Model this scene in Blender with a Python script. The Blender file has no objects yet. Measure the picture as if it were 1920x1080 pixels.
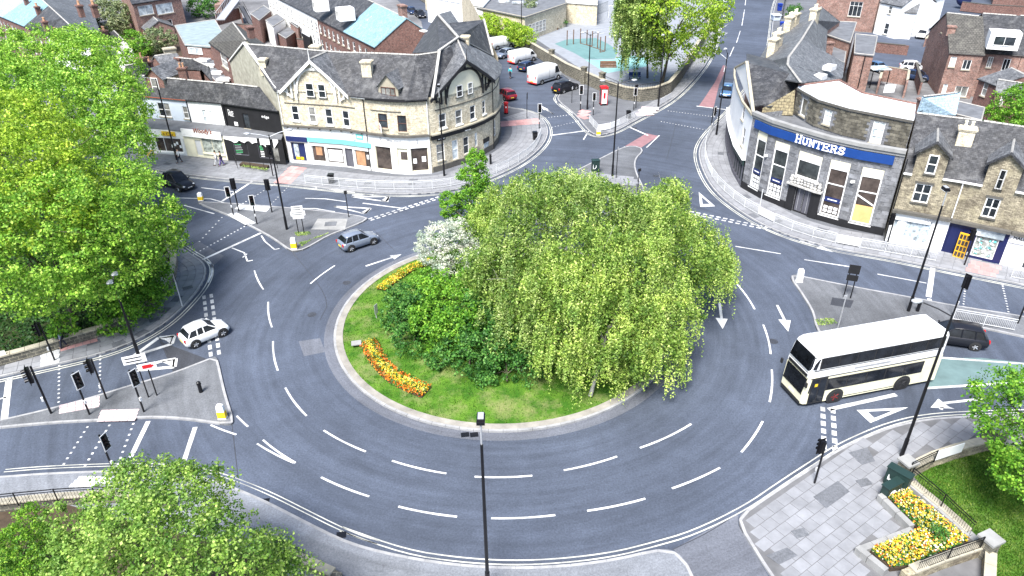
import bpy, math, random
import numpy as np
from mathutils import Vector, Matrix
random.seed(7)
rng = np.random.default_rng(7)
R = math.radians
S = bpy.context.scene
C = S.collection

# ---------------------------------------------------------------- camera, sky, sun, exposure
CAM_H = 30.0
F_PX, PITCH, ROLL = 1350.0, R(31.0), R(-0.75)      # focal length in photo pixels (1920 wide)
fw = Vector((0, math.cos(PITCH), -math.sin(PITCH)))
up0 = Vector((0, math.sin(PITCH), math.cos(PITCH)))
rt0 = Vector((1, 0, 0))
rt = rt0*math.cos(ROLL)+up0*math.sin(ROLL)
up = -rt0*math.sin(ROLL)+up0*math.cos(ROLL)
cam_d = bpy.data.cameras.new('camera')
cam = bpy.data.objects.new('camera', cam_d)
C.objects.link(cam)
cam.matrix_world = Matrix(((rt.x, up.x, -fw.x, 0), (rt.y, up.y, -fw.y, 0), (rt.z, up.z, -fw.z, CAM_H), (0, 0, 0, 1)))
cam_d.sensor_width = 36
cam_d.lens = F_PX/1920*36
cam_d.clip_end = 3000
S.camera = cam
SUN_EL, SUN_AZ = 58, 204            # azimuth the light comes from, degrees clockwise from +Y
w = bpy.data.worlds.new('World')
S.world = w
w.use_nodes = True
nt = w.node_tree
bg = nt.nodes['Background']
sky = nt.nodes.new('ShaderNodeTexSky')
sky.sky_type = 'NISHITA'
sky.sun_disc = False
sky.sun_elevation = R(SUN_EL)
sky.sun_rotation = R(SUN_AZ)
sky.air_density = 1.0
sky.dust_density = 1.5
nt.links.new(sky.outputs[0], bg.inputs[0])
bg.inputs[1].default_value = 0.08
sd = bpy.data.lights.new('sun', 'SUN')
sd.energy = 3.2
sd.angle = R(22)
sd.color = (1, .97, .93)
so = bpy.data.objects.new('sun', sd)
C.objects.link(so)
sdir = Vector((math.sin(R(SUN_AZ))*math.cos(R(SUN_EL)), math.cos(R(SUN_AZ))*math.cos(R(SUN_EL)), math.sin(R(SUN_EL))))
so.rotation_euler = (-sdir).to_track_quat('-Z', 'Y').to_euler()
so.location = (0, 0, 80)
S.view_settings.view_transform = 'Standard'
S.view_settings.look = 'None'
S.view_settings.gamma = 1
S.view_settings.use_curve_mapping = False
S.view_settings.exposure = 1.7
S.render.engine = 'CYCLES'
S.render.resolution_x = 1024
S.render.resolution_y = 576
S.cycles.max_bounces = 6
S.cycles.transparent_max_bounces = 4

# ---------------------------------------------------------------- survey: photo pixel at height z -> point in the place
def ray(px, py):
    return fw*F_PX+rt*(px-960)-up*(py-540)
def P(px, py, z=0.0):
    d = ray(px, py)
    t = (z-CAM_H)/d.z
    return Vector((d.x*t, d.y*t, z))
def height(px, py, top, z=0.0):          # height of something upright standing at (px,py) whose top shows at row top
    b = P(px, py, z)
    lo, hi = 0.0, 25.0
    for _ in range(40):
        m = (lo+hi)/2
        v = b+Vector((0, 0, m))-Vector((0, 0, CAM_H))
        y = 540-F_PX*v.dot(up)/v.dot(fw)
        if y > top: lo = m
        else: hi = m
    return lo

# ---------------------------------------------------------------- materials
MATS = {}
def newmat(name):
    m = bpy.data.materials.new(name)
    m.use_nodes = True
    MATS[name] = m
    return m, m.node_tree, m.node_tree.nodes['Principled BSDF']
def _ramp(nt, fac, stops):
    r = nt.nodes.new('ShaderNodeValToRGB')
    el = r.color_ramp.elements
    while len(el) < len(stops): el.new(.5)
    for e, (p, c) in zip(el, stops):
        e.position = p
        e.color = (*c, 1)
    nt.links.new(fac, r.inputs[0])
    return r.outputs[0]
def _noise(nt, vec, scale, detail=4, rough=.6):
    n = nt.nodes.new('ShaderNodeTexNoise')
    n.inputs['Scale'].default_value = scale
    n.inputs['Detail'].default_value = detail
    n.inputs['Roughness'].default_value = rough
    if vec: nt.links.new(vec, n.inputs['Vector'])
    return n.outputs['Fac']
def _mix(nt, fac, a, b, mode='MIX'):
    x = nt.nodes.new('ShaderNodeMix')
    x.data_type = 'RGBA'
    x.blend_type = mode
    for s, v in ((0, fac), (6, a), (7, b)):
        if hasattr(v, 'node'): nt.links.new(v, x.inputs[s])
        elif s == 0: x.inputs[0].default_value = v
        else: x.inputs[s].default_value = (*v, 1)
    return x.outputs[2]
def _bump(nt, b, hgt, strength=.3, dist=.02):
    n = nt.nodes.new('ShaderNodeBump')
    n.inputs['Strength'].default_value = strength
    n.inputs['Distance'].default_value = dist
    nt.links.new(hgt, n.inputs['Height'])
    nt.links.new(n.outputs[0], b.inputs['Normal'])
def lighter(c, k): return tuple(min(1, x*k) for x in c)
def plain(name, col, rough=.7, var=.18, scale=1.2, metal=0, perobj=0, bump=0, spec=.4):
    m, nt, b = newmat(name)
    tc = nt.nodes.new('ShaderNodeNewGeometry').outputs['Position']
    c = _ramp(nt, _noise(nt, tc, scale, 6), [(.25, lighter(col, 1-var)), (.75, lighter(col, 1+var))])
    if perobj:
        oi = nt.nodes.new('ShaderNodeObjectInfo').outputs['Random']
        c = _mix(nt, 1, c, _ramp(nt, oi, [(0, (1-perobj,)*3), (1, (1+perobj*.4,)*3)]), 'MULTIPLY')
    nt.links.new(c, b.inputs['Base Color'])
    b.inputs['Roughness'].default_value = rough
    b.inputs['Metallic'].default_value = metal
    b.inputs['Specular IOR Level'].default_value = spec
    if bump: _bump(nt, b, _noise(nt, tc, 14, 5), bump)
    return m
def courses(name, c1, c2, mortar, bw, bh, mw=.012, rough=.85, stain=.4, staincol=(.03, .03, .03), bump=.4, light=None, perobj=0, stain_scale=.35):
    """bricks, stone blocks or slates as a surface relief laid out in metres"""
    m, nt, b = newmat(name)
    uv = nt.nodes.new('ShaderNodeUVMap').outputs[0]
    pos = nt.nodes.new('ShaderNodeNewGeometry').outputs['Position']
    k = nt.nodes.new('ShaderNodeTexBrick')
    k.inputs['Scale'].default_value = 1
    k.inputs['Brick Width'].default_value = bw
    k.inputs['Row Height'].default_value = bh
    k.inputs['Mortar Size'].default_value = mw
    k.inputs['Mortar Smooth'].default_value = .2
    k.inputs['Color1'].default_value = (*c1, 1)
    k.inputs['Color2'].default_value = (*c2, 1)
    k.inputs['Mortar'].default_value = (*mortar, 1)
    nt.links.new(uv, k.inputs['Vector'])
    c = k.outputs['Color']
    fine = _noise(nt, pos, 3.5, 6)
    c = _mix(nt, 1, c, _ramp(nt, fine, [(.25, (.55,)*3), (.75, (1.35,)*3)]), 'MULTIPLY')
    c = _mix(nt, 1, c, _ramp(nt, _noise(nt, pos, 9, 5, .8), [(.3, (.5,)*3), (.7, (1.5,)*3)]), 'MULTIPLY')
    st = _ramp(nt, _noise(nt, pos, stain_scale, 8, .7), [(.42, (0, 0, 0)), (.72, (stain,)*3)])
    c = _mix(nt, st, c, staincol)
    if light:
        l = _ramp(nt, _noise(nt, pos, 1.1, 8, .75), [(.5, (0, 0, 0)), (.74, (.6,)*3)])
        c = _mix(nt, l, c, light)
    if perobj:
        oi = nt.nodes.new('ShaderNodeObjectInfo').outputs['Random']
        c = _mix(nt, 1, c, _ramp(nt, oi, [(0, (1-perobj,)*3), (1, (1+perobj*.5,)*3)]), 'MULTIPLY')
    nt.links.new(c, b.inputs['Base Color'])
    b.inputs['Roughness'].default_value = rough
    b.inputs['Specular IOR Level'].default_value = .3
    _bump(nt, b, k.outputs['Fac'], -bump, .03)
    return m
def asphalt(name, col, var=.25):
    m, nt, b = newmat(name)
    pos = nt.nodes.new('ShaderNodeNewGeometry').outputs['Position']
    big = _ramp(nt, _noise(nt, pos, .09, 5), [(.3, lighter(col, 1-var)), (.7, lighter(col, 1+var))])
    mid = _ramp(nt, _noise(nt, pos, .8, 8, .7), [(.3, (.86,)*3), (.7, (1.14,)*3)])
    fine = _ramp(nt, _noise(nt, pos, 9, 4, .8), [(.25, (.6,)*3), (.75, (1.4,)*3)])
    c = _mix(nt, 1, _mix(nt, 1, big, mid, 'MULTIPLY'), fine, 'MULTIPLY')
    # worn wheel tracks round the island and tar seams
    wv = nt.nodes.new('ShaderNodeVectorMath'); wv.operation = 'DISTANCE'
    nt.links.new(pos, wv.inputs[0]); wv.inputs[1].default_value = (-.5, 46, 0)
    sx = nt.nodes.new('ShaderNodeVectorMath'); sx.operation = 'SUBTRACT'; sx.inputs[1].default_value = (-.5, 46, 0); nt.links.new(pos, sx.inputs[0])
    sp = nt.nodes.new('ShaderNodeSeparateXYZ'); nt.links.new(sx.outputs[0], sp.inputs[0])
    at = nt.nodes.new('ShaderNodeMath'); at.operation = 'ARCTAN2'; nt.links.new(sp.outputs['Y'], at.inputs[0]); nt.links.new(sp.outputs['X'], at.inputs[1])
    cb = nt.nodes.new('ShaderNodeCombineXYZ'); nt.links.new(wv.outputs['Value'], cb.inputs[0]); nt.links.new(at.outputs[0], cb.inputs[1])
    c = _mix(nt, 1, c, _ramp(nt, _noise(nt, cb.outputs[0], 1.6, 6, .65), [(.3, (.8,)*3), (.7, (1.2,)*3)]), 'MULTIPLY')
    s = nt.nodes.new('ShaderNodeMath'); s.operation = 'SINE'
    mu = nt.nodes.new('ShaderNodeMath'); mu.operation = 'MULTIPLY'; mu.inputs[1].default_value = 1.75
    nt.links.new(wv.outputs['Value'], mu.inputs[0]); nt.links.new(mu.outputs[0], s.inputs[0])
    c = _mix(nt, 1, c, _ramp(nt, s.outputs[0], [(0, (.97,)*3), (1, (1.03,)*3)]), 'MULTIPLY')
    nt.links.new(c, b.inputs['Base Color'])
    b.inputs['Roughness'].default_value = .85
    b.inputs['Specular IOR Level'].default_value = .35
    _bump(nt, b, _noise(nt, pos, 40, 3), .25, .01)
    return m
def wornpaint(name, col):
    m, nt, b = newmat(name)
    pos = nt.nodes.new('ShaderNodeNewGeometry').outputs['Position']
    big = _noise(nt, pos, .35, 3); fine = _noise(nt, pos, 7, 6, .8)
    a = nt.nodes.new('ShaderNodeMath'); a.operation = 'MULTIPLY_ADD'; a.inputs[1].default_value = .55
    nt.links.new(fine, a.inputs[0]); nt.links.new(big, a.inputs[2])
    f = _ramp(nt, a.outputs[0], [(.56, (1, 1, 1)), (.74, (.0,)*3), (.95, (.35,)*3)])
    f = _ramp(nt, a.outputs[0], [(.6, (0, 0, 0)), (1.0, (.85,)*3)])
    c = _mix(nt, f, col, (.12, .125, .14))
    nt.links.new(c, b.inputs['Base Color']); b.inputs['Roughness'].default_value = .6
    return m
def leafmat(name, c1, c2, c3=None, trans=.33):
    m, nt, b = newmat(name)
    g = nt.nodes.new('ShaderNodeNewGeometry')
    stops = [(0, c1), (1, c2)] if not c3 else [(0, c1), (.6, c2), (1, c3)]
    c = _ramp(nt, g.outputs['Random Per Island'], stops)
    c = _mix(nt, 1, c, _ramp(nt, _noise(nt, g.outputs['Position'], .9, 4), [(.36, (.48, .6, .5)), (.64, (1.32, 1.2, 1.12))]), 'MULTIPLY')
    nt.links.new(c, b.inputs['Base Color'])
    b.inputs['Roughness'].default_value = .55
    b.inputs['Specular IOR Level'].default_value = .3
    t = nt.nodes.new('ShaderNodeBsdfTranslucent')
    nt.links.new(c, t.inputs[0])
    mx = nt.nodes.new('ShaderNodeMixShader')
    mx.inputs[0].default_value = trans
    nt.links.new(b.outputs[0], mx.inputs[1]); nt.links.new(t.outputs[0], mx.inputs[2])
    nt.links.new(mx.outputs[0], nt.nodes['Material Output'].inputs['Surface'])
    return m
def glassmat(name, col=(.02, .025, .03), rough=.06):
    m, nt, b = newmat(name)
    pos = nt.nodes.new('ShaderNodeNewGeometry').outputs['Position']
    c = _ramp(nt, _noise(nt, pos, .9, 4), [(.35, lighter(col, .5)), (.7, lighter(col, 2.2))])
    nt.links.new(c, b.inputs['Base Color'])
    b.inputs['Roughness'].default_value = rough
    b.inputs['Specular IOR Level'].default_value = .6
    return m

M_ROAD = asphalt('asphalt', (.056, .068, .095))
M_ROADD = asphalt('asphalt_dark', (.036, .039, .048), .2)
M_ROADL = asphalt('asphalt_pale', (.1, .107, .128), .2)
M_PAINT = wornpaint('road_paint', (.78, .78, .77))
M_PAINTY = wornpaint('yellow_line_paint', (.66, .65, .56))
M_KERB = plain('kerb_stone', (.27, .27, .275), .8, .3, 1.5, bump=.2)
M_SLAB = plain('paving_slab', (.205, .21, .225), .85, .22, 1.1, perobj=.1, bump=.15)
M_SLABBED = plain('slab_joint_mortar', (.12, .12, .125), .9, .3, 1)
M_PAVE = asphalt('pavement_tarmac', (.105, .11, .122), .3)
M_PAVED = asphalt('island_tarmac', (.105, .11, .12), .45)
M_PINK = plain('red_tactile_paving', (.46, .25, .24), .85, .15, 2, perobj=.25)
M_PALEPINK = plain('faded_pink_paving', (.58, .46, .46), .85, .15, 2, perobj=.2)
M_BUFF = plain('pale_tactile_paving', (.55, .56, .57), .85, .12, 2, perobj=.2)
M_PINKR = plain('red_antiskid_surface', (.22, .12, .13), .9, .2, 1.5)
M_GREENR = plain('green_bus_lane_surface', (.1, .155, .155), .9, .25, .8)
M_CONC = plain('concrete', (.24, .24, .235), .9, .25, 1.2, bump=.2)
M_APRON = plain('concrete_apron', (.24, .225, .2), .9, .45, .9, bump=.2)
M_BLACK = plain('black_metal_paint', (.006, .006, .008), .4, .2)
M_WHITEM = plain('white_metal_paint', (.55, .56, .57), .45, .08)
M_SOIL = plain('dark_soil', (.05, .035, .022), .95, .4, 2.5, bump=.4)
M_PAVEL = asphalt('pale_pavement_tarmac', (.165, .175, .195), .3)
M_YARD = asphalt('yard_concrete', (.14, .14, .145), .5)
M_DKGREEN = plain('dark_green_paint', (.012, .03, .027), .5, .15)
M_GALV = plain('galvanised_steel', (.45, .46, .48), .4, .1, 3, metal=.4)

# ---------------------------------------------------------------- mesh builder
class MB:
    def __init__(s): s.v, s.f, s.m = [], [], []
    def add(s, vs, fs, mi=0):
        o = len(s.v)
        s.v += [tuple(v) for v in vs]
        s.f += [tuple(i+o for i in f) for f in fs]
        s.m += [mi]*len(fs)
        return s
    def face(s, vs, mi=0): return s.add(vs, [tuple(range(len(vs)))], mi)
    def obox(s, o, ax, ay, az, mi=0):      # corner and three edge vectors
        o, ax, ay, az = Vector(o), Vector(ax), Vector(ay), Vector(az)
        vs = [o, o+ax, o+ax+ay, o+ay, o+az, o+ax+az, o+ax+ay+az, o+ay+az]
        fs = [(0, 3, 2, 1), (4, 5, 6, 7), (0, 1, 5, 4), (1, 2, 6, 5), (2, 3, 7, 6), (3, 0, 4, 7)]
        if ax.cross(ay).dot(az) < 0: fs = [f[::-1] for f in fs]
        return s.add(vs, fs, mi)
    def box(s, c, size, rz=0, mi=0):       # centre, full size
        a, b = math.cos(rz), math.sin(rz)
        X = Vector((a, b, 0))*size[0]; Y = Vector((-b, a, 0))*size[1]; Z = Vector((0, 0, size[2]))
        return s.obox(Vector(c)-X/2-Y/2-Z/2, X, Y, Z, mi)
    def cyl(s, p0, p1, r0, r1=None, n=8, mi=0, cap=True):
        p0, p1 = Vector(p0), Vector(p1)
        r1 = r0 if r1 is None else r1
        d = (p1-p0).normalized()
        a = d.cross(Vector((0, 0, 1)) if abs(d.z) < .9 else Vector((1, 0, 0))).normalized()
        b = d.cross(a)
        vs = []
        for p, r in ((p0, r0), (p1, r1)):
            for i in range(n):
                t = 2*math.pi*i/n
                vs.append(p+a*math.cos(t)*r+b*math.sin(t)*r)
        fs = [(i, n+i, n+(i+1) % n, (i+1) % n) for i in range(n)]
        if cap: fs += [tuple(range(n)), tuple(range(2*n-1, n-1, -1))]
        return s.add(vs, fs, mi)
    def tube(s, pts, r, n=6, mi=0):
        for a, b in zip(pts[:-1], pts[1:]): s.cyl(a, b, r, r, n, mi)
        return s
    def prism(s, poly, z0, z1, mi=0, top=None):      # poly: list of xy, counter-clockwise or not
        poly = [(p[0], p[1]) for p in poly]
        ar = sum(a[0]*b[1]-b[0]*a[1] for a, b in zip(poly, poly[1:]+poly[:1]))
        if ar < 0: poly = poly[::-1]
        n = len(poly)
        vs = [(x, y, z0) for x, y in poly]+[(x, y, z1) for x, y in poly]
        s.add(vs, [(i, (i+1) % n, n+(i+1) % n, n+i) for i in range(n)], mi)
        s.add(vs[n:], [tuple(range(n))], mi if top is None else top)
        return s
    def slabpoly(s, pts, t=.15, mi=0):     # sloping polygon with thickness downwards
        pts = [Vector(p) for p in pts]
        nrm = Vector((0, 0, 0))
        for a, b in zip(pts, pts[1:]+pts[:1]): nrm += a.cross(b)
        if nrm.z < 0: pts = pts[::-1]
        n = len(pts)
        dn = Vector((0, 0, -t))
        vs = pts+[p+dn for p in pts]
        s.add(vs, [tuple(range(n)), tuple(range(2*n-1, n-1, -1))]+[(i, n+i, n+(i+1) % n, (i+1) % n) for i in range(n)], mi)
        return s
    def sphere(s, c, r, nu=8, nv=5, sc=(1, 1, 1), mi=0):
        c = Vector(c); vs = [c+Vector((0, 0, r*sc[2]))]
        for j in range(1, nv):
            t = math.pi*j/nv
            for i in range(nu):
                a = 2*math.pi*i/nu
                vs.append(c+Vector((math.sin(t)*math.cos(a)*r*sc[0], math.sin(t)*math.sin(a)*r*sc[1], math.cos(t)*r*sc[2])))
        vs.append(c-Vector((0, 0, r*sc[2])))
        fs = [(0, 1+i, 1+(i+1) % nu) for i in range(nu)]
        for j in range(nv-2):
            o = 1+j*nu
            fs += [(o+i, o+nu+i, o+nu+(i+1) % nu, o+(i+1) % nu) for i in range(nu)]
        o = 1+(nv-2)*nu
        fs += [(o+i, len(vs)-1, o+(i+1) % nu) for i in range(nu)]
        return s.add(vs, fs, mi)
    def mesh(s, name, mats, off=Vector((0, 0, 0)), smooth=False):
        me = bpy.data.meshes.new(name)
        me.from_pydata([(x-off[0], y-off[1], z-off[2]) for x, y, z in s.v], [], s.f)
        if not isinstance(mats, (list, tuple)): mats = [mats]
        for m in mats: me.materials.append(m)
        if len(mats) > 1: me.polygons.foreach_set('material_index', s.m)
        uvl = me.uv_layers.new(name='UVMap')
        uv = np.zeros(len(me.loops)*2, dtype=np.float32)
        k = 0
        for f in s.f:
            a, b, c = (Vector(s.v[f[i]]) for i in (0, 1, 2))
            n = (b-a).cross(c-b)
            if n.length > 1e-9: n.normalize()
            if abs(n.z) > .97: t, bb = Vector((1, 0, 0)), Vector((0, 1, 0))
            else:
                t = Vector((-n.y, n.x, 0)).normalized()
                bb = n.cross(t)
            for i in f:
                p = Vector(s.v[i])
                uv[k] = p.dot(t); uv[k+1] = p.dot(bb); k += 2
        uvl.data.foreach_set('uv', uv)
        if smooth: me.polygons.foreach_set('use_smooth', [True]*len(me.polygons))
        me.update()
        return me
    def build(s, name, mats, parent=None, local=False, smooth=False):
        if local: off = Vector((0, 0, 0))
        elif parent is not None: off = wloc(parent)
        else:
            xs = [v[0] for v in s.v]; ys = [v[1] for v in s.v]
            off = Vector(((min(xs)+max(xs))/2, (min(ys)+max(ys))/2, min(v[2] for v in s.v)))
        o = bpy.data.objects.new(name, s.mesh(name, mats, off, smooth))
        C.objects.link(o)
        if parent is not None: o.parent = parent
        elif not local: o.location = off
        return o
def wloc(o):
    l = Vector((0, 0, 0))
    while o is not None:
        l += o.location
        o = o.parent
    return l
def thing(name, label, cat, loc=(0, 0, 0), rz=0, group=None):
    o = bpy.data.objects.new(name, None)
    C.objects.link(o)
    o.empty_display_size = .5
    o.location = loc
    o.rotation_euler = (0, 0, rz)
    return tag(o, label, cat, group)
def tag(o, label=None, cat=None, group=None, kind=None):
    if label: o['label'] = label
    if cat: o['category'] = cat
    if group: o['group'] = group
    if kind: o['kind'] = kind
    return o
KIDS = {}
def dup(root, loc=None, rz=None, label=None, group=None, scale=None):
    """copy a thing, its parts and their sub-parts"""
    if root.name not in KIDS:
        KIDS[root.name] = [(c, [g for g in bpy.data.objects if g.parent == c]) for c in bpy.data.objects if c.parent == root]
    r = root.copy(); C.objects.link(r)
    if loc is not None: r.location = loc
    if rz is not None: r.rotation_euler = (0, 0, rz)
    if label: r['label'] = label
    if group: r['group'] = group
    if scale: r.scale = (scale,)*3
    for c, gs in KIDS[root.name]:
        d = c.copy(); C.objects.link(d); d.parent = r
        for g in gs:
            e = g.copy(); C.objects.link(e); e.parent = d
    return r
def heading(a, b):      # angle of the direction from pixel a to pixel b on the ground
    v = P(*b)-P(*a)
    return math.atan2(v.y, v.x)
def inside(p, poly):
    c = False
    n = len(poly)
    for i in range(n):
        a, b = poly[i], poly[i-1]
        if (a[1] > p[1]) != (b[1] > p[1]) and p[0] < (b[0]-a[0])*(p[1]-a[1])/(b[1]-a[1])+a[0]: c = not c
    return c
def smooth_path(pts, it=2, closed=False):
    pts = [Vector(p) for p in pts]
    for _ in range(it):
        o = [] if closed else [pts[0]]
        seg = list(zip(pts, pts[1:]+(pts[:1] if closed else [])))
        if not closed: seg = seg[:len(pts)-1]
        for a, b in seg: o += [a*.75+b*.25, a*.25+b*.75]
        if not closed: o.append(pts[-1])
        pts = o
    return pts
def offset_path(pts, d):        # to the left of the direction of travel
    o = []
    for i, p in enumerate(pts):
        a, b = pts[max(i-1, 0)], pts[min(i+1, len(pts)-1)]
        t = (b-a); t.z = 0
        if t.length < 1e-6: t = Vector((1, 0, 0))
        t.normalize()
        o.append(p+Vector((-t.y, t.x, 0))*d)
    return o
def resample(pts, step):
    out = [pts[0].copy()]
    acc = 0
    for a, b in zip(pts[:-1], pts[1:]):
        L = (b-a).length
        while L > 0 and acc+L >= step:
            t = (step-acc)/L
            a = a.lerp(b, t); out.append(a.copy()); L = (b-a).length; acc = 0
        acc += L
    return out
def strip(mb, pts, w, z, mi=0):          # flat ribbon of width w
    l, r_ = offset_path(pts, w/2), offset_path(pts, -w/2)
    n = len(pts)
    vs = [(p.x, p.y, z) for p in l]+[(p.x, p.y, z) for p in r_]
    mb.add(vs, [(n+i, n+i+1, i+1, i) for i in range(n-1)], mi)
# ---------------------------------------------------------------- ground, pavements, kerbs, markings
g = MB().face([(-500, -60, 0), (500, -60, 0), (500, 900, 0), (-500, 900, 0)])
tag(g.build('road', M_ROAD), kind='structure')
KZ = .12
def pavement(name, kerb_px, back_px, mat, kerb=True, closed=False, it=2, kw=.15, yellow=None):
    """raised pavement: a kerb edge (smoothed) and a back edge, both read off the photograph"""
    k = smooth_path([P(*p) for p in kerb_px], it, closed)
    poly = k+[P(*p) for p in back_px]
    o = MB().prism(poly, -.05, KZ).build(name, mat)
    tag(o, kind='structure')
    area = sum(a.x*b.y-b.x*a.y for a, b in zip(poly, poly[1:]+poly[:1]))
    sgn = 1 if area > 0 else -1       # inward is to the left when counter-clockwise
    path = k+k[:1] if closed else k
    if kerb:
        mb = MB()
        st = resample(path, .9)
        outp, inp = offset_path(st, -.01*sgn), offset_path(st, kw*sgn)
        for i in range(len(st)-1):
            a, b, c, d = outp[i], outp[i+1], inp[i+1], inp[i]
            g_ = .008
            a2, b2, c2, d2 = a.lerp(b, g_), b.lerp(a, g_), c.lerp(d, g_), d.lerp(c, g_)
            zt = KZ+.006+random.uniform(-.002, .002)
            mb.prism([a2, b2, c2, d2], 0, zt)
        ko = mb.build('kerb', M_KERB); tag(ko, kind='structure')
    if yellow:
        mb = MB()
        for d in yellow: strip(mb, offset_path(path, -d*sgn), .09, .012)
        tag(mb.build('kerbside_lines', M_PAINTY), kind='structure')
    return o, poly, k, sgn
slab_me = MB().box((0, 0, 0), (1, 1, 1)).mesh('paving_slab', M_SLAB)
slab_me2 = MB().box((0, 0, 0), (1, 1, 1)).mesh('tactile_slab', M_PINK)
slab_me3 = MB().box((0, 0, 0), (1, 1, 1)).mesh('tactile_slab', M_BUFF)
slab_me4 = MB().box((0, 0, 0), (1, 1, 1)).mesh('tactile_slab', M_PALEPINK)
SLABN = {}
def put_slab(parent, c, sx, sy, rz, me=slab_me, z=KZ, name='paving_slab'):
    o = bpy.data.objects.new(name, me)
    C.objects.link(o)
    o.parent = parent
    o.location = Vector((c[0], c[1], z+.004+random.uniform(-.003, .003)))-wloc(parent)
    o.scale = (sx-.03, sy-.03, .03)
    o.rotation_euler = (random.uniform(-.004, .004), random.uniform(-.004, .004), rz)
def slab_grid(parent, poly, origin, ang, sx, sy, skip=0, limit=300, bond=.5, me=slab_me, z=KZ, margin=.35, holes=()):
    X = Vector((math.cos(ang), math.sin(ang), 0)); Y = Vector((-math.sin(ang), math.cos(ang), 0))
    c = []
    for j in range(-60, 60):
        for i in range(-60, 60):
            p = origin+X*(sx*(i+(bond if j % 2 else 0)))+Y*(sy*j)
            ok = all(inside((q.x, q.y), poly) for q in (p+X*(sx/2+margin*.3)+Y*(sy/2), p-X*(sx/2+margin*.3)+Y*(sy/2), p+X*(sx/2)-Y*(sy/2), p-X*(sx/2)-Y*(sy/2)))
            if ok and random.random() >= skip and not any(inside((p.x, p.y), h) for h in holes): c.append(p)
    c.sort(key=lambda p: p.length)
    rest = MB()
    n0 = SLABN.get(parent.name, 0)
    for p in c:
        if n0 < limit: put_slab(parent, p, sx, sy, ang, me, z); n0 += 1
        else: rest.box((p.x, p.y, z+.004+random.uniform(-.002, .002)), (sx-.03, sy-.03, .03), ang)
    SLABN[parent.name] = n0
    if rest.v:
        o = rest.build('slab_field', me.materials[0], parent); tag(o, kind='stuff')
def slab_path(parent, path, d0, rows, length, width, sgn, skip=0, limit=300, me=slab_me):
    """slabs laid in rows that follow a kerb"""
    n0 = SLABN.get(parent.name, 0)
    rest = MB()
    for r_ in range(rows):
        pts = resample(offset_path(path, sgn*(d0+width*(r_+.5))), length)
        pts = [p for p in pts]
        for a, b in zip(pts[:-1], pts[1:]):
            if random.random() < skip: continue
            m = (a+b)/2; t = b-a
            L = t.length
            if L < .3: continue
            ang = math.atan2(t.y, t.x)
            if n0 < limit: put_slab(parent, m, L, width, ang, me); n0 += 1
            else: rest.box((m.x, m.y, KZ+.004), (L-.03, width-.03, .03), ang)
    SLABN[parent.name] = n0
    if rest.v:
        o = rest.build('slab_field', me.materials[0], parent); tag(o, kind='stuff')
def patch(name, px, mat, z=.004, zz=0, it=0):
    pts = smooth_path([P(*p) for p in px], it, True) if it else [P(*p) for p in px]
    mb = MB().face([(p.x, p.y, z+zz) for p in pts])
    if mb.v and Vector(mb.v[1]).xy is not None:
        ar = sum(a[0]*b[1]-b[0]*a[1] for a, b in zip(mb.v, mb.v[1:]+mb.v[:1]))
        if ar < 0: mb.f = [mb.f[0][::-1]]
    return tag(mb.build(name, mat), kind='structure')
def tiles(parent, px, nx, ny, me, z=KZ):      # tactile paving: four corners, split into nx by ny slabs
    a, b, c, d = [P(*p, z) for p in px]
    for i in range(nx):
        for j in range(ny):
            u, v = (i+.5)/nx, (j+.5)/ny
            m = a.lerp(b, u).lerp(d.lerp(c, u), v)
            ex = (b-a).lerp(c-d, v)/nx; ey = (d-a).lerp(c-b, u)/ny
            put_slab(parent, m, ex.length, ey.length*abs(math.sin(ex.angle(ey))), math.atan2(ex.y, ex.x), me, z+.006, 'tactile_slab')

# park corner on the left
pkL, polyL, kL, sL = pavement('park_pavement', [(-60, 722), (0, 708), (111, 684), (196, 664), (259, 640), (315, 606), (355, 567), (381, 534), (389, 508), (381, 491), (355, 476), (320, 450), (250, 400), (120, 330), (0, 280), (-200, 190)],
    [(-400, 250), (-200, 700)], M_PAVE, yellow=(.3, .55))
slab_path(pkL, kL[4:-8], .18, 5, .85, .62, sL, skip=.03)
tiles(pkL, [(113, 660), (183, 640), (183, 622), (113, 640)], 5, 3, slab_me2)
tiles(pkL, [(76, 688), (112, 680), (112, 655), (76, 662)], 3, 3, slab_me3)
# splitter islands
isA, polyA, kA, sA = pavement('splitter_island', [(-60, 802), (0, 790), (111, 764), (185, 743), (248, 723), (326, 701), (396, 673), (408, 670), (417, 712), (426, 749), (440, 790), (434, 799), (410, 797), (352, 788), (278, 784), (185, 791), (111, 794), (0, 804), (-60, 812)], [], M_PAVED)
tiles(isA, [(111, 776), (187, 763), (187, 743), (111, 760)], 5, 3, slab_me4)
tiles(isA, [(182, 791), (254, 789), (261, 767), (190, 769)], 5, 3, slab_me4)
isB, polyB, kB, sB = pavement('splitter_island', [(372, 379), (444, 383), (547, 391), (626, 399), (688, 408), (690, 414), (657, 428), (616, 443), (578, 466), (562, 472), (546, 474), (520, 454), (492, 437), (431, 406), (372, 384)], [], M_PAVED, closed=True)
tiles(isB, [(425, 402), (458, 421), (482, 419), (445, 399)], 3, 2, slab_me3)
tiles(isB, [(440, 392), (500, 397), (508, 388), (448, 384)], 4, 2, slab_me3)
isC, polyC, kC, sC = pavement('splitter_island', [(1060, 331), (1120, 301), (1173, 274), (1200, 276), (1207, 285), (1193, 297), (1190, 312), (1196, 332), (1216, 370), (1140, 380), (1050, 350)], [], M_PAVED, closed=True)
slab_grid(isC, [(p.x, p.y) for p in [P(1085, 329), P(1100, 320), P(1203, 334), P(1212, 352), P(1100, 345)]], P(1140, 335), heading((1085, 330), (1205, 342)), .9, .6)
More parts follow.
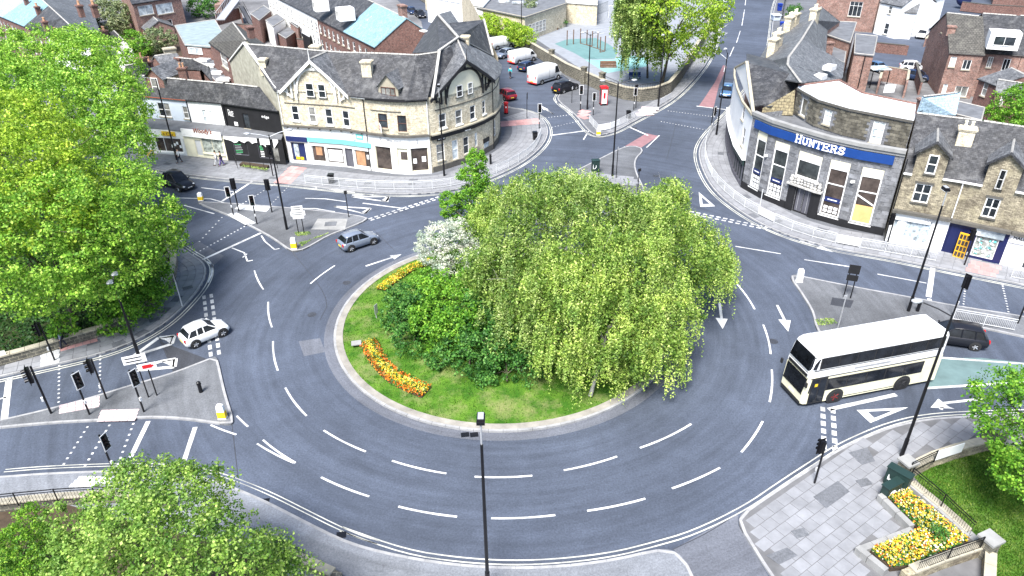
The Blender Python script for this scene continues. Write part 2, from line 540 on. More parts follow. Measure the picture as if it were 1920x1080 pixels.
isD, polyD, kD, sD = pavement('splitter_island', [(1960, 606), (1920, 594), (1790, 575), (1709, 559), (1594, 538), (1505, 520), (1488, 516), (1480, 522), (1494, 540), (1516, 574), (1524, 590), (1528, 614), (1538, 630), (1560, 635), (1610, 627), (1680, 616), (1753, 607), (1820, 612), (1920, 634), (1960, 642)], [], M_PAVED)
# shops pavement on the left and round the curved corner
shL, polyS, kS, sS = pavement('shops_pavement', [(-150, 180), (0, 232), (140, 279), (250, 309), (290, 320), (407, 336), (517, 344), (575, 350), (680, 362), (760, 366), (830, 362), (880, 351), (930, 332), (975, 310), (1006, 287), (1024, 266), (1029, 246), (1021, 227), (1004, 214), (978, 206), (949, 203), (935, 190), (925, 150), (905, 100), (895, 60)],
    [(830, 60), (700, 200), (500, 230), (250, 235), (-120, 120)], M_PAVE, yellow=(.3, .52))
slab_path(shL, kS[6:78], .2, 7, .9, .62, sS, skip=.03)
tiles(shL, [(513, 343), (545, 345), (575, 315), (545, 311)], 4, 5, slab_me2)
tiles(shL, [(938, 238), (1012, 232), (1010, 222), (938, 228)], 5, 2, slab_me2)
# school side
scl, polyT, kT, sT = pavement('school_pavement', [(1068, 151), (1048, 178), (1043, 189), (1078, 215), (1097, 240), (1112, 254), (1130, 255), (1158, 246), (1193, 226), (1232, 207), (1268, 184), (1299, 153), (1325, 120), (1341, 88), (1346, 55), (1346, 28), (1341, 0), (1325, -60)],
    [(1200, -60), (870, -60), (880, 37), (985, 93)], M_PAVE, yellow=(.3, .52))
slab_path(scl, kT[26:60], .2, 3, .9, .62, sT, skip=.03)
tiles(scl, [(1084, 219), (1100, 226), (1106, 208), (1088, 205)], 2, 3, slab_me2)
tiles(scl, [(1190, 218), (1222, 216), (1238, 202), (1205, 200)], 4, 3, slab_me4)
# right side, in front of the bank building
riR, polyR, kR, sR = pavement('bank_pavement', [(1492, -60), (1452, 0), (1447, 60), (1440, 110), (1415, 150), (1372, 205), (1345, 232), (1326, 252), (1311, 275), (1309, 298), (1322, 334), (1345, 366), (1391, 401), (1439, 428), (1502, 452), (1576, 470), (1650, 482), (1724, 497), (1798, 512), (1920, 536), (2080, 570)],
    [(2100, 480), (1800, 330), (1700, 60), (1640, -60)], M_PAVE, yellow=(.3, .52))
slab_path(riR, kR[22:80], .2, 6, .95, .65, sR, skip=.03)
tiles(riR, [(1808, 508), (1865, 520), (1880, 500), (1822, 488)], 5, 3, slab_me2)
# bottom right plaza
plz, polyP, kP, sP = pavement('plaza_pavement', [(1500, 1140), (1455, 1100), (1400, 1012), (1384, 985), (1386, 970), (1400, 958), (1460, 917), (1529, 872), (1562, 849), (1608, 826), (1667, 802), (1734, 787), (1831, 781), (1960, 778)],
    [(2100, 800), (2000, 1300), (1600, 1300)], M_SLABBED)
yb = MB()
ypath = smooth_path([P(*p) for p in [(640, 992), (760, 1035), (861, 1050), (957, 1056), (1053, 1052), (1150, 1040), (1222, 1022), (1300, 1000), (1400, 951), (1460, 909), (1529, 864), (1562, 842), (1608, 819), (1667, 795), (1734, 779), (1831, 773), (1960, 770)]], 2)
for d in (-.13, .13): strip(yb, offset_path(ypath, d), .075, .012)
pB, polyB2, kB2, sB2 = pavement('lower_pavement', [(-60, 898), (0, 896), (57, 891), (133, 887), (230, 884), (310, 886), (380, 896), (433, 913), (493, 938), (567, 976), (620, 1003), (668, 1024), (760, 1046), (861, 1061), (957, 1066), (1053, 1063), (1150, 1051), (1225, 1033), (1256, 1032), (1280, 1046), (1300, 1080), (1320, 1140)],
    [(1300, 1300), (0, 1300), (-200, 1300)], M_PAVEL)
for d in (-.45, -.65): strip(yb, offset_path(smooth_path([P(*p) for p in [(0, 896), (57, 891), (133, 887), (230, 884), (310, 886), (380, 896), (433, 913), (493, 938), (567, 976), (620, 1003), (668, 1024), (700, 1033)]], 2), -d), .055, .012)
tag(yb.build('kerbside_lines', M_PAINTY), kind='structure')
ang = heading((1390, 990), (1560, 870))
plaza = [(p.x, p.y) for p in kP]+[(P(*q).x, P(*q).y) for q in [(1860, 800), (1800, 845), (1690, 870), (1668, 900), (1700, 1000), (1620, 1040), (1660, 1090), (1600, 1300)]]
slab_grid(plz, plaza, P(1480, 960), ang, .82, .62, skip=.025)
for q in ([(1524, 935), (1570, 905), (1592, 925), (1548, 957)], [(1435, 1045), (1475, 1030), (1495, 1045), (1460, 1062)], [(1590, 852), (1625, 842), (1640, 868), (1615, 875)]):
    mb = MB().prism([P(*p) for p in q], KZ, KZ+.026); tag(mb.build('tarmac_patch', M_PAVE), kind='structure')
tiles(pB, [(127, 914), (165, 914), (240, 893), (150, 893)], 5, 3, slab_me3, KZ)
patch('side_road', [(1262, 1030), (1384, 962), (1384, 985), (1400, 1012), (1470, 1130), (1310, 1130), (1296, 1075), (1282, 1047)], M_ROADL)
# central island
cc = Vector((-.65, 45.5, 0)); RI = 12.6
def ring(r0, r1, z0, z1, n=96, wob=0):
    mb = MB()
    for i in range(n):
        a, b = 2*math.pi*i/n, 2*math.pi*(i+1)/n
        pts = [cc+Vector((math.cos(t), math.sin(t), 0))*r for t, r in ((a, r0), (a, r1), (b, r1), (b, r0))]
        mb.add([(p.x, p.y, z0) for p in pts]+[(p.x, p.y, z1) for p in pts], [(4, 5, 6, 7), (1, 2, 6, 5), (3, 0, 4, 7)])
    return mb
tag(ring(RI-.66, RI-.17, 0, .14).build('apron', M_APRON), kind='structure')
mb = MB()
nk = 88
for i in range(nk):
    a, b = 2*math.pi*(i+.01)/nk, 2*math.pi*(i+.99)/nk
    mb.prism([cc+Vector((math.cos(t), math.sin(t), 0))*r for t, r in ((a, RI-.17), (a, RI), (b, RI), (b, RI-.17))], 0, .15+random.uniform(-.004, .004))
tag(mb.build('roundabout_kerb', M_KERB), kind='structure')
tag(ring(RI+.01, RI+.7, 0, .005).build('gutter', M_ROADL), kind='structure')

# ---- painted markings
mk = MB()
PZ = .012
def line(a, b, w=.12): strip(mk, [P(*a), P(*b)], w, PZ)
def poly(px): 
    pts = [P(*p) for p in px]
    ar = sum(a.x*b.y-b.x*a.y for a, b in zip(pts, pts[1:]+pts[:1]))
    if ar < 0: pts = pts[::-1]
    mk.face([(p.x, p.y, PZ) for p in pts])
def dash(px, w=.12):
    for i in range(0, len(px), 2):
        a, b = P(*px[i]), P(*px[i+1])
        m = (a+b)/2
        rad = (m-cc)
        if 14 < rad.length < 24:       # lane lines bow with the roundabout
            r1, r2 = (a-cc).length, (b-cc).length
            t1, t2 = math.atan2(a.y-cc.y, a.x-cc.x), math.atan2(b.y-cc.y, b.x-cc.x)
            if t2-t1 > math.pi: t1 += 2*math.pi
            if t1-t2 > math.pi: t2 += 2*math.pi
            strip(mk, [cc+Vector((math.cos(t1+(t2-t1)*k/6), math.sin(t1+(t2-t1)*k/6), 0))*(r1+(r2-r1)*k/6) for k in range(7)], w, PZ)
        else: strip(mk, [a, b], w, PZ)
dash([(503, 566), (510, 614), (512, 640), (521, 695), (535, 727), (575, 780), (607, 807), (686, 847), (735, 864), (837, 888), (890, 894), (998, 892), (1057, 882), (1157, 856), (1200, 840), (1296, 795)], .13)
dash([(602, 895), (692, 931), (747, 950), (857, 969), (921, 972), (1041, 966), (1101, 958), (1210, 935), (1260, 916), (1350, 877), (1390, 848), (1430, 790), (1443, 754), (1447, 693), (1445, 664), (1431, 609), (1415, 580), (1382, 533)], .13)
dash([(477, 507), (494, 543), (582, 532), (628, 498), (444, 780), (465, 800), (482, 832), (551, 868), (493, 825), (554, 868), (1379, 462), (1464, 476), (1508, 487), (1592, 500), (1645, 514), (1737, 531), (395, 797), (443, 815), (463, 476), (455, 483)])
for q in ([(380, 487), (489, 437)], [(417, 377), (475, 339)], [(345, 865), (366, 801)], [(245, 858), (278, 790)]): line(q[0], q[1], .28)
line((8, 787), (17, 711), .4); line((0, 748), (12, 745), .15)
line((1741, 557), (1749, 503), .4)
line((1742, 560), (1747, 572), .3)
# zig-zags on the left approach
for q in ([(435, 465), (458, 474), (464, 490), (474, 488)], [(490, 442), (497, 453), (515, 468), (524, 466)], [(592, 354), (594, 351), (630, 357), (665, 361)], [(572, 372), (610, 373), (648, 378)], [(550, 391), (590, 391), (628, 397)], [(330, 371), (395, 373), (420, 380), (445, 385)], [(345, 385), (402, 401)], [(377, 352), (420, 357), (440, 360)]):
    for a, b in zip(q[:-1], q[1:]): line(a, b, .13)
# double yellow markers on the park corner
for q in ([(387, 490), (399, 497), (397, 515), (390, 530)],):
    for a, b in zip(q[:-1], q[1:]): line(a, b, .13)
# give-way double broken lines
def giveway(a, b, n, w=.2, sep=.4, frac=.62):
    A, B = P(*a), P(*b)
    t = (B-A)/n
    nrm = Vector((-t.y, t.x, 0)).normalized()
    for s in (-sep/2, sep/2):
        for i in range(n): strip(mk, [A+t*i+nrm*s, A+t*(i+frac)+nrm*s], w, PZ)
giveway((693, 412), (838, 366), 14)
giveway((389, 553), (404, 672), 10, .25, .55)
giveway((1292, 398), (1446, 430), 12, .22, .5)
giveway((1552, 765), (1556, 850), 6, .28, .6)
giveway((1527, 636), (1533, 622), 1, .28, .6)
# arrows and give-way triangles
def tri(a, b, c, w=.2):
    for p, q in ((a, b), (b, c), (c, a)): strip(mk, [P(*p), P(*q)], w, PZ+random.uniform(0, .002))
def hollow(a, b, c, ins=.36):
    A, B, D = P(*a), P(*b), P(*c)
    m = (A+B+D)/3
    f_ = 1-ins
    o = [A, B, D]; i = [m+(q-m)*f_ for q in o]
    for k in range(3):
        l = (k+1) % 3
        vs = [o[k], o[l], i[l], i[k]]
        ar = sum(p.x*q.y-q.x*p.y for p, q in zip(vs, vs[1:]+vs[:1]))
        if ar < 0: vs = vs[::-1]
        mk.face([(p.x, p.y, PZ) for p in vs])
hollow((1606, 769), (1703, 764), (1632, 793), .5)
hollow((1310, 360), (1341, 387), (1313, 388), .5)
hollow((327, 629), (240, 671), (312, 645), .4) if False else None
for q in ([(327, 630), (322, 645), (250, 668)], [(327, 630), (298, 633), (250, 668)], [(329, 673), (327, 688), (252, 695)], [(329, 673), (300, 678), (252, 695)]):
    for a, b in zip(q[:-1], q[1:]): line(a, b, .3)
for q in ([(660, 369), (730, 369), (724, 378), (660, 369)], [(627, 387), (695, 391), (684, 401), (627, 387)]):
    for a, b in zip(q[:-1], q[1:]): line(a, b, .22)
for q in ([(680, 381), (757, 391)], [(660, 366), (700, 366)]): line(q[0], q[1], .15)
poly([(724, 369), (730, 369), (728, 379), (714, 377)]); poly([(690, 391), (696, 391), (686, 401), (676, 399)])
poly([(326, 629), (298, 634), (312, 639), (320, 645)]); poly([(329, 673), (302, 678), (312, 682), (326, 688)])
def arrow(tail, neck, tip, w=.2, hw=.45):
    line(tail, neck, w)
    A, B = P(*neck), P(*tip)
    t = (B-A); n_ = Vector((-t.y, t.x, 0)).normalized()*hw
    mk.face([(q.x, q.y, PZ+.001) for q in (A-n_, B, A+n_)])
arrow((686, 499), (735, 483), (753, 477)); arrow((1349, 568), (1353, 597), (1355, 617)); arrow((1457, 572), (1471, 600), (1478, 622))
arrow((1841, 748), (1770, 756), (1746, 763)); line((1770, 756), (1764, 768), .2); poly([(1744, 764), (1762, 756), (1790, 767)])
arrow((300, 332), (340, 337), (362, 341), .18); arrow((1500, 452), (1535, 463), (1562, 473), .16, .4)
line((1553, 768), (1680, 740), .3)
# crossing studs
def studs(a, b, n, s=.13):
    A, B = P(*a), P(*b)
    for i in range(n):
        p = A.lerp(B, i/(n-1)); mk.box((p.x, p.y, .012), (s, s, .012))
for q in ((111, 686, 110, 762, 11), (188, 668, 187, 742, 11), (164, 801, 120, 870, 8), (205, 798, 160, 873, 8), (250, 795, 222, 870, 8), (374, 453, 416, 408, 8), (362, 478, 458, 425, 16), (500, 392, 545, 345, 12), (450, 385, 520, 342, 14), (1018, 222, 1078, 214, 12), (1030, 240, 1090, 226, 12), (1253, 208, 1345, 220, 18), (1240, 228, 1335, 246, 18), (1879, 532, 1893, 595, 14), (1812, 515, 1806, 575, 14)):
    studs(q[:2], q[2:4], q[4])
# top: junction markings
line((1032, 254), (1100, 245), .3); line((1177, 237), (1215, 254), .25); line((1306, 199), (1365, 206), .25)
for q in ([(1041, 190), (1076, 214)], [(1092, 229), (1104, 245)], [(1104, 245), (1094, 262)], [(1218, 170), (1038, 166)][:0], [(1236, 254), (1212, 277)], [(1016, 200), (1038, 214)]):
    if q: line(q[0], q[1], .15)
arrow((1038, 214), (1024, 206), (1014, 198), .15, .35)
line((1068, 328), (1172, 275), .12)
for a, b in (((1401, -20), (1397, 10)), ((1396, 18), (1391, 48)), ((1388, 58), (1381, 80)), ((1376, 88), (1368, 106)), ((1362, 118), (1357, 135))): line(a, b, .13)
for q in ([(1352, 55), (1366, 45), (1345, 58), (1364, 62), (1346, 70)], [(1350, 100), (1364, 112)]):
    for a, b in zip(q[:-1], q[1:]): line(a, b, .12)
# 'TAXI / BUS' style lettering seen end on near the top of the road
for y0 in (3, 12, 22, 30, 38):
    line((1356, y0), (1362, y0), .5); line((1357, y0-3), (1357, y0+3), .2)
line((1752, 670), (1930, 683), .2); line((1735, 728), (1930, 716), .22)
tag(mk.build('road_markings', M_PAINT), kind='structure')
patch('bus_lane', [(1745, 671), (1840, 671), (1930, 681), (1960, 684), (1960, 716), (1900, 715), (1820, 719), (1735, 727)], M_GREENR)
patch('cycle_waiting_area', [(1310, 199), (1338, 202), (1348, 160), (1363, 125), (1356, 122), (1340, 155), (1322, 182)], M_PINKR)
patch('cycle_waiting_area', [(1172, 274), (1202, 277), (1235, 255), (1212, 250)], M_PINKR)
patch('tarmac_repair', [(345, 470), (372, 452), (420, 480), (398, 500)], M_ROADL, .004)
# gullies and covers
for px, py in ((872, 815), (889, 815), (158, 897), (426, 924), (496, 940), (640, 1003)):
    mb = MB(); p = P(px, py, .01)
    mb.box((p.x, p.y, .01), (.5, .4, .016), R(8))
    for k in range(4): mb.box((p.x-.18+.12*k, p.y, .021), (.05, .34, .008), R(8))
    tag(mb.build('drain_grate', M_BLACK), kind='structure')

# tar seams, repairs and ironwork on the carriageway
M_SEAM = plain('tar_seam', (.04, .043, .052), .5, .3, 3)
sm = MB()
for q in ([(435, 796), (440, 840), (447, 900)], [(300, 634), (326, 700)], [(546, 470), (620, 560), (600, 600)], [(700, 430), (740, 470)], [(1530, 640), (1545, 700)], [(1262, 1030), (1330, 998), (1384, 962)], [(1000, 350), (1080, 290)], [(1250, 300), (1268, 230)]):
    strip(sm, smooth_path([P(*p) for p in q], 2), .05, .006)
tag(sm.build('tar_seams', M_SEAM), kind='structure')
patch('tarmac_repair', [(560, 640), (600, 634), (610, 660), (570, 668)], M_ROADL, .003)
patch('tarmac_repair', [(300, 640), (396, 676), (326, 702)], M_ROADD, .003)
patch('tarmac_repair', [(1560, 560), (1600, 566), (1594, 580), (1556, 574)], M_ROADD, .124)
for i, (px, py) in enumerate(((1105, 560), (585, 590), (1335, 440), (1450, 640), (1230, 330), (1160, 300), (650, 530), (1190, 240), (930, 350))):
    p = P(px, py, .006); mb = MB().cyl((p.x, p.y, 0), (p.x, p.y, .008), .34, .34, 16); mb.cyl((p.x, p.y, .008), (p.x, p.y, .012), .26, .26, 14); tag(mb.build('manhole_cover', M_SEAM), kind='structure')
for i, k_ in enumerate(((shL, [(640, 338), (690, 344), (772, 345)]), (plz, [(1620, 905), (1500, 1000)]), (pkL, [(290, 600), (352, 540)]), (riR, [(1352, 345), (1460, 415), (1600, 458)]))):
    for px, py in k_[1]:
        p = P(px, py, KZ); tag(MB().box((p.x, p.y, KZ+.022), (.75, .5, .02), R(15*i)).build('service_cover', M_PAVED), kind='structure')
# ---------------------------------------------------------------- materials for buildings
BLK = (.02, .02, .02)
M_STONE = courses('buff_stone', (.68, .62, .48), (.55, .48, .35), (.36, .31, .22), .42, .2, .012, stain=.4, staincol=(.16, .13, .09), light=(.72, .65, .5))
M_STONED = courses('sooty_stone', (.17, .16, .13), (.1, .095, .08), (.33, .3, .22), .52, .26, .02, stain=.6, bump=.7)
M_STONEP = courses('pale_coursed_stone', (.36, .31, .19), (.3, .25, .15), (.12, .1, .07), .5, .3, .025, stain=.25, bump=.9)
M_TERR = courses('weathered_terrace_stone', (.44, .39, .28), (.2, .175, .125), (.15, .13, .1), .3, .11, .014, stain=.8, staincol=(.07, .055, .04), light=(.58, .52, .34), bump=.8, stain_scale=.5)
M_BRICK = courses('red_brick', (.2, .08, .06), (.11, .05, .04), (.24, .2, .18), .23, .08, .01, stain=.5, staincol=(.07, .04, .035))
M_BRICKO = courses('weathered_brick', (.3, .13, .09), (.14, .065, .05), (.36, .3, .27), .23, .08, .012, stain=.6, staincol=(.06, .04, .035), light=(.42, .3, .25))
M_SLATE = courses('slate', (.066, .068, .074), (.03, .031, .035), (.012, .012, .015), .3, .2, .012, .6, stain=.6, light=(.2, .2, .2), bump=.8)
M_SLATEP = courses('pale_slate', (.15, .155, .165), (.08, .085, .092), (.05, .05, .055), .32, .22, .012, .6, stain=.35, light=(.3, .31, .32), bump=.6)
M_TILE = courses('concrete_roof_tile', (.1, .095, .085), (.07, .066, .06), (.025, .025, .022), .36, .34, .03, .7, stain=.3, light=(.17, .165, .14), bump=1)
M_TURQ = courses('turquoise_slate', (.2, .33, .39), (.17, .29, .34), (.12, .24, .29), .3, .2, .01, .55, stain=.15, light=(.36, .52, .58), bump=.4)
M_BLUEROOF = courses('blue_grey_sheet_roof', (.33, .45, .54), (.28, .4, .48), (.17, .24, .3), 4, .3, .02, .5, stain=.2, bump=.7)
M_PEBBLE = plain('pebbledash', (.34, .33, .27), .95, .35, 1.6, bump=.8)
M_WHITE = plain('white_render', (.78, .78, .77), .8, .08, .7)
M_CREAM = plain('cream_paint', (.72, .68, .52), .7, .1, 1)
M_PBLUE = plain('pale_blue_render', (.52, .58, .66), .8, .08, .8)
M_BLACKW = plain('black_painted_wall', (.012, .012, .014), .6, .3, 1.2)
M_UPVC = plain('white_window_frame', (.78, .78, .76), .4, .05)
M_BROWNF = plain('brown_window_frame', (.1, .05, .04), .5, .2)
M_GLASS = glassmat('window_glass')
M_GLASSG = glassmat('window_glass_with_blind', (.16, .16, .15), .12)
M_GLASSP = glassmat('pale_glass', (.42, .5, .56), .15)
M_SHOPG = glassmat('shop_window_glass', (.045, .035, .03), .08)
M_SILL = plain('stone_sill', (.34, .31, .24), .85, .2, 2)
M_SILLD = plain('dark_stone_sill', (.09, .085, .075), .85, .3, 2)
M_ASH = courses('grey_ashlar', (.22, .225, .24), (.17, .175, .185), (.09, .09, .1), .8, .38, .012, stain=.65, staincol=(.06, .06, .065), bump=.4)
M_BLOCKS = plain('sooty_stone_block', (.13, .12, .095), .9, .5, 2.2, perobj=.5, bump=.5)
M_ASHB = plain('grey_ashlar_block', (.2, .205, .22), .85, .4, 1.5, perobj=.4, bump=.2)
M_BLUE = plain('blue_sign_board', (.008, .045, .2), .5, .1, 2)
M_NAVY = plain('navy_paint', (.015, .025, .1), .45, .1)
M_TEAL = plain('teal_sign_board', (.16, .6, .58), .5, .06)
M_LETTER = plain('white_lettering', (.8, .8, .8), .5, .03)
M_BROWNL = plain('brown_lettering', (.22, .06, .03), .5, .1)
M_YELLOW = plain('yellow_board', (.75, .5, .02), .5, .15)
M_YELLOW2 = plain('yellow_door_paint', (.8, .42, .02), .5, .1)
M_RED = plain('pillar_box_red', (.5, .015, .02), .4, .1)
M_BOARD = plain('plywood', (.62, .4, .16), .8, .25, 1.5)
M_BOARD2 = plain('brown_parcel_board', (.4, .22, .12), .8, .3, 2)
M_FLAT = plain('white_flat_roofing', (.75, .77, .79), .6, .12, .6)
M_LEAD = plain('lead_flat_roofing', (.12, .125, .135), .7, .35, .9)
M_CARVED = plain('carved_stone', (.42, .41, .39), .9, .45, 3.5, bump=1)
M_RIDGE = plain('ridge_tile', (.33, .32, .3), .85, .3, 2)
M_POSTER = plain('poster_print', (.4, .46, .5), .6, .9, 3.2)
M_GOODS = plain('shop_window_goods', (.3, .33, .3), .6, 1.0, 2.6)
M_TERRACOTTA = plain('terracotta_pot', (.42, .24, .14), .8, .2)
M_WOOD = plain('brown_timber', (.13, .07, .04), .8, .3, 3)
M_GREYD = plain('grey_door_paint', (.1, .1, .12), .6, .2)
M_SKYL = glassmat('skylight_glass', (.55, .62, .66), .1)
M_DARKBLUE = plain('dark_blue_gloss', (.01, .015, .07), .35, .1)
M_GREENL = plain('green_chalk_lettering', (.1, .45, .2), .6, .1)

class Facade:
    def __init__(s, px=None, z=KZ, pts=None):
        s.p = [P(*q, z) for q in px] if px else [Vector(q) for q in pts]
        s.p = [Vector((q.x, q.y, 0)) for q in s.p]
        s.u = [0]
        for a, b in zip(s.p[:-1], s.p[1:]): s.u.append(s.u[-1]+(b-a).length)
        s.L = s.u[-1]
    def seg(s, u):
        for i in range(len(s.u)-2):
            if u < s.u[i+1]: return i
        return len(s.u)-2
    def nrm(s, u):
        i = s.seg(u); t = (s.p[i+1]-s.p[i]).normalized()
        return Vector((t.y, -t.x, 0))
    def tan(s, u):
        i = s.seg(u); return (s.p[i+1]-s.p[i]).normalized()
    def pos(s, u, z, out=0):
        i = s.seg(u); t = (s.p[i+1]-s.p[i]).normalized()
        n = s.nrm(u)
        if out and 0 < i and abs(u-s.u[i]) < 1e-4: n = (n+s.nrm(u-.01)).normalized()
        p = s.p[i]+t*(u-s.u[i])+n*out
        return Vector((p.x, p.y, z))
    def uv(s, px, py, out=0):
        d = ray(px, py); best = None
        for i in range(len(s.p)-1):
            a = s.p[i]; t = (s.p[i+1]-a); L = t.length; t = t/L
            n = Vector((t.y, -t.x, 0)); a = a+n*out
            k = (a-Vector((0, 0, CAM_H))).dot(n)/d.dot(n)
            q = Vector((0, 0, CAM_H))+d*k
            w_ = (q-a).dot(t)
            over = max(0, -w_, w_-L)
            if i in (0, len(s.p)-2) and False: over *= .5
            if best is None or over < best[0]: best = (over, s.u[i]+w_, q.z)
        return best[1], best[2]
    def cuts(s, u0, u1):
        return [u0]+[x for x in s.u if u0+.02 < x < u1-.02]+[u1]
    def wall(s, parent, z0, z1, mat, holes=(), name='wall', rev=.16, u0=0, u1=None, out=0):
        u1 = s.L if u1 is None else u1
        us = sorted(set([round(x, 3) for x in [u0, u1]+[x for x in s.u if u0 < x < u1]+[x for h in holes for x in (h[0], h[1]) if u0 < x < u1]]))
        zs = sorted(set([round(x, 3) for x in [z0, z1]+[x for h in holes for x in (h[2], h[3]) if z0 < x < z1]]))
        mb = MB()
        def hole(u, z): return any(h[0] < u < h[1] and h[2] < z < h[3] for h in holes)
        for a, b in zip(us[:-1], us[1:]):
            for c, d in zip(zs[:-1], zs[1:]):
                if hole((a+b)/2, (c+d)/2): continue
                mb.face([s.pos(a+1e-5, c, out), s.pos(b-1e-5, c, out), s.pos(b-1e-5, d, out), s.pos(a+1e-5, d, out)])
        for h in holes:
            a, b, c, d = h[:4]
            A, B = lambda z, o: s.pos(a, z, out-o), lambda z, o: s.pos(b, z, out-o)
            mb.face([A(c, 0), A(d, 0), A(d, rev), A(c, rev)]); mb.face([B(c, 0), B(c, rev), B(d, rev), B(d, 0)])
            mb.face([A(d, 0), B(d, 0), B(d, rev), A(d, rev)]); mb.face([A(c, 0), A(c, rev), B(c, rev), B(c, 0)])
            mb.face([A(c, rev+.5), B(c, rev+.5), B(d, rev+.5), A(d, rev+.5)])
        return mb.build(name, mat, parent)
    def band(s, parent, u0, u1, z0, z1, out0, out1, mat, name):
        """a board, cornice or plinth following the wall from out0 to out1 in front of it"""
        mb = MB(); c = s.cuts(u0, u1)
        for a, b in zip(c[:-1], c[1:]):
            q = [s.pos(a, z0, out0), s.pos(b, z0, out0), s.pos(b, z0, out1), s.pos(a, z0, out1)]
            r_ = [Vector((v.x, v.y, z1)) for v in q]
            mb.add(q+r_, [(0, 1, 2, 3), (7, 6, 5, 4), (3, 2, 6, 7), (1, 0, 4, 5), (0, 3, 7, 4), (2, 1, 5, 6)])
        mb.f = [f[::-1] for f in mb.f]
        return mb.build(name, mat, parent)
    def rect(s, bl, tr, out=0):
        u0, z0 = s.uv(*bl, out); u1, z1 = s.uv(*tr, out)
        return min(u0, u1), max(u0, u1), min(z0, z1), max(z0, z1)
    def window(s, parent, r_, style='sash', fm=None, gm=None, out=-.08, fw_=.07, sill=None, name='window', lintel=None):
        fm = fm or M_UPVC; gm = gm or M_GLASS
        a, b, c, d = r_
        A, B = s.pos(a, 0), s.pos(b, 0)
        t = (B-A).normalized(); n = Vector((t.y, -t.x, 0)); W = (B-A).length; Hh = d-c
        if gm is M_GLASS and random.random() < .3: gm = M_GLASSG
        mb = MB()
        def bar(x0, x1, z0, z1, dep=.07): mb.obox(A+t*x0+n*(out-dep/2)+Vector((0, 0, c+z0)), t*(x1-x0), n*dep, (0, 0, z1-z0))
        bar(0, W, 0, fw_); bar(0, W, Hh-fw_, Hh); bar(0, fw_, fw_, Hh-fw_); bar(W-fw_, W, fw_, Hh-fw_)
        nx, ny = {'sash': (1, 2), 'cross': (2, 2), 'plain': (1, 1), 'two': (2, 1), 'three': (3, 1), 'casement': (2, 1), 'door': (1, 1), 'grid': (3, 3), 'six': (2, 3), 'tall': (1, 3), 'top': (3, 2)}[style]
        for i in range(1, nx): x = W*i/nx; bar(x-fw_*.4, x+fw_*.4, fw_, Hh-fw_, .06)
        for j in range(1, ny):
            z = Hh*j/ny if style != 'top' else Hh*.72
            bar(fw_, W-fw_, z-fw_*.4, z+fw_*.4, .055)
        w_ = mb.build(name, fm, parent)
        pb = MB()
        pw, ph = (W-2*fw_)/nx, (Hh-2*fw_)/ny
        for i in range(nx):
            for j in range(ny):
                pb.obox(A+t*(fw_+pw*i)+n*(out-.03-.005*((i+j) % 2))+Vector((0, 0, c+fw_+ph*j)), t*pw, n*.012, (0, 0, ph))
        pb.build('pane', gm, w_)
        if sill:
            sb = MB().obox(A-t*.08+n*(-.05)+Vector((0, 0, c-.13)), t*(W+.16), n*.17, (0, 0, .12)); sb.build('sill', sill, parent)
        if lintel:
            sb = MB().obox(A-t*.1+n*(-.02)+Vector((0, 0, d+.004)), t*(W+.2), n*.055, (0, 0, .2)); sb.build('lintel', lintel, parent)
        return w_
    def panel(s, parent, r_, mat, out=.03, th=.05, name='sign_board'):
        return s.band(parent, r_[0], r_[1], r_[2], r_[3], out, out+th, mat, name)
    def text(s, parent, body, bl, br, top, mat, out=.1, th=.03, name='lettering', bold=0, shear=0, skew=0):
        u0, z0 = s.uv(*bl, out); u1, zb = s.uv(*br, out); _, z1 = s.uv(*top, out)
        me, bb = text_mesh(body, bold, shear)
        w0, h0 = bb[2]-bb[0], bb[3]-bb[1]
        mb = MB()
        vs = []
        for x, y, z in me[0]:
            u = u0+(x-bb[0])/w0*(u1-u0); zz = z0+(y-bb[1])/h0*(z1-z0)+(zb-z0)*(x-bb[0])/w0
            vs.append(s.pos(u, zz, out+z*th))
        mb.add(vs, me[1])
        return mb.build(name, mat, parent)
def text_mesh(body, bold=0, shear=0):
    cu = bpy.data.curves.new('lettering_curve', 'FONT')
    cu.body = body; cu.size = 1; cu.offset = bold; cu.shear = shear; cu.extrude = .5; cu.resolution_u = 3
    o = bpy.data.objects.new('lettering_curve', cu); C.objects.link(o)
    dg = bpy.context.evaluated_depsgraph_get()
    me = bpy.data.meshes.new_from_object(o.evaluated_get(dg))
    vs = [tuple(v.co) for v in me.vertices]; fs = [tuple(p.vertices) for p in me.polygons]
    bpy.data.objects.remove(o); bpy.data.curves.remove(cu); bpy.data.meshes.remove(me)
    xs = [v[0] for v in vs]; ys = [v[1] for v in vs]
    return (vs, fs), (min(xs), min(ys), max(xs), max(ys))

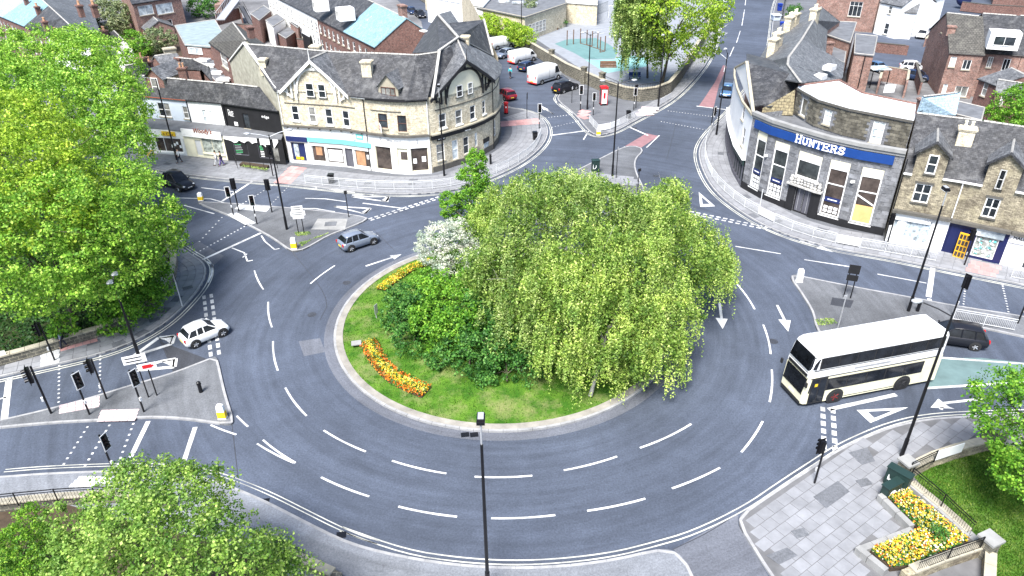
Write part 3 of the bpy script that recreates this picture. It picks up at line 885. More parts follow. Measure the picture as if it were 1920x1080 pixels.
def ridge_tiles(parent, pts, w=.22, mat=None):
    mb = MB()
    st = resample([Vector(p) for p in pts], .45)
    for a, b in zip(st[:-1], st[1:]):
        t = (b-a)*.92; n = Vector((-t.y, t.x, 0)).normalized()
        if n.length < .1: n = Vector((1, 0, 0))
        h = Vector((0, 0, .1+random.uniform(0, .02)))
        base = a+Vector((0, 0, -.03))
        mb.add([base-n*w/2, base+n*w/2, base+h, base-n*w/2+t, base+n*w/2+t, base+h+t], [(0, 2, 1), (3, 4, 5), (0, 3, 5, 2), (1, 2, 5, 4), (0, 1, 4, 3)])
    if mb.v: mb.build('ridge_tiles', mat or M_RIDGE, parent)
def roof_slope(parent, pts, mat=None, th=.12, name='roof'):
    return MB().slabpoly(pts, th).build(name, mat or M_SLATE, parent)
def chimney(parent, base, w=.9, d=.6, h=1.6, rz=0, mat=None, pots=2, name='chimney', potm=None):
    """stack with corbelled cap and pots; base is the centre of its foot"""
    mat = mat or M_BRICK
    mb = MB(); x, y, z = base
    mb.box((x, y, z+h/2), (w, d, h), rz)
    mb.box((x, y, z+h+.06), (w+.14, d+.14, .12), rz); mb.box((x, y, z+h+.17), (w+.24, d+.24, .1), rz); mb.box((x, y, z+h+.255), (w+.06, d+.06, .07), rz)
    c = mb.build(name, mat, parent)
    for i in range(pots):
        o = (i-(pots-1)/2)*w*.8/max(pots, 1)
        px_, py_ = x+math.cos(rz)*o, y+math.sin(rz)*o
        q = MB().cyl((px_, py_, z+h+.29), (px_, py_, z+h+.75), .13, .1, 8).cyl((px_, py_, z+h+.7), (px_, py_, z+h+.78), .14, .14, 8)
        q.build('chimney_pot', potm or M_TERRACOTTA, c if parent is not None and parent.parent is None else None)
    return c
def mirror2(r_, f): return Vector((2*r_.x-f.x, 2*r_.y-f.y, f.z))
def house(name, label, ea, eb, ze, ra, rb, zr, wallm, roofm=None, zg=0, wins=(), winR=(), winL=(), chim=(), cat='house', group=None, sky=(), back=1.0, over=.18, wallR=None, wallL=None, skm=None, frame=None, doors=(), sillm=None, roof2=None):
    """gabled house from the two ends of its near eave and of its ridge, read off the photograph at heights ze and zr"""
    A, B, RA, RB = P(*ea, ze), P(*eb, ze), P(*ra, zr), P(*rb, zr)
    A2 = Vector((RA.x+(RA.x-A.x)*back, RA.y+(RA.y-A.y)*back, zr-(zr-ze)*back)); B2 = Vector((RB.x+(RB.x-B.x)*back, RB.y+(RB.y-B.y)*back, zr-(zr-ze)*back))
    root = thing(name, label, cat, ((A.x+B2.x)/2, (A.y+B2.y)/2, zg), 0, group)
    F = Facade(pts=[A, B]); FR = Facade(pts=[B, B2]); FL = Facade(pts=[A2, A]); FB = Facade(pts=[B2, A2])
    for f, z1, m, ws in ((F, ze, wallm, wins), (FR, min(ze, B2.z), wallR or wallm, winR), (FL, min(ze, A2.z), wallL or wallm, winL), (FB, A2.z, wallm, ())):
        hs = []
        for w_ in ws:
            r_ = f.rect(w_[0], w_[1])
            if r_[1]-r_[0] < .25 or r_[3]-r_[2] < .25 or r_[1] > f.L or r_[0] < 0: continue
            r_ = (r_[0], r_[1], max(r_[2], zg+.05), min(r_[3], z1-.05))
            hs.append(r_)
            f.window(root, r_, w_[2] if len(w_) > 2 else 'sash', gm=w_[3] if len(w_) > 3 else None, fm=frame, sill=None if (len(w_) > 2 and w_[2] == 'door') else (sillm or M_SILL), name='door' if (len(w_) > 2 and w_[2] == 'door') else 'window')
        f.wall(root, zg-.3, z1, m, hs)
    for (p, q, r_, m) in ((B, RB, B2, wallR or wallm), (A2, RA, A, wallL or wallm)):
        MB().face([p, (r_.x, r_.y, r_.z), q]).build('gable_wall', m, root)
    d = (RA-A); d.z = 0
    o1 = (A-RA)*(over/(A-RA).length); o2 = (B-RB)*(over/(B-RB).length)
    e = (B-A).normalized()*.12
    up_ = Vector((0, 0, .1))
    roof_slope(root, [A+o1-e+up_, B+o2+e+up_, RB+e+up_, RA-e+up_], roofm)
    roof_slope(root, [RA-e+up_, RB+e+up_, B2-o2+e+up_, A2-o1-e+up_], roof2 or roofm)
    ridge_tiles(root, [RA+up_, RB+up_])
    g_ = MB().tube([A+o1-e-Vector((0, 0, .02)), B+o2+e-Vector((0, 0, .02))], .06, 6); g_.build('gutter', M_BLACK, root)
    for c in chim:
        t, side = c[0], c[1]
        p = RA.lerp(RB, t)
        if side: p = p+(A-RA)*side
        chimney(root, (p.x, p.y, p.z-.35), *(c[2] if len(c) > 2 else (.9, .6, 1.3)), rz=math.atan2((B-A).y, (B-A).x)+(c[5] if len(c) > 5 else 0), mat=c[3] if len(c) > 3 else M_BRICK, pots=c[4] if len(c) > 4 else 2)
    N = (B-A).cross(RA-A).normalized()
    if N.z < 0: N = -N
    for px_, py_, w_, h_ in sky:
        dr = ray(px_, py_); k = (A+up_-Vector((0, 0, CAM_H))).dot(N)/dr.dot(N)
        q = Vector((0, 0, CAM_H))+dr*k
        t = (B-A).normalized(); s_ = N.cross(t)
        fr = MB().obox(q-t*w_/2-s_*h_/2, t*w_, s_*h_, N*.12); fo = fr.build('skylight', M_GREYD, root)
        MB().obox(q-t*(w_/2-.06)-s_*(h_/2-.06)+N*.122, t*(w_-.12), s_*(h_-.12), N*.02).build('pane', skm or M_SKYL, fo)
    return root, F, (A, B, RA, RB, A2, B2)
def downpipe(parent, top, bot, mat=None):
    MB().cyl(bot, top, .05, .05, 6).build('drainpipe', mat or M_BLACK, parent)
def satellite_dish(parent, p):
    mb = MB().cyl(p, Vector(p)+Vector((.1, -.12, .08)), .3, .22, 10); mb.cyl(p, Vector(p)+Vector((.15, -.4, .1)), .015); mb.build('satellite_dish', M_GALV, parent)
# ================================================================ three small shops on the left
ze, zr = 6.0, 8.1
SF = Facade([(262, 283), (295, 288), (352, 292), (430, 301), (537, 309)])
UF = Facade([(262, 221), (285, 223.5), (360, 231), (423, 237), (531, 254)], 3.15)
def shop_unit(label, sx0, sx1, ux0, ux1, ridge0, ridge1, wallu, wallg, wins_u, mat_front, ground):
    root = thing('shop', label, 'shop', SF.pos((SF.uv(sx0, 290)[0]+SF.uv(sx1, 295)[0])/2, 0))
    return root
def upper(root, u0, u1, mat, rects, style='sash', gm=None, fm=None):
    rs = [UF.rect(*r_) for r_ in rects]
    for r_ in rs: UF.window(root, r_, style, fm=fm, gm=gm, sill=M_SILL)
    UF.wall(root, 3.0, ze, mat, rs, u0=u0, u1=u1)
us = [UF.uv(262, 221)[0], UF.uv(361, 233)[0], UF.uv(423, 237)[0], UF.L]
ss = [0, SF.uv(352, 292)[0], SF.uv(428, 301)[0], SF.L]
labels = ['pale blue rendered shop with yellow sign letters and a dormer', "white shop with brown lettering above a two-pane window", 'black painted shop with white torn fascia and chalk menus']
roots = []
rp = [(262, 141), (352, 149.5), (423, 156), (487, 163)]
for i in range(3):
    root = thing('shop', labels[i], 'shop', SF.pos((ss[i]+ss[i+1])/2, 0)); roots.append(root)
    R0, R1 = P(*rp[i], zr), P(*rp[i+1], zr)
    a, b = UF.pos(us[i], ze, .18), UF.pos(us[i+1], ze, .18)
    roof_slope(root, [a, b, R1, R0]); ridge_tiles(root, [R0, R1])
    a2, b2 = mirror2(R0, a), mirror2(R1, b)
    roof_slope(root, [R0, R1, b2, a2])
    # back and inner walls
    MB().face([(b2.x, b2.y, 0), (a2.x, a2.y, 0), (a2.x, a2.y, ze), (b2.x, b2.y, ze)]).build('wall', M_BRICK, root)
    # canopy roof between shopfront and upper wall
    c = [SF.pos(ss[i]+.01, 3.16, .1), SF.pos(ss[i+1]-.01, 3.16, .1), UF.pos(us[i+1]-.01, 3.3, 0), UF.pos(us[i]+.01, 3.3, 0)]
    roof_slope(root, c, M_LEAD, .1, 'canopy_roof')
    MB().tube([a-Vector((0, 0, .08)), b-Vector((0, 0, .08))], .07, 6).build('gutter', M_BROWNL if i == 0 else M_BLACK, root)
A_, B_, C_ = roots
upper(A_, us[0], us[1], M_PBLUE, [((300, 217.5), (305, 193)), ((311, 218.5), (316, 194)), ((346, 222), (350, 200))])
upper(B_, us[1], us[2], M_WHITE, [((383, 231), (385, 206)), ((397, 232.5), (396, 207.5))], gm=M_GLASSP)
upper(C_, us[2], us[3], M_BLACKW, [((459, 240), (465, 214))], 'plain', gm=M_GLASS, fm=M_BLACKW)
UF.text(C_, 'Dutt', (428, 212), (438, 214), (437, 206.5), M_LETTER, .03, .02)
UF.text(C_, 'Naz.', (429, 217), (439, 219), (438, 212.5), M_LETTER, .03, .02)
UF.text(C_, 'edge', (491, 222), (505, 224.5), (500, 216.5), M_LETTER, .03, .02)
UF.panel(C_, UF.rect((441, 235), (446, 229)), M_LETTER, .03, .03, 'notice')
downpipe(A_, UF.pos(us[1]-.05, ze, .08), UF.pos(us[1]-.05, 3.3, .08)); downpipe(C_, UF.pos(us[2]+.4, ze, .08), UF.pos(us[2]+.4, 3.3, .08))
# ground floors
rA = [SF.rect((296, 283), (338, 260)), SF.rect((350, 291.5), (357, 262))]
SF.window(A_, rA[0], 'three', gm=M_SHOPG, sill=M_WHITE, name='shop_window'); SF.window(A_, rA[1], 'plain', gm=M_PBLUE, name='door')
SF.wall(A_, 0, 3.15, M_WHITE, rA, u0=ss[0], u1=ss[1])
SF.panel(A_, SF.rect((305, 254), (328, 247)), M_YELLOW, .05, .05, 'sign_board')
SF.text(A_, "s Cat.", (306, 253.5), (327, 256.5), (320, 248), M_BROWNL, .11, .03)
UF_ = SF
for k in range(6):
    MB().obox(SF.pos(rA[0][0]+2+.35*k, 1+.2*(k % 3), -.07), SF.tan(3)*.26, (0, 0, .34), SF.nrm(3)*.01).build('window_sticker', M_LETTER, A_)
rB = [SF.rect((382, 286), (415, 262)), SF.rect((370, 291.5), (375.5, 263))]
SF.window(B_, rB[0], 'two', fm=M_CREAM, gm=M_GOODS, sill=M_CREAM, name='shop_window'); SF.window(B_, rB[1], 'plain', fm=M_CREAM, gm=M_BUFF, name='door')
SF.wall(B_, 0, 3.15, M_CREAM, rB, u0=ss[1], u1=ss[2])
SF.panel(B_, (ss[1]+.1, ss[2]-.1, 2.6, 3.5), M_WHITE, .12, .08, 'fascia')
SF.text(B_, "Woody's", (364, 251.5), (398, 254), (385, 242.5), M_BROWNL, .23, .04, bold=.01, shear=.3)
rC = [SF.rect((441, 290), (462, 266)), SF.rect((487, 296), (508, 272)), SF.rect((514, 303), (521, 276))]
for r_ in rC[:2]: SF.window(C_, r_, 'plain', fm=M_GREYD, gm=M_BLACKW, name='menu_window', fw_=.05)
SF.window(C_, rC[2], 'plain', fm=M_BLACK, gm=M_GLASS, name='door')
SF.wall(C_, 0, 3.15, M_BLACKW, rC, u0=ss[2], u1=ss[3])
for k in range(8):
    r_ = rC[0]; z = r_[3]-.25-.19*k; w_ = random.uniform(.4, .9)*(r_[1]-r_[0])
    SF.panel(C_, (r_[0]+.15, r_[0]+.1+w_*.9, z, z+.06), M_GREENL if k in (0, 1, 5, 6) else M_GALV, -.075, .01, 'menu_line')
    r_ = rC[1]; SF.panel(C_, (r_[0]+.2, r_[0]+.15+w_*.5, r_[3]-.3-.2*k, r_[3]-.22-.2*k), M_LETTER if k > 2 else M_GREENL, -.075, .01, 'menu_line')
# torn white fascia: a ragged strip
mb = MB(); u = ss[2]+.1
prev = 2.75
while u < ss[3]-.4:
    v = random.uniform(2.35, 2.75) if u < ss[2]+4.2 else random.choice([1.5, 2.1, 2.8, 2.9, 2.4])
    q = [SF.pos(u, prev, .05), SF.pos(u+.32, v, .05), SF.pos(u+.32, 3.1, .05), SF.pos(u, 3.1, .05)]
    n = SF.nrm(u)*.05
    mb.add(q+[p+n for p in q], [(4, 5, 6, 7), (0, 4, 7, 3), (1, 2, 6, 5), (0, 1, 5, 4), (3, 7, 6, 2)])
    prev = v; u += .32
    if u > ss[2]+4.2 and random.random() < .35: u += .35; prev = random.uniform(2, 2.9)
mb.build('torn_fascia', M_WHITE, C_)
# dormers on the first shop
def dormer(root, F, uc, w, zw0, zw1, zapex, run, wallm, roofm, cheekm, out=.02, style='two', fm=None, gm=None, bw=None):
    """F: facade; front face of the dormer stands out from the wall plane by out, and its roof runs back run metres"""
    c = F.pos(uc, 0, out); t = F.tan(uc); n = F.nrm(uc)
    a, b = c-t*w/2, c+t*w/2
    z = lambda p, h: Vector((p.x, p.y, h))
    d = MB()
    d.face([z(a, zw0), z(b, zw0), z(b, zw1), z(c, zapex-.1), z(a, zw1)])
    dm = d.build('dormer', wallm, root)
    ck = MB()
    for p in (a, b): ck.slabpoly([z(p, zw0), z(p, zw1), z(p-n*run*.8, zw1), z(p-n*run*.35, zw0)], .01)
    ck.build('dormer_cheek', cheekm, dm)
    rf = MB(); ov = n*.22; e = t*.18
    for sgn, p in ((-1, a), (1, b)):
        rf.slabpoly([z(p+ov+e*sgn, zw1-.12), z(c+ov, zapex), z(c-n*run, zapex), z(p-n*run*.75+e*sgn, zw1-.12)], .08)
    rf.build('dormer_roof', roofm, dm)
    ff = Facade(pts=[a, b])
    bw = bw or .62
    ww = w*bw
    ff.window(root, ((w-ww)/2, (w+ww)/2, zw0+.15, zw1-.05), style, out=.05, fm=fm, gm=gm, name='dormer_window')
    return dm
dormer(A_, UF, UF.uv(294, 182)[0], 2.5, 5.9, 8.2, 9.3, 4.2, M_BRICK, M_SLATEP, M_CREAM, out=-.3, style='sash', bw=.4)
for (px_, py_) in ((280, 128), (344, 140)):
    p = P(px_, py_, 8.0); chimney(A_, (p.x, p.y, 7.2), .9, .7, 1.4, .1, M_BRICK, 2)
# railing, planter in front of the black shop
rr = thing('railing', 'thin black railing round the planter before the black shop', 'railing', P(490, 316, KZ))
pts = [P(441, 305, KZ), P(446, 316, KZ), P(522, 322, KZ), P(518, 309, KZ)]
for a, b in zip(pts[:-1], pts[1:]):
    MB().tube([a+Vector((0, 0, .95)), b+Vector((0, 0, .95))], .025, 6).build('rail', M_BLACK, rr)
    nseg = max(2, int((b-a).length/1.3))
    for i in range(nseg): p = a.lerp(b, i/nseg); MB().cyl(p, p+Vector((0, 0, .97)), .025).build('post', M_BLACK, rr)
pl = MB().prism([P(450, 314, 0), P(500, 321, 0), P(506, 316, 0), P(456, 309.5, 0)], KZ, KZ+.3)
plo = pl.build('planter', M_SOIL); tag(plo, 'low soil bed with dry plants before the black shop', 'planter')

# ================================================================ the curved stone corner building
EZ = 8.45
BF = Facade([(544, 304), (649, 312.5), (699, 320), (742, 325.5), (770, 327), (811, 324), (830, 319), (867, 307), (890, 298), (907, 290), (925, 279), (934, 266), (938, 250), (936, 228), (926, 200), (905, 140), (885, 90), (868, 55)])
root = thing('corner_building', 'curved buff stone corner building with white and black timbered gables and shopfronts below', 'building', BF.pos(15, 0))
BB = root
wl = [((549, 226), (558, 198.5)), ((581, 230), (590, 201)), ((612, 234), (621.5, 204)), ((644, 237), (653, 208))]
wb = [((711, 239), (725, 214)), ((747, 247), (761, 217))]
wr = [((824, 242), (836, 211)), ((855, 235), (866, 204)), ((882, 226), (891, 196)), ((905, 215), (910, 187))]
hs = []
for q in wl: r_ = BF.rect(*q); hs.append(r_); BF.window(BB, r_, 'sash', sill=M_UPVC, fw_=.1)
for q in wb: r_ = BF.rect(*q); hs.append(r_); BF.window(BB, r_, 'sash', fm=M_BROWNF, sill=M_SILL)
for q in wr: r_ = BF.rect(*q); hs.append(r_); BF.window(BB, r_, 'sash', sill=M_UPVC, fw_=.1)
gr = [((820, 303), (833, 268)), ((849, 300), (858, 261)), ((870, 290), (878.5, 255)), ((891, 275), (895, 248)), ((926, 257), (929, 223))]
for i, q in enumerate(gr): r_ = BF.rect(*q); r_ = (r_[0], r_[1], max(r_[2], .7), r_[3]); hs.append(r_); BF.window(BB, r_, 'sash', gm=M_GLASSP if i in (1, 3) else M_GLASS, sill=M_SILL)
u_shop = BF.uv(811, 324)[0]
shopholes = []
r_ = BF.rect((588, 302), (608, 274)); shopholes.append((r_, 'plain', M_UPVC, M_SHOPG))
r_ = BF.rect((616, 306), (643, 278)); shopholes.append((r_, 'plain', M_UPVC, M_SHOPG))
r_ = BF.rect((651, 311.5), (661, 279)); shopholes.append((r_, 'door', M_GREYD, M_GREYD))
r_ = BF.rect((668, 311), (693, 284)); shopholes.append((r_, 'plain', M_UPVC, M_SHOPG))
r_ = BF.rect((708, 320), (732, 275)); shopholes.append((r_, 'plain', M_CREAM, M_SHOPG))
r_ = BF.rect((748, 323), (764, 276)); shopholes.append((r_, 'door', M_CREAM, M_CREAM))
r_ = BF.rect((773, 323), (802, 276)); shopholes.append((r_, 'plain', M_CREAM, M_SHOPG))
r_ = BF.rect((551, 302), (571, 268)); shopholes.append((r_, 'two', M_GREYD, M_NAVY))
for r_, st, fm, gm in shopholes:
    r2 = (r_[0], r_[1], max(r_[2], KZ+(.05 if st == 'door' else .3)), min(r_[3], 3.1)); hs.append(r2)
    BF.window(BB, r2, st, fm=fm, gm=gm, name='door' if st == 'door' else 'shop_window')
w3 = shopholes
def stick(r_, fx0, fx1, fz0, fz1, mat, name='window_board'):
    a, b, c, d = r_
    BF.panel(BB, (a+(b-a)*fx0, a+(b-a)*fx1, c+(d-c)*fz0, c+(d-c)*fz1), mat, -.1, .03, name)
stick(w3[0][0], .3, .75, .4, .95, M_BOARD2); stick(w3[1][0], .08, .9, .15, .85, M_LETTER, 'paper_sheet'); stick(w3[3][0], .08, .65, .08, .96, M_BOARD2)
stick(w3[3][0], .75, .92, .5, .75, M_LETTER, 'notice'); stick(w3[6][0], .12, .32, .35, .55, M_LETTER, 'notice'); stick(w3[6][0], .62, .85, .4, .62, M_LETTER, 'notice')
stick(w3[7][0], .15, .5, .25, .9, M_POSTER, 'cash_machine_panel'); stick(w3[7][0], .2, .75, .1, .24, M_YELLOW, 'notice'); stick(w3[5][0], .3, .9, .5, .8, M_SHOPG, 'door_pane')
BF.wall(BB, -.1, EZ, M_STONE, hs)
# shop surrounds painted white over the stone
wh = [h for h in hs if h[1] < u_shop and h[3] < 3.2]
BF.wall(BB, 0, 4.45, M_WHITE, wh, 'shopfront', rev=.12, u0=.02, u1=u_shop-.05, out=.07)
um = BF.uv(699, 320)[0]
BF.band(BB, 0, um, 4.45, 4.6, .0, .35, M_SILLD, 'cornice'); BF.band(BB, um, u_shop, 4.35, 4.55, 0, .35, M_SILLD, 'cornice')
for k in range(8): BF.band(BB, .5+1.3*k, .62+1.3*k, 4.28, 4.44, .08, .3, M_SILLD, 'bracket')
BF.panel(BB, (.12, BF.uv(577, 262)[0], 2.75, 3.3), M_NAVY, .12, .12, 'sign_board')
BF.panel(BB, (BF.uv(578, 262)[0], BF.uv(697, 272)[0]-.05, 2.85, 3.35), M_TEAL, .12, .12, 'sign_board')
BF.text(BB, 'C', (664, 268), (668, 268.3), (666, 262), M_TEAL, .1, .02, bold=.02)
p0 = BF.rect((664, 268), (686, 255)); 
BF.panel(BB, (p0[0]+.4, p0[0]+1.3, 3.6, 4.2), M_TEAL, .08, .03, 'faded_emblem'); BF.panel(BB, (p0[0]+.55, p0[0]+1.15, 3.8, 4.0), M_WHITE, .115, .01, 'faded_emblem')
BF.text(BB, 'the parlour', (725, 266), (766, 270), (745, 262), M_GALV, .09, .02); BF.text(BB, 'a', (712, 266), (716, 266), (714, 257), M_GALV, .09, .02); BF.text(BB, 'a', (781, 270), (785, 270), (783, 262), M_GALV, .09, .02)
u1 = BF.uv(936, 228)[0]+3
BF.band(BB, u_shop+.1, u1, 3.85, 4.35, 0, .25, M_BLACKW, 'sign_band'); BF.band(BB, u_shop+.1, u1, 4.36, 4.5, 0, .42, M_SILL, 'cornice')
BF.text(BB, 'natwest', (872, 246), (883, 243), (878, 242), M_LETTER, .27, .02, bold=.02)
BF.band(BB, u_shop+.1, u1, 0, .75, 0, .08, M_SILLD, 'plinth')
r_ = BF.rect((907, 278), (915, 256)); BF.panel(BB, (r_[0], r_[1], r_[2], r_[3]-.5), M_POSTER, .03, .05, 'cash_machine_panel'); BF.panel(BB, (r_[0]-.1, r_[1]+.1, r_[3]-.48, r_[3]), M_BLACKW, .03, .1, 'sign_board')
r_ = BF.rect((819, 265), (834, 254)); BF.panel(BB, r_, M_BLACKW, .03, .08, 'notice_board')
for f_ in (.1, .4, .7): BF.panel(BB, (r_[0]+(r_[1]-r_[0])*f_, r_[0]+(r_[1]-r_[0])*(f_+.2), r_[2]+.15, r_[3]-.15), M_LETTER, .115, .01, 'notice')
# string courses, eaves and pipes
BF.band(BB, .6, 9.1, 7.0, 7.1, 0, .06, M_SILLD, 'string_course'); BF.band(BB, 11, 14.5, 7.0, 7.1, 0, .06, M_SILLD, 'string_course'); BF.band(BB, u_shop+.8, u1, 6.9, 7.0, 0, .06, M_SILLD, 'string_course')
BF.band(BB, 8.9, um+.2, EZ-.22, EZ+.02, 0, .3, M_UPVC, 'eaves_board'); BF.band(BB, um+.2, u_shop, EZ-.3, EZ+.0, 0, .3, M_BLACKW, 'eaves_board'); BF.band(BB, 0, .9, EZ-.2, EZ+.02, 0, .3, M_UPVC, 'eaves_board')
for u, m in ((um-.15, M_BLACK), (u_shop-.1, M_UPVC), (BF.uv(925, 279)[0], M_BLACK), (.05, M_UPVC)): downpipe(BB, BF.pos(u, EZ-.2, .1), BF.pos(u, KZ, .1), m)
# the little for-let board
q = BF.pos(BF.uv(713, 236)[0], 5.1, .1); n = BF.nrm(12); t = BF.tan(12)
MB().obox(q+n*.1, n*1.1+t*.8, (0, 0, .7), t*.05).build('letting_board', M_LETTER, BB)
for k in range(3): MB().obox(q+n*(.25)+t*.17-t*.07+Vector((0, 0, .15+.17*k)), (n*1.1+t*.8)*(.7 if k else .8), (0, 0, .06), t*-.01).build('lettering', M_RED, BB)
# roofs
RP = [(458, 82, 12), (500, 85, 12), (590, 94, 12), (645, 98, 12), (720, 100, 12), (781, 103, 12), (824, 97, 12)]
rid = [P(*q) for q in RP]
ev = [BF.pos(u, EZ, .38 if u > 8.7 else -.25) for u in (.0, 3, 8.6, 8.8, BF.uv(720, 322)[0], BF.uv(775, 327)[0], u_shop)]
ev[0] = BF.pos(0, EZ, .38)+BF.tan(0)*-.15
for i in range(6): roof_slope(BB, [ev[i], ev[i+1], rid[i+1], rid[i]])
ridge_tiles(BB, rid)
bk = [mirror2(r_, e) for r_, e in zip(rid, ev)]
for i in range(6): roof_slope(BB, [rid[i], rid[i+1], Vector((bk[i+1].x, bk[i+1].y, EZ)), Vector((bk[i].x, bk[i].y, EZ))])
mb = MB()
for a, b in zip(bk[:-1], bk[1:]): mb.face([(b.x, b.y, 0), (a.x, a.y, 0), (a.x, a.y, EZ), (b.x, b.y, EZ)])
mb.build('rear_wall', M_BRICK, BB)
# left gable end: pebbledash wall with white coping
a, r0, b = BF.pos(0, EZ), rid[0], bk[0]
MB().face([(b.x, b.y, 0), (a.x, a.y, 0), a, r0, (b.x, b.y, EZ)]).build('gable_wall', M_PEBBLE, BB)
cp = MB()
for p, q in ((a, r0), (r0, Vector((b.x, b.y, EZ)))):
    d = (q-p); s_ = Vector((-d.y, d.x, 0)).normalized()*.16
    cp.slabpoly([p-s_+Vector((0, 0, .2)), p+s_+Vector((0, 0, .2)), q+s_+Vector((0, 0, .2)), q-s_+Vector((0, 0, .2))], .15)
cp.build('coping', M_UPVC, BB)
# corner and rear wing roofs
ue = [u_shop, BF.uv(845, 314)[0], BF.uv(875, 304)[0], BF.uv(907, 290)[0], BF.uv(925, 279)[0], BF.uv(934, 266)[0], BF.uv(938, 250)[0], BF.uv(938, 250)[0]+1.6]
R2 = [(824, 97, 12), (836, 92, 12.1), (846, 85, 12.3), (853, 78, 12.4), (859, 71, 12.5), (859, 70, 12.5), (862, 72, 12.3), (872, 77, 11.6)]
e2 = [BF.pos(u, EZ-.25*min(1, k/3), -.25 if k < 4 else .38) for k, u in enumerate(ue)]; r2 = [P(*q) for q in R2]
for i in range(7): roof_slope(BB, [e2[i], e2[i+1], r2[i+1], r2[i]], M_SLATEP if i > 1 else M_SLATE)
e3 = P(921, 103, 8.4)
roof_slope(BB, [e2[-1], e3, r2[-1]], M_SLATEP)
roof_slope(BB, [P(773, 99, 9), P(824, 97, 12), P(859, 71, 12.5), P(820, 27, 12.5), P(795, 64, 9.2)])
roof_slope(BB, [P(820, 27, 12.5), P(859, 71, 12.5), P(872, 60, 10.5), P(845, 20, 10.5)], M_SLATEP)
roof_slope(BB, [P(843, 43, 12), P(907, 37, 12), P(924, 105, 8.4), P(872, 77, 11.3), P(858, 68, 12.2)])
w2b = [P(907, 37, 12), P(924, 105, 8.4)]; m2 = mirror2(w2b[0], w2b[1])
roof_slope(BB, [P(843, 43, 12), P(907, 37, 12), m2, P(843, 43, 12)+(m2-w2b[0])])
MB().face([(w2b[1].x, w2b[1].y, 0), (m2.x, m2.y, 0), m2, w2b[0], w2b[1]]).build('gable_wall', M_STONE, BB)
cp = MB()
for p, q in ((w2b[1], w2b[0]), (P(811, 184, 8.6), P(824, 97, 12.1)), (P(859, 71, 12.6), P(822, 97, 12.1)), (P(859, 71, 12.6), P(924, 106, 8.5)), (P(859, 71, 12.6), P(820, 27, 12.6))):
    d = (q-p); s_ = Vector((-d.y, d.x, 0)).normalized()*.14
    cp.slabpoly([p-s_+Vector((0, 0, .14)), p+s_+Vector((0, 0, .14)), q+s_+Vector((0, 0, .14)), q-s_+Vector((0, 0, .14))], .14)
cp.build('lead_flashing', M_RIDGE, BB)
for px_, py_, w_, h_ in ((831, 76, .8, 1.2), (795, 58, .7, 1.1)):
    q = P(px_, py_, 10.9); MB().box(q, (w_, h_, .12), R(40)).build('skylight', M_UPVC, BB)
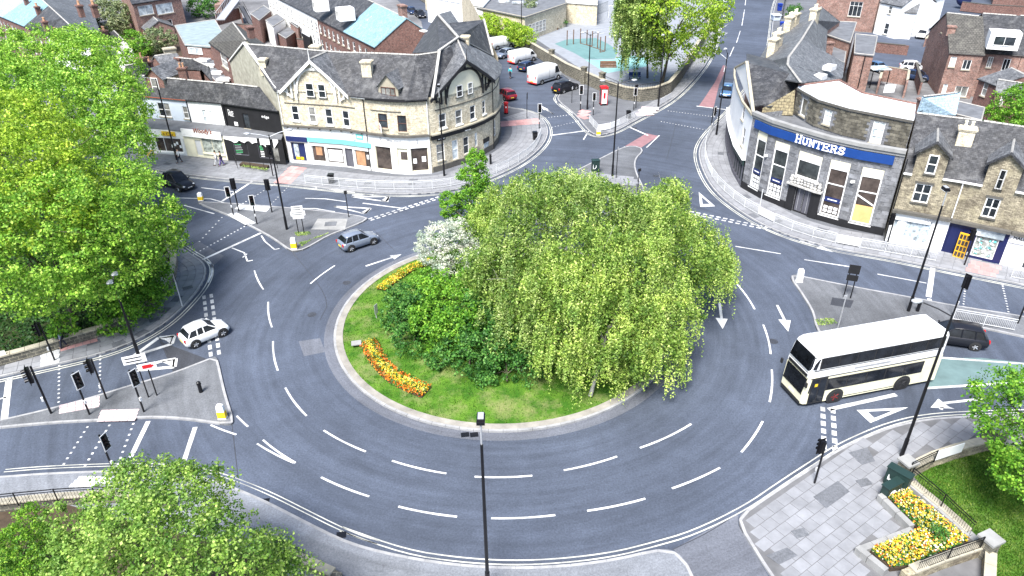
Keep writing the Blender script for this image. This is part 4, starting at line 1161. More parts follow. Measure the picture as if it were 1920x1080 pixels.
# big gables: the wall rises with the curve of the facade
def gable(F, ul, ur, z0, zap, mat, barge, backp, bandm, roofm=M_SLATEP, proj=.1, uc=None):
    uc = (ul+ur)/2 if uc is None else uc
    us_ = sorted(set([ul+(ur-ul)*i/16 for i in range(17)]+[uc]))
    def zt(u): return zap-(zap-z0)*abs(u-uc)/((uc-ul) if u < uc else (ur-uc))
    w_ = MB()
    for a, b in zip(us_[:-1], us_[1:]): w_.face([F.pos(a, z0-.01, proj), F.pos(b, z0-.01, proj), F.pos(b, max(zt(b), z0), proj), F.pos(a, max(zt(a), z0), proj)])
    w_.build('gable', mat, BB)
    rb = MB()
    k = len(us_)
    for a, b in zip(us_[:-1], us_[1:]):
        rb.slabpoly([F.pos(a, zt(a)+.1, .5), F.pos(b, zt(b)+.1, .5), backp], .08)
    rb.build('gable_roof', roofm, BB)
    ridge_tiles(BB, [F.pos(uc, zap+.12, .5), backp+Vector((0, 0, .05))], .2)
    for side in (-1, 1):
        bb_ = MB()
        for a, b in zip(us_[:-1], us_[1:]):
            if ((a+b)/2-uc)*side < 0: continue
            p, q = F.pos(a, zt(a)-.32, .45), F.pos(b, zt(b)-.32, .45)
            bb_.add([p, q, q+Vector((0, 0, .38)), p+Vector((0, 0, .38))]+[v+F.nrm(a)*.1 for v in (p, q, q+Vector((0, 0, .38)), p+Vector((0, 0, .38)))], [(4, 5, 6, 7), (0, 4, 7, 3), (1, 2, 6, 5), (0, 1, 5, 4), (3, 7, 6, 2)])
        bb_.build('bargeboard', barge, BB)
    MB().cyl(F.pos(uc, zap-.2, .5), F.pos(uc, zap+1.2, .5), .07, .02).build('finial', barge, BB)
    # curved brace and struts
    W = ur-ul; H_ = zap-z0
    def tim(p0, p1, w=.16, name='timber_strut'):
        (ua, za), (ub, zb) = p0, p1
        d = math.hypot(ub-ua, zb-za); nu, nz = -(zb-za)/d*w/2, (ub-ua)/d*w/2
        q = [F.pos(ua-nu, za-nz, proj+.02), F.pos(ub-nu, zb-nz, proj+.02), F.pos(ub+nu, zb+nz, proj+.02), F.pos(ua+nu, za+nz, proj+.02)]
        n = F.nrm((ua+ub)/2)*.14
        return q+[v+n for v in q]
    FS = [(4, 5, 6, 7), (0, 1, 5, 4), (1, 2, 6, 5), (2, 3, 7, 6), (3, 0, 4, 7)]
    am = MB(); ru, rz_ = W*.27, H_*.78
    pts = [(uc+math.cos(t)*ru, z0-.2+math.sin(t)*rz_) for t in [math.pi*i/18 for i in range(19)]]
    for p, q in zip(pts[:-1], pts[1:]): am.add(tim(p, q, .2), FS)
    am.build('arched_timber', bandm, BB)
    for s_ in (-1, 1):
        for f_, hh in ((.285, .9), (.345, .75), (.41, .5)):
            u = uc+s_*W*f_
            MB().add(tim((u, z0-hh), (u, zt(u)-.25), .15), FS).build('timber_strut', bandm, BB)
        MB().add(tim((uc+s_*W*.345, z0-.75), (uc+s_*W*.46, z0+.15), .13), FS).build('timber_strut', bandm, BB)
    MB().add(tim((uc, z0-.2+rz_-.15), (uc, zap-.3), .17), FS).build('timber_strut', bandm, BB)
    MB().add(tim((uc-W*.13, z0-.3+rz_), (uc+W*.13, z0-.3+rz_), .13), FS).build('timber_strut', bandm, BB)
gable(BF, .55, 8.75, EZ-.02, 11.9, M_STONE, M_UPVC, P(617, 95, 11.95), M_UPVC)
for q in (((576, 181), (587, 156)), ((599, 183), (609, 158))):
    r_ = BF.rect(*q, .1); BF.window(BB, r_, 'sash', out=.16, sill=M_SILLD)
gable(BF, u_shop+.1, BF.uv(925, 279)[0]-.1, EZ-.2, 11.5, M_CREAM, M_BLACKW, P(858, 74, 12.45), M_BLACKW)
for q in (((856, 183), (866, 158)), ((877, 177), (885, 153))):
    r_ = BF.rect(*q, .1); BF.window(BB, r_, 'sash', out=.16, sill=M_SILLD)
dormer(BB, BF, BF.uv(727, 184)[0], 2.3, EZ+.1, 9.6, 10.9, 2.6, M_SILL, M_SLATEP, M_SILL, out=-.25, style='three', fm=M_BROWNF, bw=.72)
for px_, py_, zz, h_, ww, pots in ((596, 118, 9.9, 2.5, 1.1, 0), (690, 140, 10.2, 1.9, 1.05, 0), (497, 135, 9.6, 1.9, .8, 0), (873, 88, 11.2, 1.6, .9, 0)):
    p = P(px_, py_, zz); chimney(BB, (p.x, p.y, zz-.3), ww, .8, h_*.8, R(-8), M_STONE, pots)
# ================================================================ bank building with the blue sign
HF = Facade([(1390, 351), (1425, 371), (1470, 389), (1520, 408), (1580, 425), (1655, 441)])
M_BGLASS = glassmat('bank_window_glass', (.03, .035, .035))
BK = thing('bank_building', 'curved grey stone building with long blue sign board lettered HUNTERS', 'building', HF.pos(5, 0))
PZ_ = 7.9
ws = [((1405, 347), (1440, 252), 'tall'), ((1436, 366), (1482, 272), 'tall'), ((1492, 329), (1539, 294), 'plain'), ((1534, 407), (1596, 307), 'tall'), ((1591, 421), (1659, 320), 'tall')]
hs = []
for i, (bl, tr, st) in enumerate(ws):
    u0, z0 = HF.uv(*bl); u1, z1 = HF.uv(*tr)
    r_ = (u0, u1, max(z0, .8), z1)
    if i == 2: r_ = (HF.uv(1490, 330)[0], HF.uv(1532, 345)[0], HF.uv(1492, 329)[1], z1)
    hs.append(r_)
    w_ = HF.window(BK, (r_[0], r_[1], r_[2], r_[3]-.75), st if i != 2 else 'plain', fm=M_UPVC, gm=M_SHOPG if i > 2 else M_BGLASS, fw_=.12, sill=M_UPVC)
    HF.band(BK, r_[0]+.01, r_[1]-.01, r_[3]-.75, r_[3]-.01, -.15, -.02, M_CREAM, 'head_panel')
def inwin(k, f0, f1, g0, g1, m, name='window_poster', o=-.08):
    a, b, c, d = hs[k]; d -= .75
    HF.panel(BK, (a+(b-a)*f0, a+(b-a)*f1, c+(d-c)*g0, c+(d-c)*g1), m, o, .012, name)
for k in (0, 1, 3):
    inwin(k, .1, .9, .29, .39, M_NAVY, 'window_sign', -.05)
    inwin(k, .25, .75, .33, .35, M_LETTER, 'lettering', -.035)
    for i in range(3):
        for j in range(3 if k != 3 else 2): inwin(k, .14+.26*i, .34+.26*i, .04+.08*j+(.02 if k == 3 else 0), .1+.08*j+(.02 if k == 3 else 0), M_LETTER, 'property_card', -.05)
inwin(4, .08, .92, .03, .38, M_BOARD, 'plywood_board', -.05)
a, b, c, d = hs[4]; q0, q1 = HF.pos(a+.15, c+(d-c-.75)*.56, -.04), HF.pos(b-.15, c+(d-c-.75)*.4, -.04)
MB().obox(q0, q1-q0, (0, 0, .16), HF.nrm(a)*.02).build('bracing_plank', M_UPVC, BK)
# doorway
u0, u1 = HF.uv(1484, 398)[0], HF.uv(1514, 404)[0]
dr = (u0, u1, KZ, 2.75); hs.append(dr)
HF.window(BK, dr, 'two', fm=M_BLACKW, gm=M_GREYD, name='door', fw_=.12)
for f_ in (.22, .5, .78): HF.panel(BK, (u0+(u1-u0)*f_-.02, u0+(u1-u0)*f_+.02, .3, 2.5), M_GALV, -.07, .02, 'door_bar')
HF.panel(BK, (u0-.75, u0-.02, KZ, 3.1), M_BLACKW, .02, .14, 'door_surround'); HF.panel(BK, (u1+.02, u1+.85, KZ, 3.1), M_BLACKW, .02, .14, 'door_surround')
hc = MB()
for i in range(9):
    for j in range(3):
        uu = u0-.7+(u1-u0+1.5)*(i+.5)/9; hc.sphere(HF.pos(uu, 3.05+.26*j+.1*math.sin(i*math.pi/8), .2), .2+random.uniform(-.05, .05), 7, 5)
hc.build('carved_hood', M_CARVED, BK, smooth=True); HF.band(BK, u0-.9, u1+.95, 2.78, 2.95, 0, .42, M_CARVED, 'hood_shelf')
HF.wall(BK, -.1, PZ_, M_ASH, hs, rev=.22)
# ashlar blocks of the piers, proud of the wall
blk = {}
def free(u0_, u1_, z0_, z1_): return not any(h[0]-.03 < u1_ and h[1]+.03 > u0_ and h[2]-.1 < z1_ and h[3]+.05 > z0_ for h in hs)
z = .85; row = 0
while z < 6.6:
    u = -.35 if row % 2 else 0
    while u < HF.L:
        a_, b_ = max(u, .02), min(u+.75, HF.L-.02)
        if b_-a_ > .15 and free(a_, b_, z, z+.4) and not (u0-.8 < b_ and a_ < u1+.9 and z < 3.9): HF.band(BK, a_+.012, b_-.012, z+.01, z+.39, .0, .03+random.uniform(0, .012), M_ASHB, 'ashlar_block')
        u += .75
    z += .4; row += 1
HF.band(BK, 0, u0-.8, 0, .8, 0, .12, M_BLACKW, 'plinth'); HF.band(BK, u1+.87, HF.L, 0, .8, 0, .12, M_BLACKW, 'plinth')
HF.band(BK, 0, HF.L, PZ_-.02, PZ_+.28, -.35, .22, M_CONC, 'coping'); HF.band(BK, 0, HF.L, PZ_-.3, PZ_-.03, -.1, .1, M_CONC, 'cornice')
ub0, ub1 = HF.uv(1419, 225)[0], HF.uv(1675, 306)[0]
HF.band(BK, max(ub0, .2), ub1, 6.75, 7.5, .05, .22, M_BLUE, 'sign_board')
# slab-serif capitals built stroke by stroke
GL = {'H': [(.15, 0, .15, 1), (.85, 0, .85, 1), (.15, .5, .85, .5), (0, 0, .32, 0), (0, 1, .32, 1), (.68, 0, 1, 0), (.68, 1, 1, 1)], 'U': [(.16, 1, .16, .3), (.16, .3, .3, .05), (.3, .05, .6, .0), (.6, 0, .84, .2), (.84, .2, .84, 1), (0, 1, .34, 1), (.68, 1, 1, 1)],
 'N': [(.16, 0, .16, 1), (.16, 1, .84, 0), (.84, 0, .84, 1), (0, 0, .32, 0), (0, 1, .24, 1), (.68, 1, 1, 1)], 'T': [(.5, 0, .5, 1), (0, 1, 1, 1), (.3, 0, .7, 0), (.04, 1, .04, .76), (.96, 1, .96, .76)],
 'E': [(.18, 0, .18, 1), (0, 0, .95, 0), (0, 1, .92, 1), (.18, .5, .66, .5), (.92, 0, .92, .24), (.9, 1, .9, .78), (.64, .38, .64, .62)], 'R': [(.18, 0, .18, 1), (0, 0, .36, 0), (0, 1, .66, 1), (.66, 1, .86, .86), (.86, .86, .84, .64), (.84, .64, .62, .5), (.62, .5, .18, .5), (.56, .5, .88, .02), (.74, 0, 1, 0)],
 'S': [(.86, .98, .86, .72), (.86, .84, .6, 1), (.6, 1, .26, .96), (.26, .96, .12, .76), (.12, .76, .3, .58), (.3, .58, .72, .44), (.72, .44, .88, .24), (.88, .24, .72, .04), (.72, .04, .36, 0), (.36, 0, .12, .16), (.12, .28, .12, .02)]}
u0_ = HF.uv(1490, 268, .23)[0]; u1_ = HF.uv(1584, 292, .23)[0]; cw = (u1_-u0_)/7
for i, chx in enumerate('HUNTERS'):
    mb = MB(); zl, hh_ = 6.86, (.62 if i else .72)
    for x0, y0, x1, y1 in GL[chx]:
        a_, b_ = Vector((u0_+cw*(i+.06+.84*x0), zl+hh_*y0)), Vector((u0_+cw*(i+.06+.84*x1), zl+hh_*y1)); d_ = b_-a_; serif = abs(d_.y) < .01 or abs(d_.x) < .01 and d_.length < .3
        t_ = d_.normalized(); n_ = Vector((-t_.y, t_.x))*(.045 if serif and abs(d_.y) < .01 else .062); a_ -= t_*.03; b_ += t_*.03
        q = [HF.pos(v.x, v.y, .225) for v in (a_-n_, b_-n_, b_+n_, a_+n_)]; o_ = HF.nrm(a_.x)*(.05+.003*len(mb.v)/8)
        mb.add(q+[p+o_ for p in q], [(4, 5, 6, 7), (0, 1, 5, 4), (1, 2, 6, 5), (2, 3, 7, 6), (3, 0, 4, 7)])
    mb.build('letter', M_LETTER, BK)
for u in (HF.uv(1437, 300)[0], HF.uv(1596, 354)[0]): MB().box(HF.pos(u, 4.6, .12), (.35, .2, .2), .3).build('security_lamp', M_UPVC, BK)
# low roof behind the parapet, and the set-back upper storey
up_px = [(1487, 214), (1525, 238), (1580, 256), (1627, 266), (1698, 281)]
UW = Facade(up_px, 7.4)
TZ = UW.uv(1713, 228)[1]
TZ = 9.9
low = [HF.pos(u, 7.35, -.3) for u in HF.u]+[UW.pos(u, 7.35, -.1) for u in reversed(UW.u)]
roof_slope(BK, low, M_LEAD, .1, 'flat_roof')
rs = [UW.rect((1499, 214), (1515, 188)), UW.rect((1542, 231), (1561, 209)), UW.rect((1629, 266), (1661, 231))]
UW.window(BK, rs[0], 'plain', sill=M_SILL); UW.window(BK, rs[1], 'six', gm=M_GLASSP, sill=M_SILL); UW.window(BK, rs[2], 'six', gm=M_GLASSP, sill=M_SILL)
UW.wall(BK, 7.2, TZ, M_ASH, rs, 'upper_wall')
# stone blocks of the upper storey
z = 7.5; row = 0
while z < TZ-.3:
    u = -.25 if row % 2 else 0
    while u < UW.L-.1:
        a_, b_ = max(u, .02), min(u+.52, UW.L-.02)
        if b_-a_ > .15 and not any(h[0]-.03 < b_ and h[1]+.03 > a_ and h[2]-.1 < z+.27 and h[3]+.03 > z for h in rs):
            UW.band(BK, a_+.015, b_-.015, z+.012, z+.268, 0, .035+random.uniform(0, .02), M_BLOCKS if True else None, 'stone_block')
        u += .52
    z += .28; row += 1
UW.band(BK, 0, UW.L, TZ-.05, TZ+.15, -.2, .15, M_SILLD, 'coping')
top_back = [P(1717, 198, TZ+.1), P(1617, 177, TZ+.1), P(1573, 153, TZ+.1), P(1497, 163, TZ+.1)]
tp = [UW.pos(u, TZ+.2, .05) for u in UW.u]+[Vector((q.x, q.y, TZ+.2)) for q in top_back]
roof_slope(BK, tp, M_FLAT, .12, 'flat_roof')
mb = MB()
bpts = [UW.pos(UW.L, 0)]+[Vector((q.x, q.y, 0)) for q in top_back]+[UW.pos(0, 0)]
for a, b in zip(bpts[:-1], bpts[1:]): mb.face([(a.x, a.y, 0), (b.x, b.y, 0), (b.x, b.y, TZ+.1), (a.x, a.y, TZ+.1)])
mb.build('rear_wall', M_BRICK, BK)
for a, b in ((HF.pos(HF.L, 0), UW.pos(UW.L, 0)), (UW.pos(0, 0), HF.pos(0, 0))): MB().face([a, b, b+Vector((0, 0, PZ_)), a+Vector((0, 0, PZ_))]).build('party_wall', M_ASH, BK)
MB().tube([q+Vector((0, 0, .25)) for q in (Vector((0, 0, TZ))+Vector((p.x, p.y, 0)) for p in top_back)], .12, 4).build('parapet_edge', M_BRICK, BK)
# ---------------------------------------------------------------- white wing on the side street with its slate roof
WF = Facade([(1362, 246), (1361, 262), (1365, 290), (1374, 322), (1390, 351)])
WG = thing('corner_wing', 'narrow white building with dark curved shopfront left of the blue sign', 'building', WF.pos(5, 0))
r1 = WF.rect((1388, 283), (1396, 247)) ; r2 = WF.rect((1391, 229), (1399, 196))
wins_ = [((1389, 270), (1398, 243)), ((1390, 222), (1398, 198))]
hs = []
for q in wins_:
    r_ = WF.rect(*q)
    r_ = (r_[0], r_[0]+1.0, r_[2], r_[2]+1.6) if r_[1]-r_[0] < .5 else r_
    hs.append(r_); WF.window(WG, r_, 'sash', sill=M_SILL)
WF.wall(WG, 2.9, 7.9, M_WHITE, hs)
u = .3
shs = []
while u < WF.L-.9: shs.append((u, u+.85, .5, 2.4)); u += .95
for r_ in shs: WF.window(WG, r_, 'plain', fm=M_DKGREEN, gm=M_GLASS, name='shop_window', fw_=.05)
WF.wall(WG, 0, 2.9, M_GREYD, shs, 'shopfront', out=.12)
WF.band(WG, 0, WF.L, 2.5, 3.05, .13, .26, M_DKGREEN, 'fascia'); WF.band(WG, 0, WF.L, 3.06, 3.14, 0, .4, M_UPVC, 'cornice'); WF.band(WG, 0, WF.L, 7.7, 7.9, 0, .2, M_SILL, 'eaves_course')
ap = P(1400, 117, 10.6)
e0, e1 = WF.pos(WF.L-.1, 7.9), WF.pos(.05, 7.9)
MB().face([e1, e0, ap]).build('gable', M_WHITE, WG)
cp = MB()
for p, q in ((e0, ap), (e1, ap)):
    d = (q-p); s_ = Vector((-d.y, d.x, 0)).normalized()*.16; cp.slabpoly([p-s_+Vector((0, 0, .16)), p+s_+Vector((0, 0, .16)), q+s_+Vector((0, 0, .16)), q-s_+Vector((0, 0, .16))], .16)
cp.build('coping', M_SILL, WG)
roof_slope(WG, [ap, P(1478, 137, 10.5), P(1437, 195, 8.3), P(1413, 199, 8.1)], M_SLATE)
roof_slope(WG, [P(1478, 137, 10.5), P(1502, 156, 9.6), P(1447, 199, 8.3), P(1432, 199, 8.2)], M_SLATE)
a, b, c = P(1430, 203, 8.0), P(1487, 216, 7.5), P(1491, 168, 10.0)
MB().face([(a.x, a.y, 7.3), b, c, a]).build('gable_wall', M_STONEP, WG)
roof_slope(WG, [ap, P(1478, 137, 10.5), P(1470, 118, 9.2), P(1400, 100, 8.8)], M_SLATE)
# ---------------------------------------------------------------- curved slate-roofed row behind
RW = thing('curved_row', 'curved row of houses with pale slate roofs and big stone chimneys', 'house', P(1500, 130))
rd = [P(1502, 154, 10.8), P(1477, 120, 10.8), P(1479, 106, 10.8), P(1504, 72, 10.8), P(1526, 36, 10.8), P(1540, 12, 10.8)]
rt_ = [P(1572, 150, 7.2), P(1580, 146, 7.2), P(1584, 118, 7.2), P(1548, 104, 7.2), P(1552, 56, 7.2), P(1575, 40, 7.2)]
lf_ = [P(1420, 141, 8.6), P(1404, 132, 7.2), P(1416, 122, 7.2), P(1432, 96, 7.2), P(1452, 58, 7.2), P(1485, 30, 7.2)]
for i in range(5):
    roof_slope(RW, [rt_[i], rt_[i+1], rd[i+1], rd[i]], M_SLATEP); roof_slope(RW, [lf_[i+1], lf_[i], rd[i], rd[i+1]], M_SLATEP if i != 1 else M_SLATE)
ridge_tiles(RW, rd, .25)
mb = MB()
for L_ in (rt_, lf_):
    for a, b in zip(L_[:-1], L_[1:]): mb.face([(a.x, a.y, 0), (b.x, b.y, 0), b, a])
for a, b, c in ((rt_[0], rd[0], lf_[0]), (rt_[-1], rd[-1], lf_[-1])): mb.face([(a.x, a.y, 0), (c.x, c.y, 0), c, b, a])
mb.build('wall', M_BRICKO, RW)
for px_, py_, zz in ((1488, 48, 9.3), (1478, 54, 9.2), (1456, 86, 9.0), (1448, 98, 8.8), (1525, 40, 10.3)):
    p = P(px_, py_, zz); chimney(RW, (p.x, p.y, zz-.6), 1.3, .9, 2.0, R(50), M_STONE, 3, potm=M_CREAM)
for px_, py_ in ((1555, 128), (1537, 146), (1512, 60)):
    p = P(px_, py_, 8.9); MB().box((p.x, p.y, 9.0), (1.0, 1.4, .5), R(-45)).build('skylight', M_UPVC, RW)
# brick and flat-roofed extensions between
def blockh(name, label, px_top, zt, wall, roofm, cat='building', zb=0, extra=None, parapet=None, group=None):
    pts = [P(*q, zt) for q in px_top]
    root = thing(name, label, cat, (sum(p.x for p in pts)/len(pts), sum(p.y for p in pts)/len(pts), zb), 0, group)
    MB().prism(pts, zb, zt-.1).build('wall', wall, root)
    c = sum(pts, Vector())/len(pts)
    ov = [c+(p-c)*1.02 for p in pts]
    roof_slope(root, ov, roofm, .12)
    MB().tube([p+Vector((0, 0, .03)) for p in pts+pts[:1]], .07, 4).build('roof_edge', parapet or M_RIDGE, root)
    return root, pts
r_, _ = blockh('rear_extension', 'flat roofed brick extension behind the curved slate row', [(1547, 64), (1563, 40), (1606, 42), (1594, 80)], 6.5, M_BRICKO, M_LEAD)
p = P(1550, 100, 5.5); chimney(r_, (p.x, p.y, 5.0), 1.2, .8, 1.8, .2, M_BRICKO, 0)
r_, _ = blockh('rear_extension', 'small grey roofed extension with a white rendered side', [(1556, 104), (1557, 78), (1588, 84), (1583, 118)], 5.2, M_WHITE, M_LEAD)
r_, p4 = blockh('brick_outhouse', 'tall brick outhouse with dark flat roof and drainpipes', [(1602, 100), (1604, 64), (1645, 68), (1638, 104)], 6.0, M_BRICKO, M_LEAD)
for q in ((1622, 104), (1630, 104)): p = P(*q, 5.9); MB().cyl((p.x, p.y-.1, 0), (p.x, p.y-.1, 5.9), .07).build('drainpipe', M_BLACK, r_)
# ================================================================ stone terrace on the right
TF = Facade([(1657, 450), (1755, 468), (1875, 495), (1990, 522)])
TR = []
uend = TF.uv(1903, 500)[0]
def terr_unit(label, u0, u1, dorm_u, rects, ground, smat, drect):
    root = thing('terraced_shop', label, 'shop', TF.pos((u0+u1)/2, 0)); TR.append(root)
    ez = 6.6
    hs = []
    for q, st in rects: r_ = TF.rect(*q); hs.append(r_); TF.window(root, r_, st, sill=M_SILLD, lintel=M_SILLD, fw_=.09)
    TF.wall(root, 3.0, ez, M_TERR, hs, u0=u0, u1=u1)
    # wall dormer rising through the eaves
    w = 2.3
    a, b = dorm_u-w/2, dorm_u+w/2
    r_ = TF.rect(*drect)
    TF.window(root, (r_[0], r_[1], r_[2], r_[3]), 'sash', out=.04, sill=M_SILLD, fw_=.09)
    mb = MB()
    A, B, Cc = TF.pos(a, ez, .015), TF.pos(b, ez, .015), TF.pos(dorm_u, 9.45, .015)
    mb.face([A, B, B+Vector((0, 0, 1.85)), Cc, A+Vector((0, 0, 1.85))])
    n = TF.nrm(dorm_u); t = TF.tan(dorm_u)
    for p in (A, B): mb.face([p, p+Vector((0, 0, 1.85)), p-n*2.6+Vector((0, 0, 1.85)), p-n*.2])
    mb.build('dormer', M_TERR, root)
    rf = MB(); up_ = Vector((0, 0, 1.75))
    for s_, p in ((-1, A), (1, B)):
        rf.slabpoly([p+up_+t*.25*s_+n*.3, Cc+n*.3+Vector((0, 0, .1)), Cc-n*4.0+Vector((0, 0, .1)), p+up_+t*.25*s_-n*2.8], .1)
    rf.build('dormer_roof', M_SLATEP, root)
    cp = MB()
    for s_, p in ((-1, A), (1, B)):
        d0, d1 = p+up_+t*.28*s_+n*.33, Cc+n*.33+Vector((0, 0, .1)); d = d1-d0
        cp.obox(d0-Vector((0, 0, .1)), d, (0, 0, .2), -n*.2)
    cp.build('bargeboard', M_SLATE, root)
    ridge_tiles(root, [Cc+n*.3+Vector((0, 0, .1)), Cc-n*4+Vector((0, 0, .1))], .18)
    # main roof
    zr_ = 10.3
    nr = TF.nrm(u0+.1)
    def ridge_at(u): return TF.pos(u, zr_, -5.0)
    roof_slope(root, [TF.pos(u0, ez, .2), TF.pos(a-.0, ez, .2), ridge_at(a), ridge_at(u0)])
    roof_slope(root, [TF.pos(a, ez+.6, -.6), TF.pos(b, ez+.6, -.6), ridge_at(b), ridge_at(a)])
    roof_slope(root, [TF.pos(b, ez, .2), TF.pos(u1, ez, .2), ridge_at(u1), ridge_at(b)])
    roof_slope(root, [ridge_at(u0), ridge_at(u1), TF.pos(u1, ez, -10), TF.pos(u0, ez, -10)])
    ridge_tiles(root, [ridge_at(u0), ridge_at(u1)])
    MB().face([TF.pos(u1, 0, -9.9), TF.pos(u0, 0, -9.9), TF.pos(u0, ez, -9.9), TF.pos(u1, ez, -9.9)]).build('rear_wall', M_BRICKO, root)
    MB().face([TF.pos(u0, 0, -9.9), TF.pos(u0, 0, 0), TF.pos(u0, ez, 0), ridge_at(u0), TF.pos(u0, ez, -9.9)]).build('party_wall', M_TERR, root)
    TF.band(root, u0 if u0 > .1 else .05, a, ez-.12, ez+.03, 0, .25, M_UPVC, 'gutter'); TF.band(root, b, u1-.02, ez-.12, ez+.03, 0, .25, M_UPVC, 'gutter')
    TF.band(root, u0+.02, u1-.02, 3.0, 3.25, 0, .45, M_SILLD, 'cornice')
    gs = []
    for q, st, fm, gm, nm in ground:
        r_ = TF.rect(*q, .1); r_ = (max(r_[0], u0+.05), min(r_[1], u1-.05), max(r_[2], KZ+.02), min(r_[3], 2.85)); gs.append(r_)
        TF.window(root, r_, st, fm=fm, gm=gm, out=.02, name=nm, fw_=.06)
    TF.wall(root, 0, 3.0, smat, gs, 'shopfront', u0=u0, u1=u1, out=.1, rev=.14)
    return root, gs
u_a = 0; u_b = TF.uv(1806, 478)[0]; 
u_b = TF.uv(1762, 470)[0]
d1 = TF.uv(1757, 270)[0]; d2 = TF.uv(1892, 300)[0]
um1 = (d1+d2)/2+.1; um2 = d2+(d2-um1)
t1, g1 = terr_unit('stone terraced shop with white shopfront, nearest the blue sign building', 0, um1, d1, [(((1708, 377), (1749, 348)), 'cross')], [(((1689, 449), (1750, 415)), 'plain', M_UPVC, M_POSTER, 'shop_window'), (((1671, 433), (1686, 412)), 'plain', M_UPVC, M_GLASSP, 'window')], M_WHITE, ((1733, 324), (1763, 292)))
t2, g2 = terr_unit('stone terraced shop with dark blue front, full window display and yellow door', um1, um2-.6, d2, [(((1838, 405), (1878, 375)), 'cross')], [(((1763, 468), (1786, 420)), 'door', M_DARKBLUE, M_DARKBLUE, 'door'), (((1786, 474), (1808, 438)), 'plain', M_DARKBLUE, M_GLASS, 'window'), (((1818, 478), (1876, 446)), 'plain', M_UPVC, M_GOODS, 'shop_window')], M_DARKBLUE, ((1864, 353), (1890, 319)))
t3, g3 = terr_unit('stone terraced shop with white front and green door at the right edge', um2-.6, TF.L, d2+10, [], [(((1889, 498), (1906, 462)), 'door', M_UPVC, plain('green_door', (.02, .1, .03), .5, .1), 'door'), (((1913, 503), (1950, 466)), 'plain', M_UPVC, M_GLASS, 'shop_window')], M_WHITE, ((1864, 353), (1890, 319))) if True else (None, None)
TF.panel(t1, (.2, um1-1.4, 2.35, 2.95), M_WHITE, .12, .08, 'fascia'); TF.text(t1, 'COURT', (1733, 414), (1757, 419), (1745, 409), M_GALV, .22, .02); TF.text(t1, 'W', (1681, 400), (1690, 402), (1686, 396), M_BLACK, .22, .02, bold=.03)
for r_ in g1: pass
TF.panel(t2, (g2[2][0]-.2, g2[2][1]+.25, 2.3, 2.9), M_GLASSP, .12, .12, 'sign_board')
for k in range(60):
    a, b, c, d = g2[2]; u = random.uniform(a+.15, b-.3); z = random.uniform(c+.1, d-.5)
    TF.panel(t2, (u, u+random.uniform(.08, .22), z, z+random.uniform(.06, .2)), random.choice([M_LETTER, M_GLASSP, M_GALV, M_TEAL, M_BUFF]), .045, .012, 'goods')
# the yellow folded shutter board that stands open by the door
q0 = TF.pos(TF.uv(1786, 480)[0], KZ, .25); q1 = TF.pos(TF.uv(1808, 484)[0], KZ, .75)
q1 = P(1806, 486, KZ); q0 = P(1786, 480, KZ); d = q1-q0; n = Vector((d.y, -d.x, 0)).normalized()
yd = thing('notice_board', 'yellow glazed folding board standing before the dark blue shop', 'notice board', (q0+q1)/2)
MB().obox(q0, d, (0, 0, 2.3), n*.06).build('panel', M_YELLOW2, yd)
for i in range(3):
    for j in range(4): MB().obox(q0+d*(.08+.31*i)+n*.062+Vector((0, 0, .12+.54*j)), d*.24, (0, 0, .42), n*.01).build('pane', M_SHOPG, yd)
TF.panel(t3, (um2-.5, um2+3, 2.3, 2.95), M_WHITE, .12, .1, 'fascia'); TF.text(t3, 'HALL', (1900, 448), (1922, 453), (1908, 443), M_BLACK, .24, .02, bold=.01)
p = TF.pos(um1-.6, 8.8, -3.0); chimney(t1, (p.x, p.y, 8.0), 1.2, .8, 1.9, TF_ANG if False else math.atan2(TF.tan(3).y, TF.tan(3).x), M_STONE, 2, potm=M_CREAM)
for u in (um1,): downpipe(t1, TF.pos(u, 6.5, .1), TF.pos(u, 3.3, .1), M_UPVC)
downpipe(t1, TF.pos(.05, 7.8, .15), TF.pos(.05, KZ, .15))
# ================================================================ houses, yards and school behind
def patchz(name, px, mat, z): 
    pts = [P(*p, z) for p in px]
    ar = sum(a.x*b.y-b.x*a.y for a, b in zip(pts, pts[1:]+pts[:1]))
    if ar < 0: pts = pts[::-1]
    return tag(MB().face(pts).build(name, mat), kind='structure')
patchz('yard', [(-40, 60), (200, 130), (262, 225), (545, 240), (700, 200), (800, 90), (790, 40), (700, -40), (-40, -60)], M_YARD, .135)
patchz('yard', [(1560, 130), (1700, 200), (1990, 290), (1990, 180), (1800, 150), (1700, 120), (1600, 60)], M_YARD, .135)
patchz('back_street', [(1600, 62), (1760, 60), (1750, 150), (1610, 130)], M_ROAD, .14)
patchz('garden', [(225, 125), (350, 120), (330, 50), (200, 40)], MATS['dark_soil'], .145)
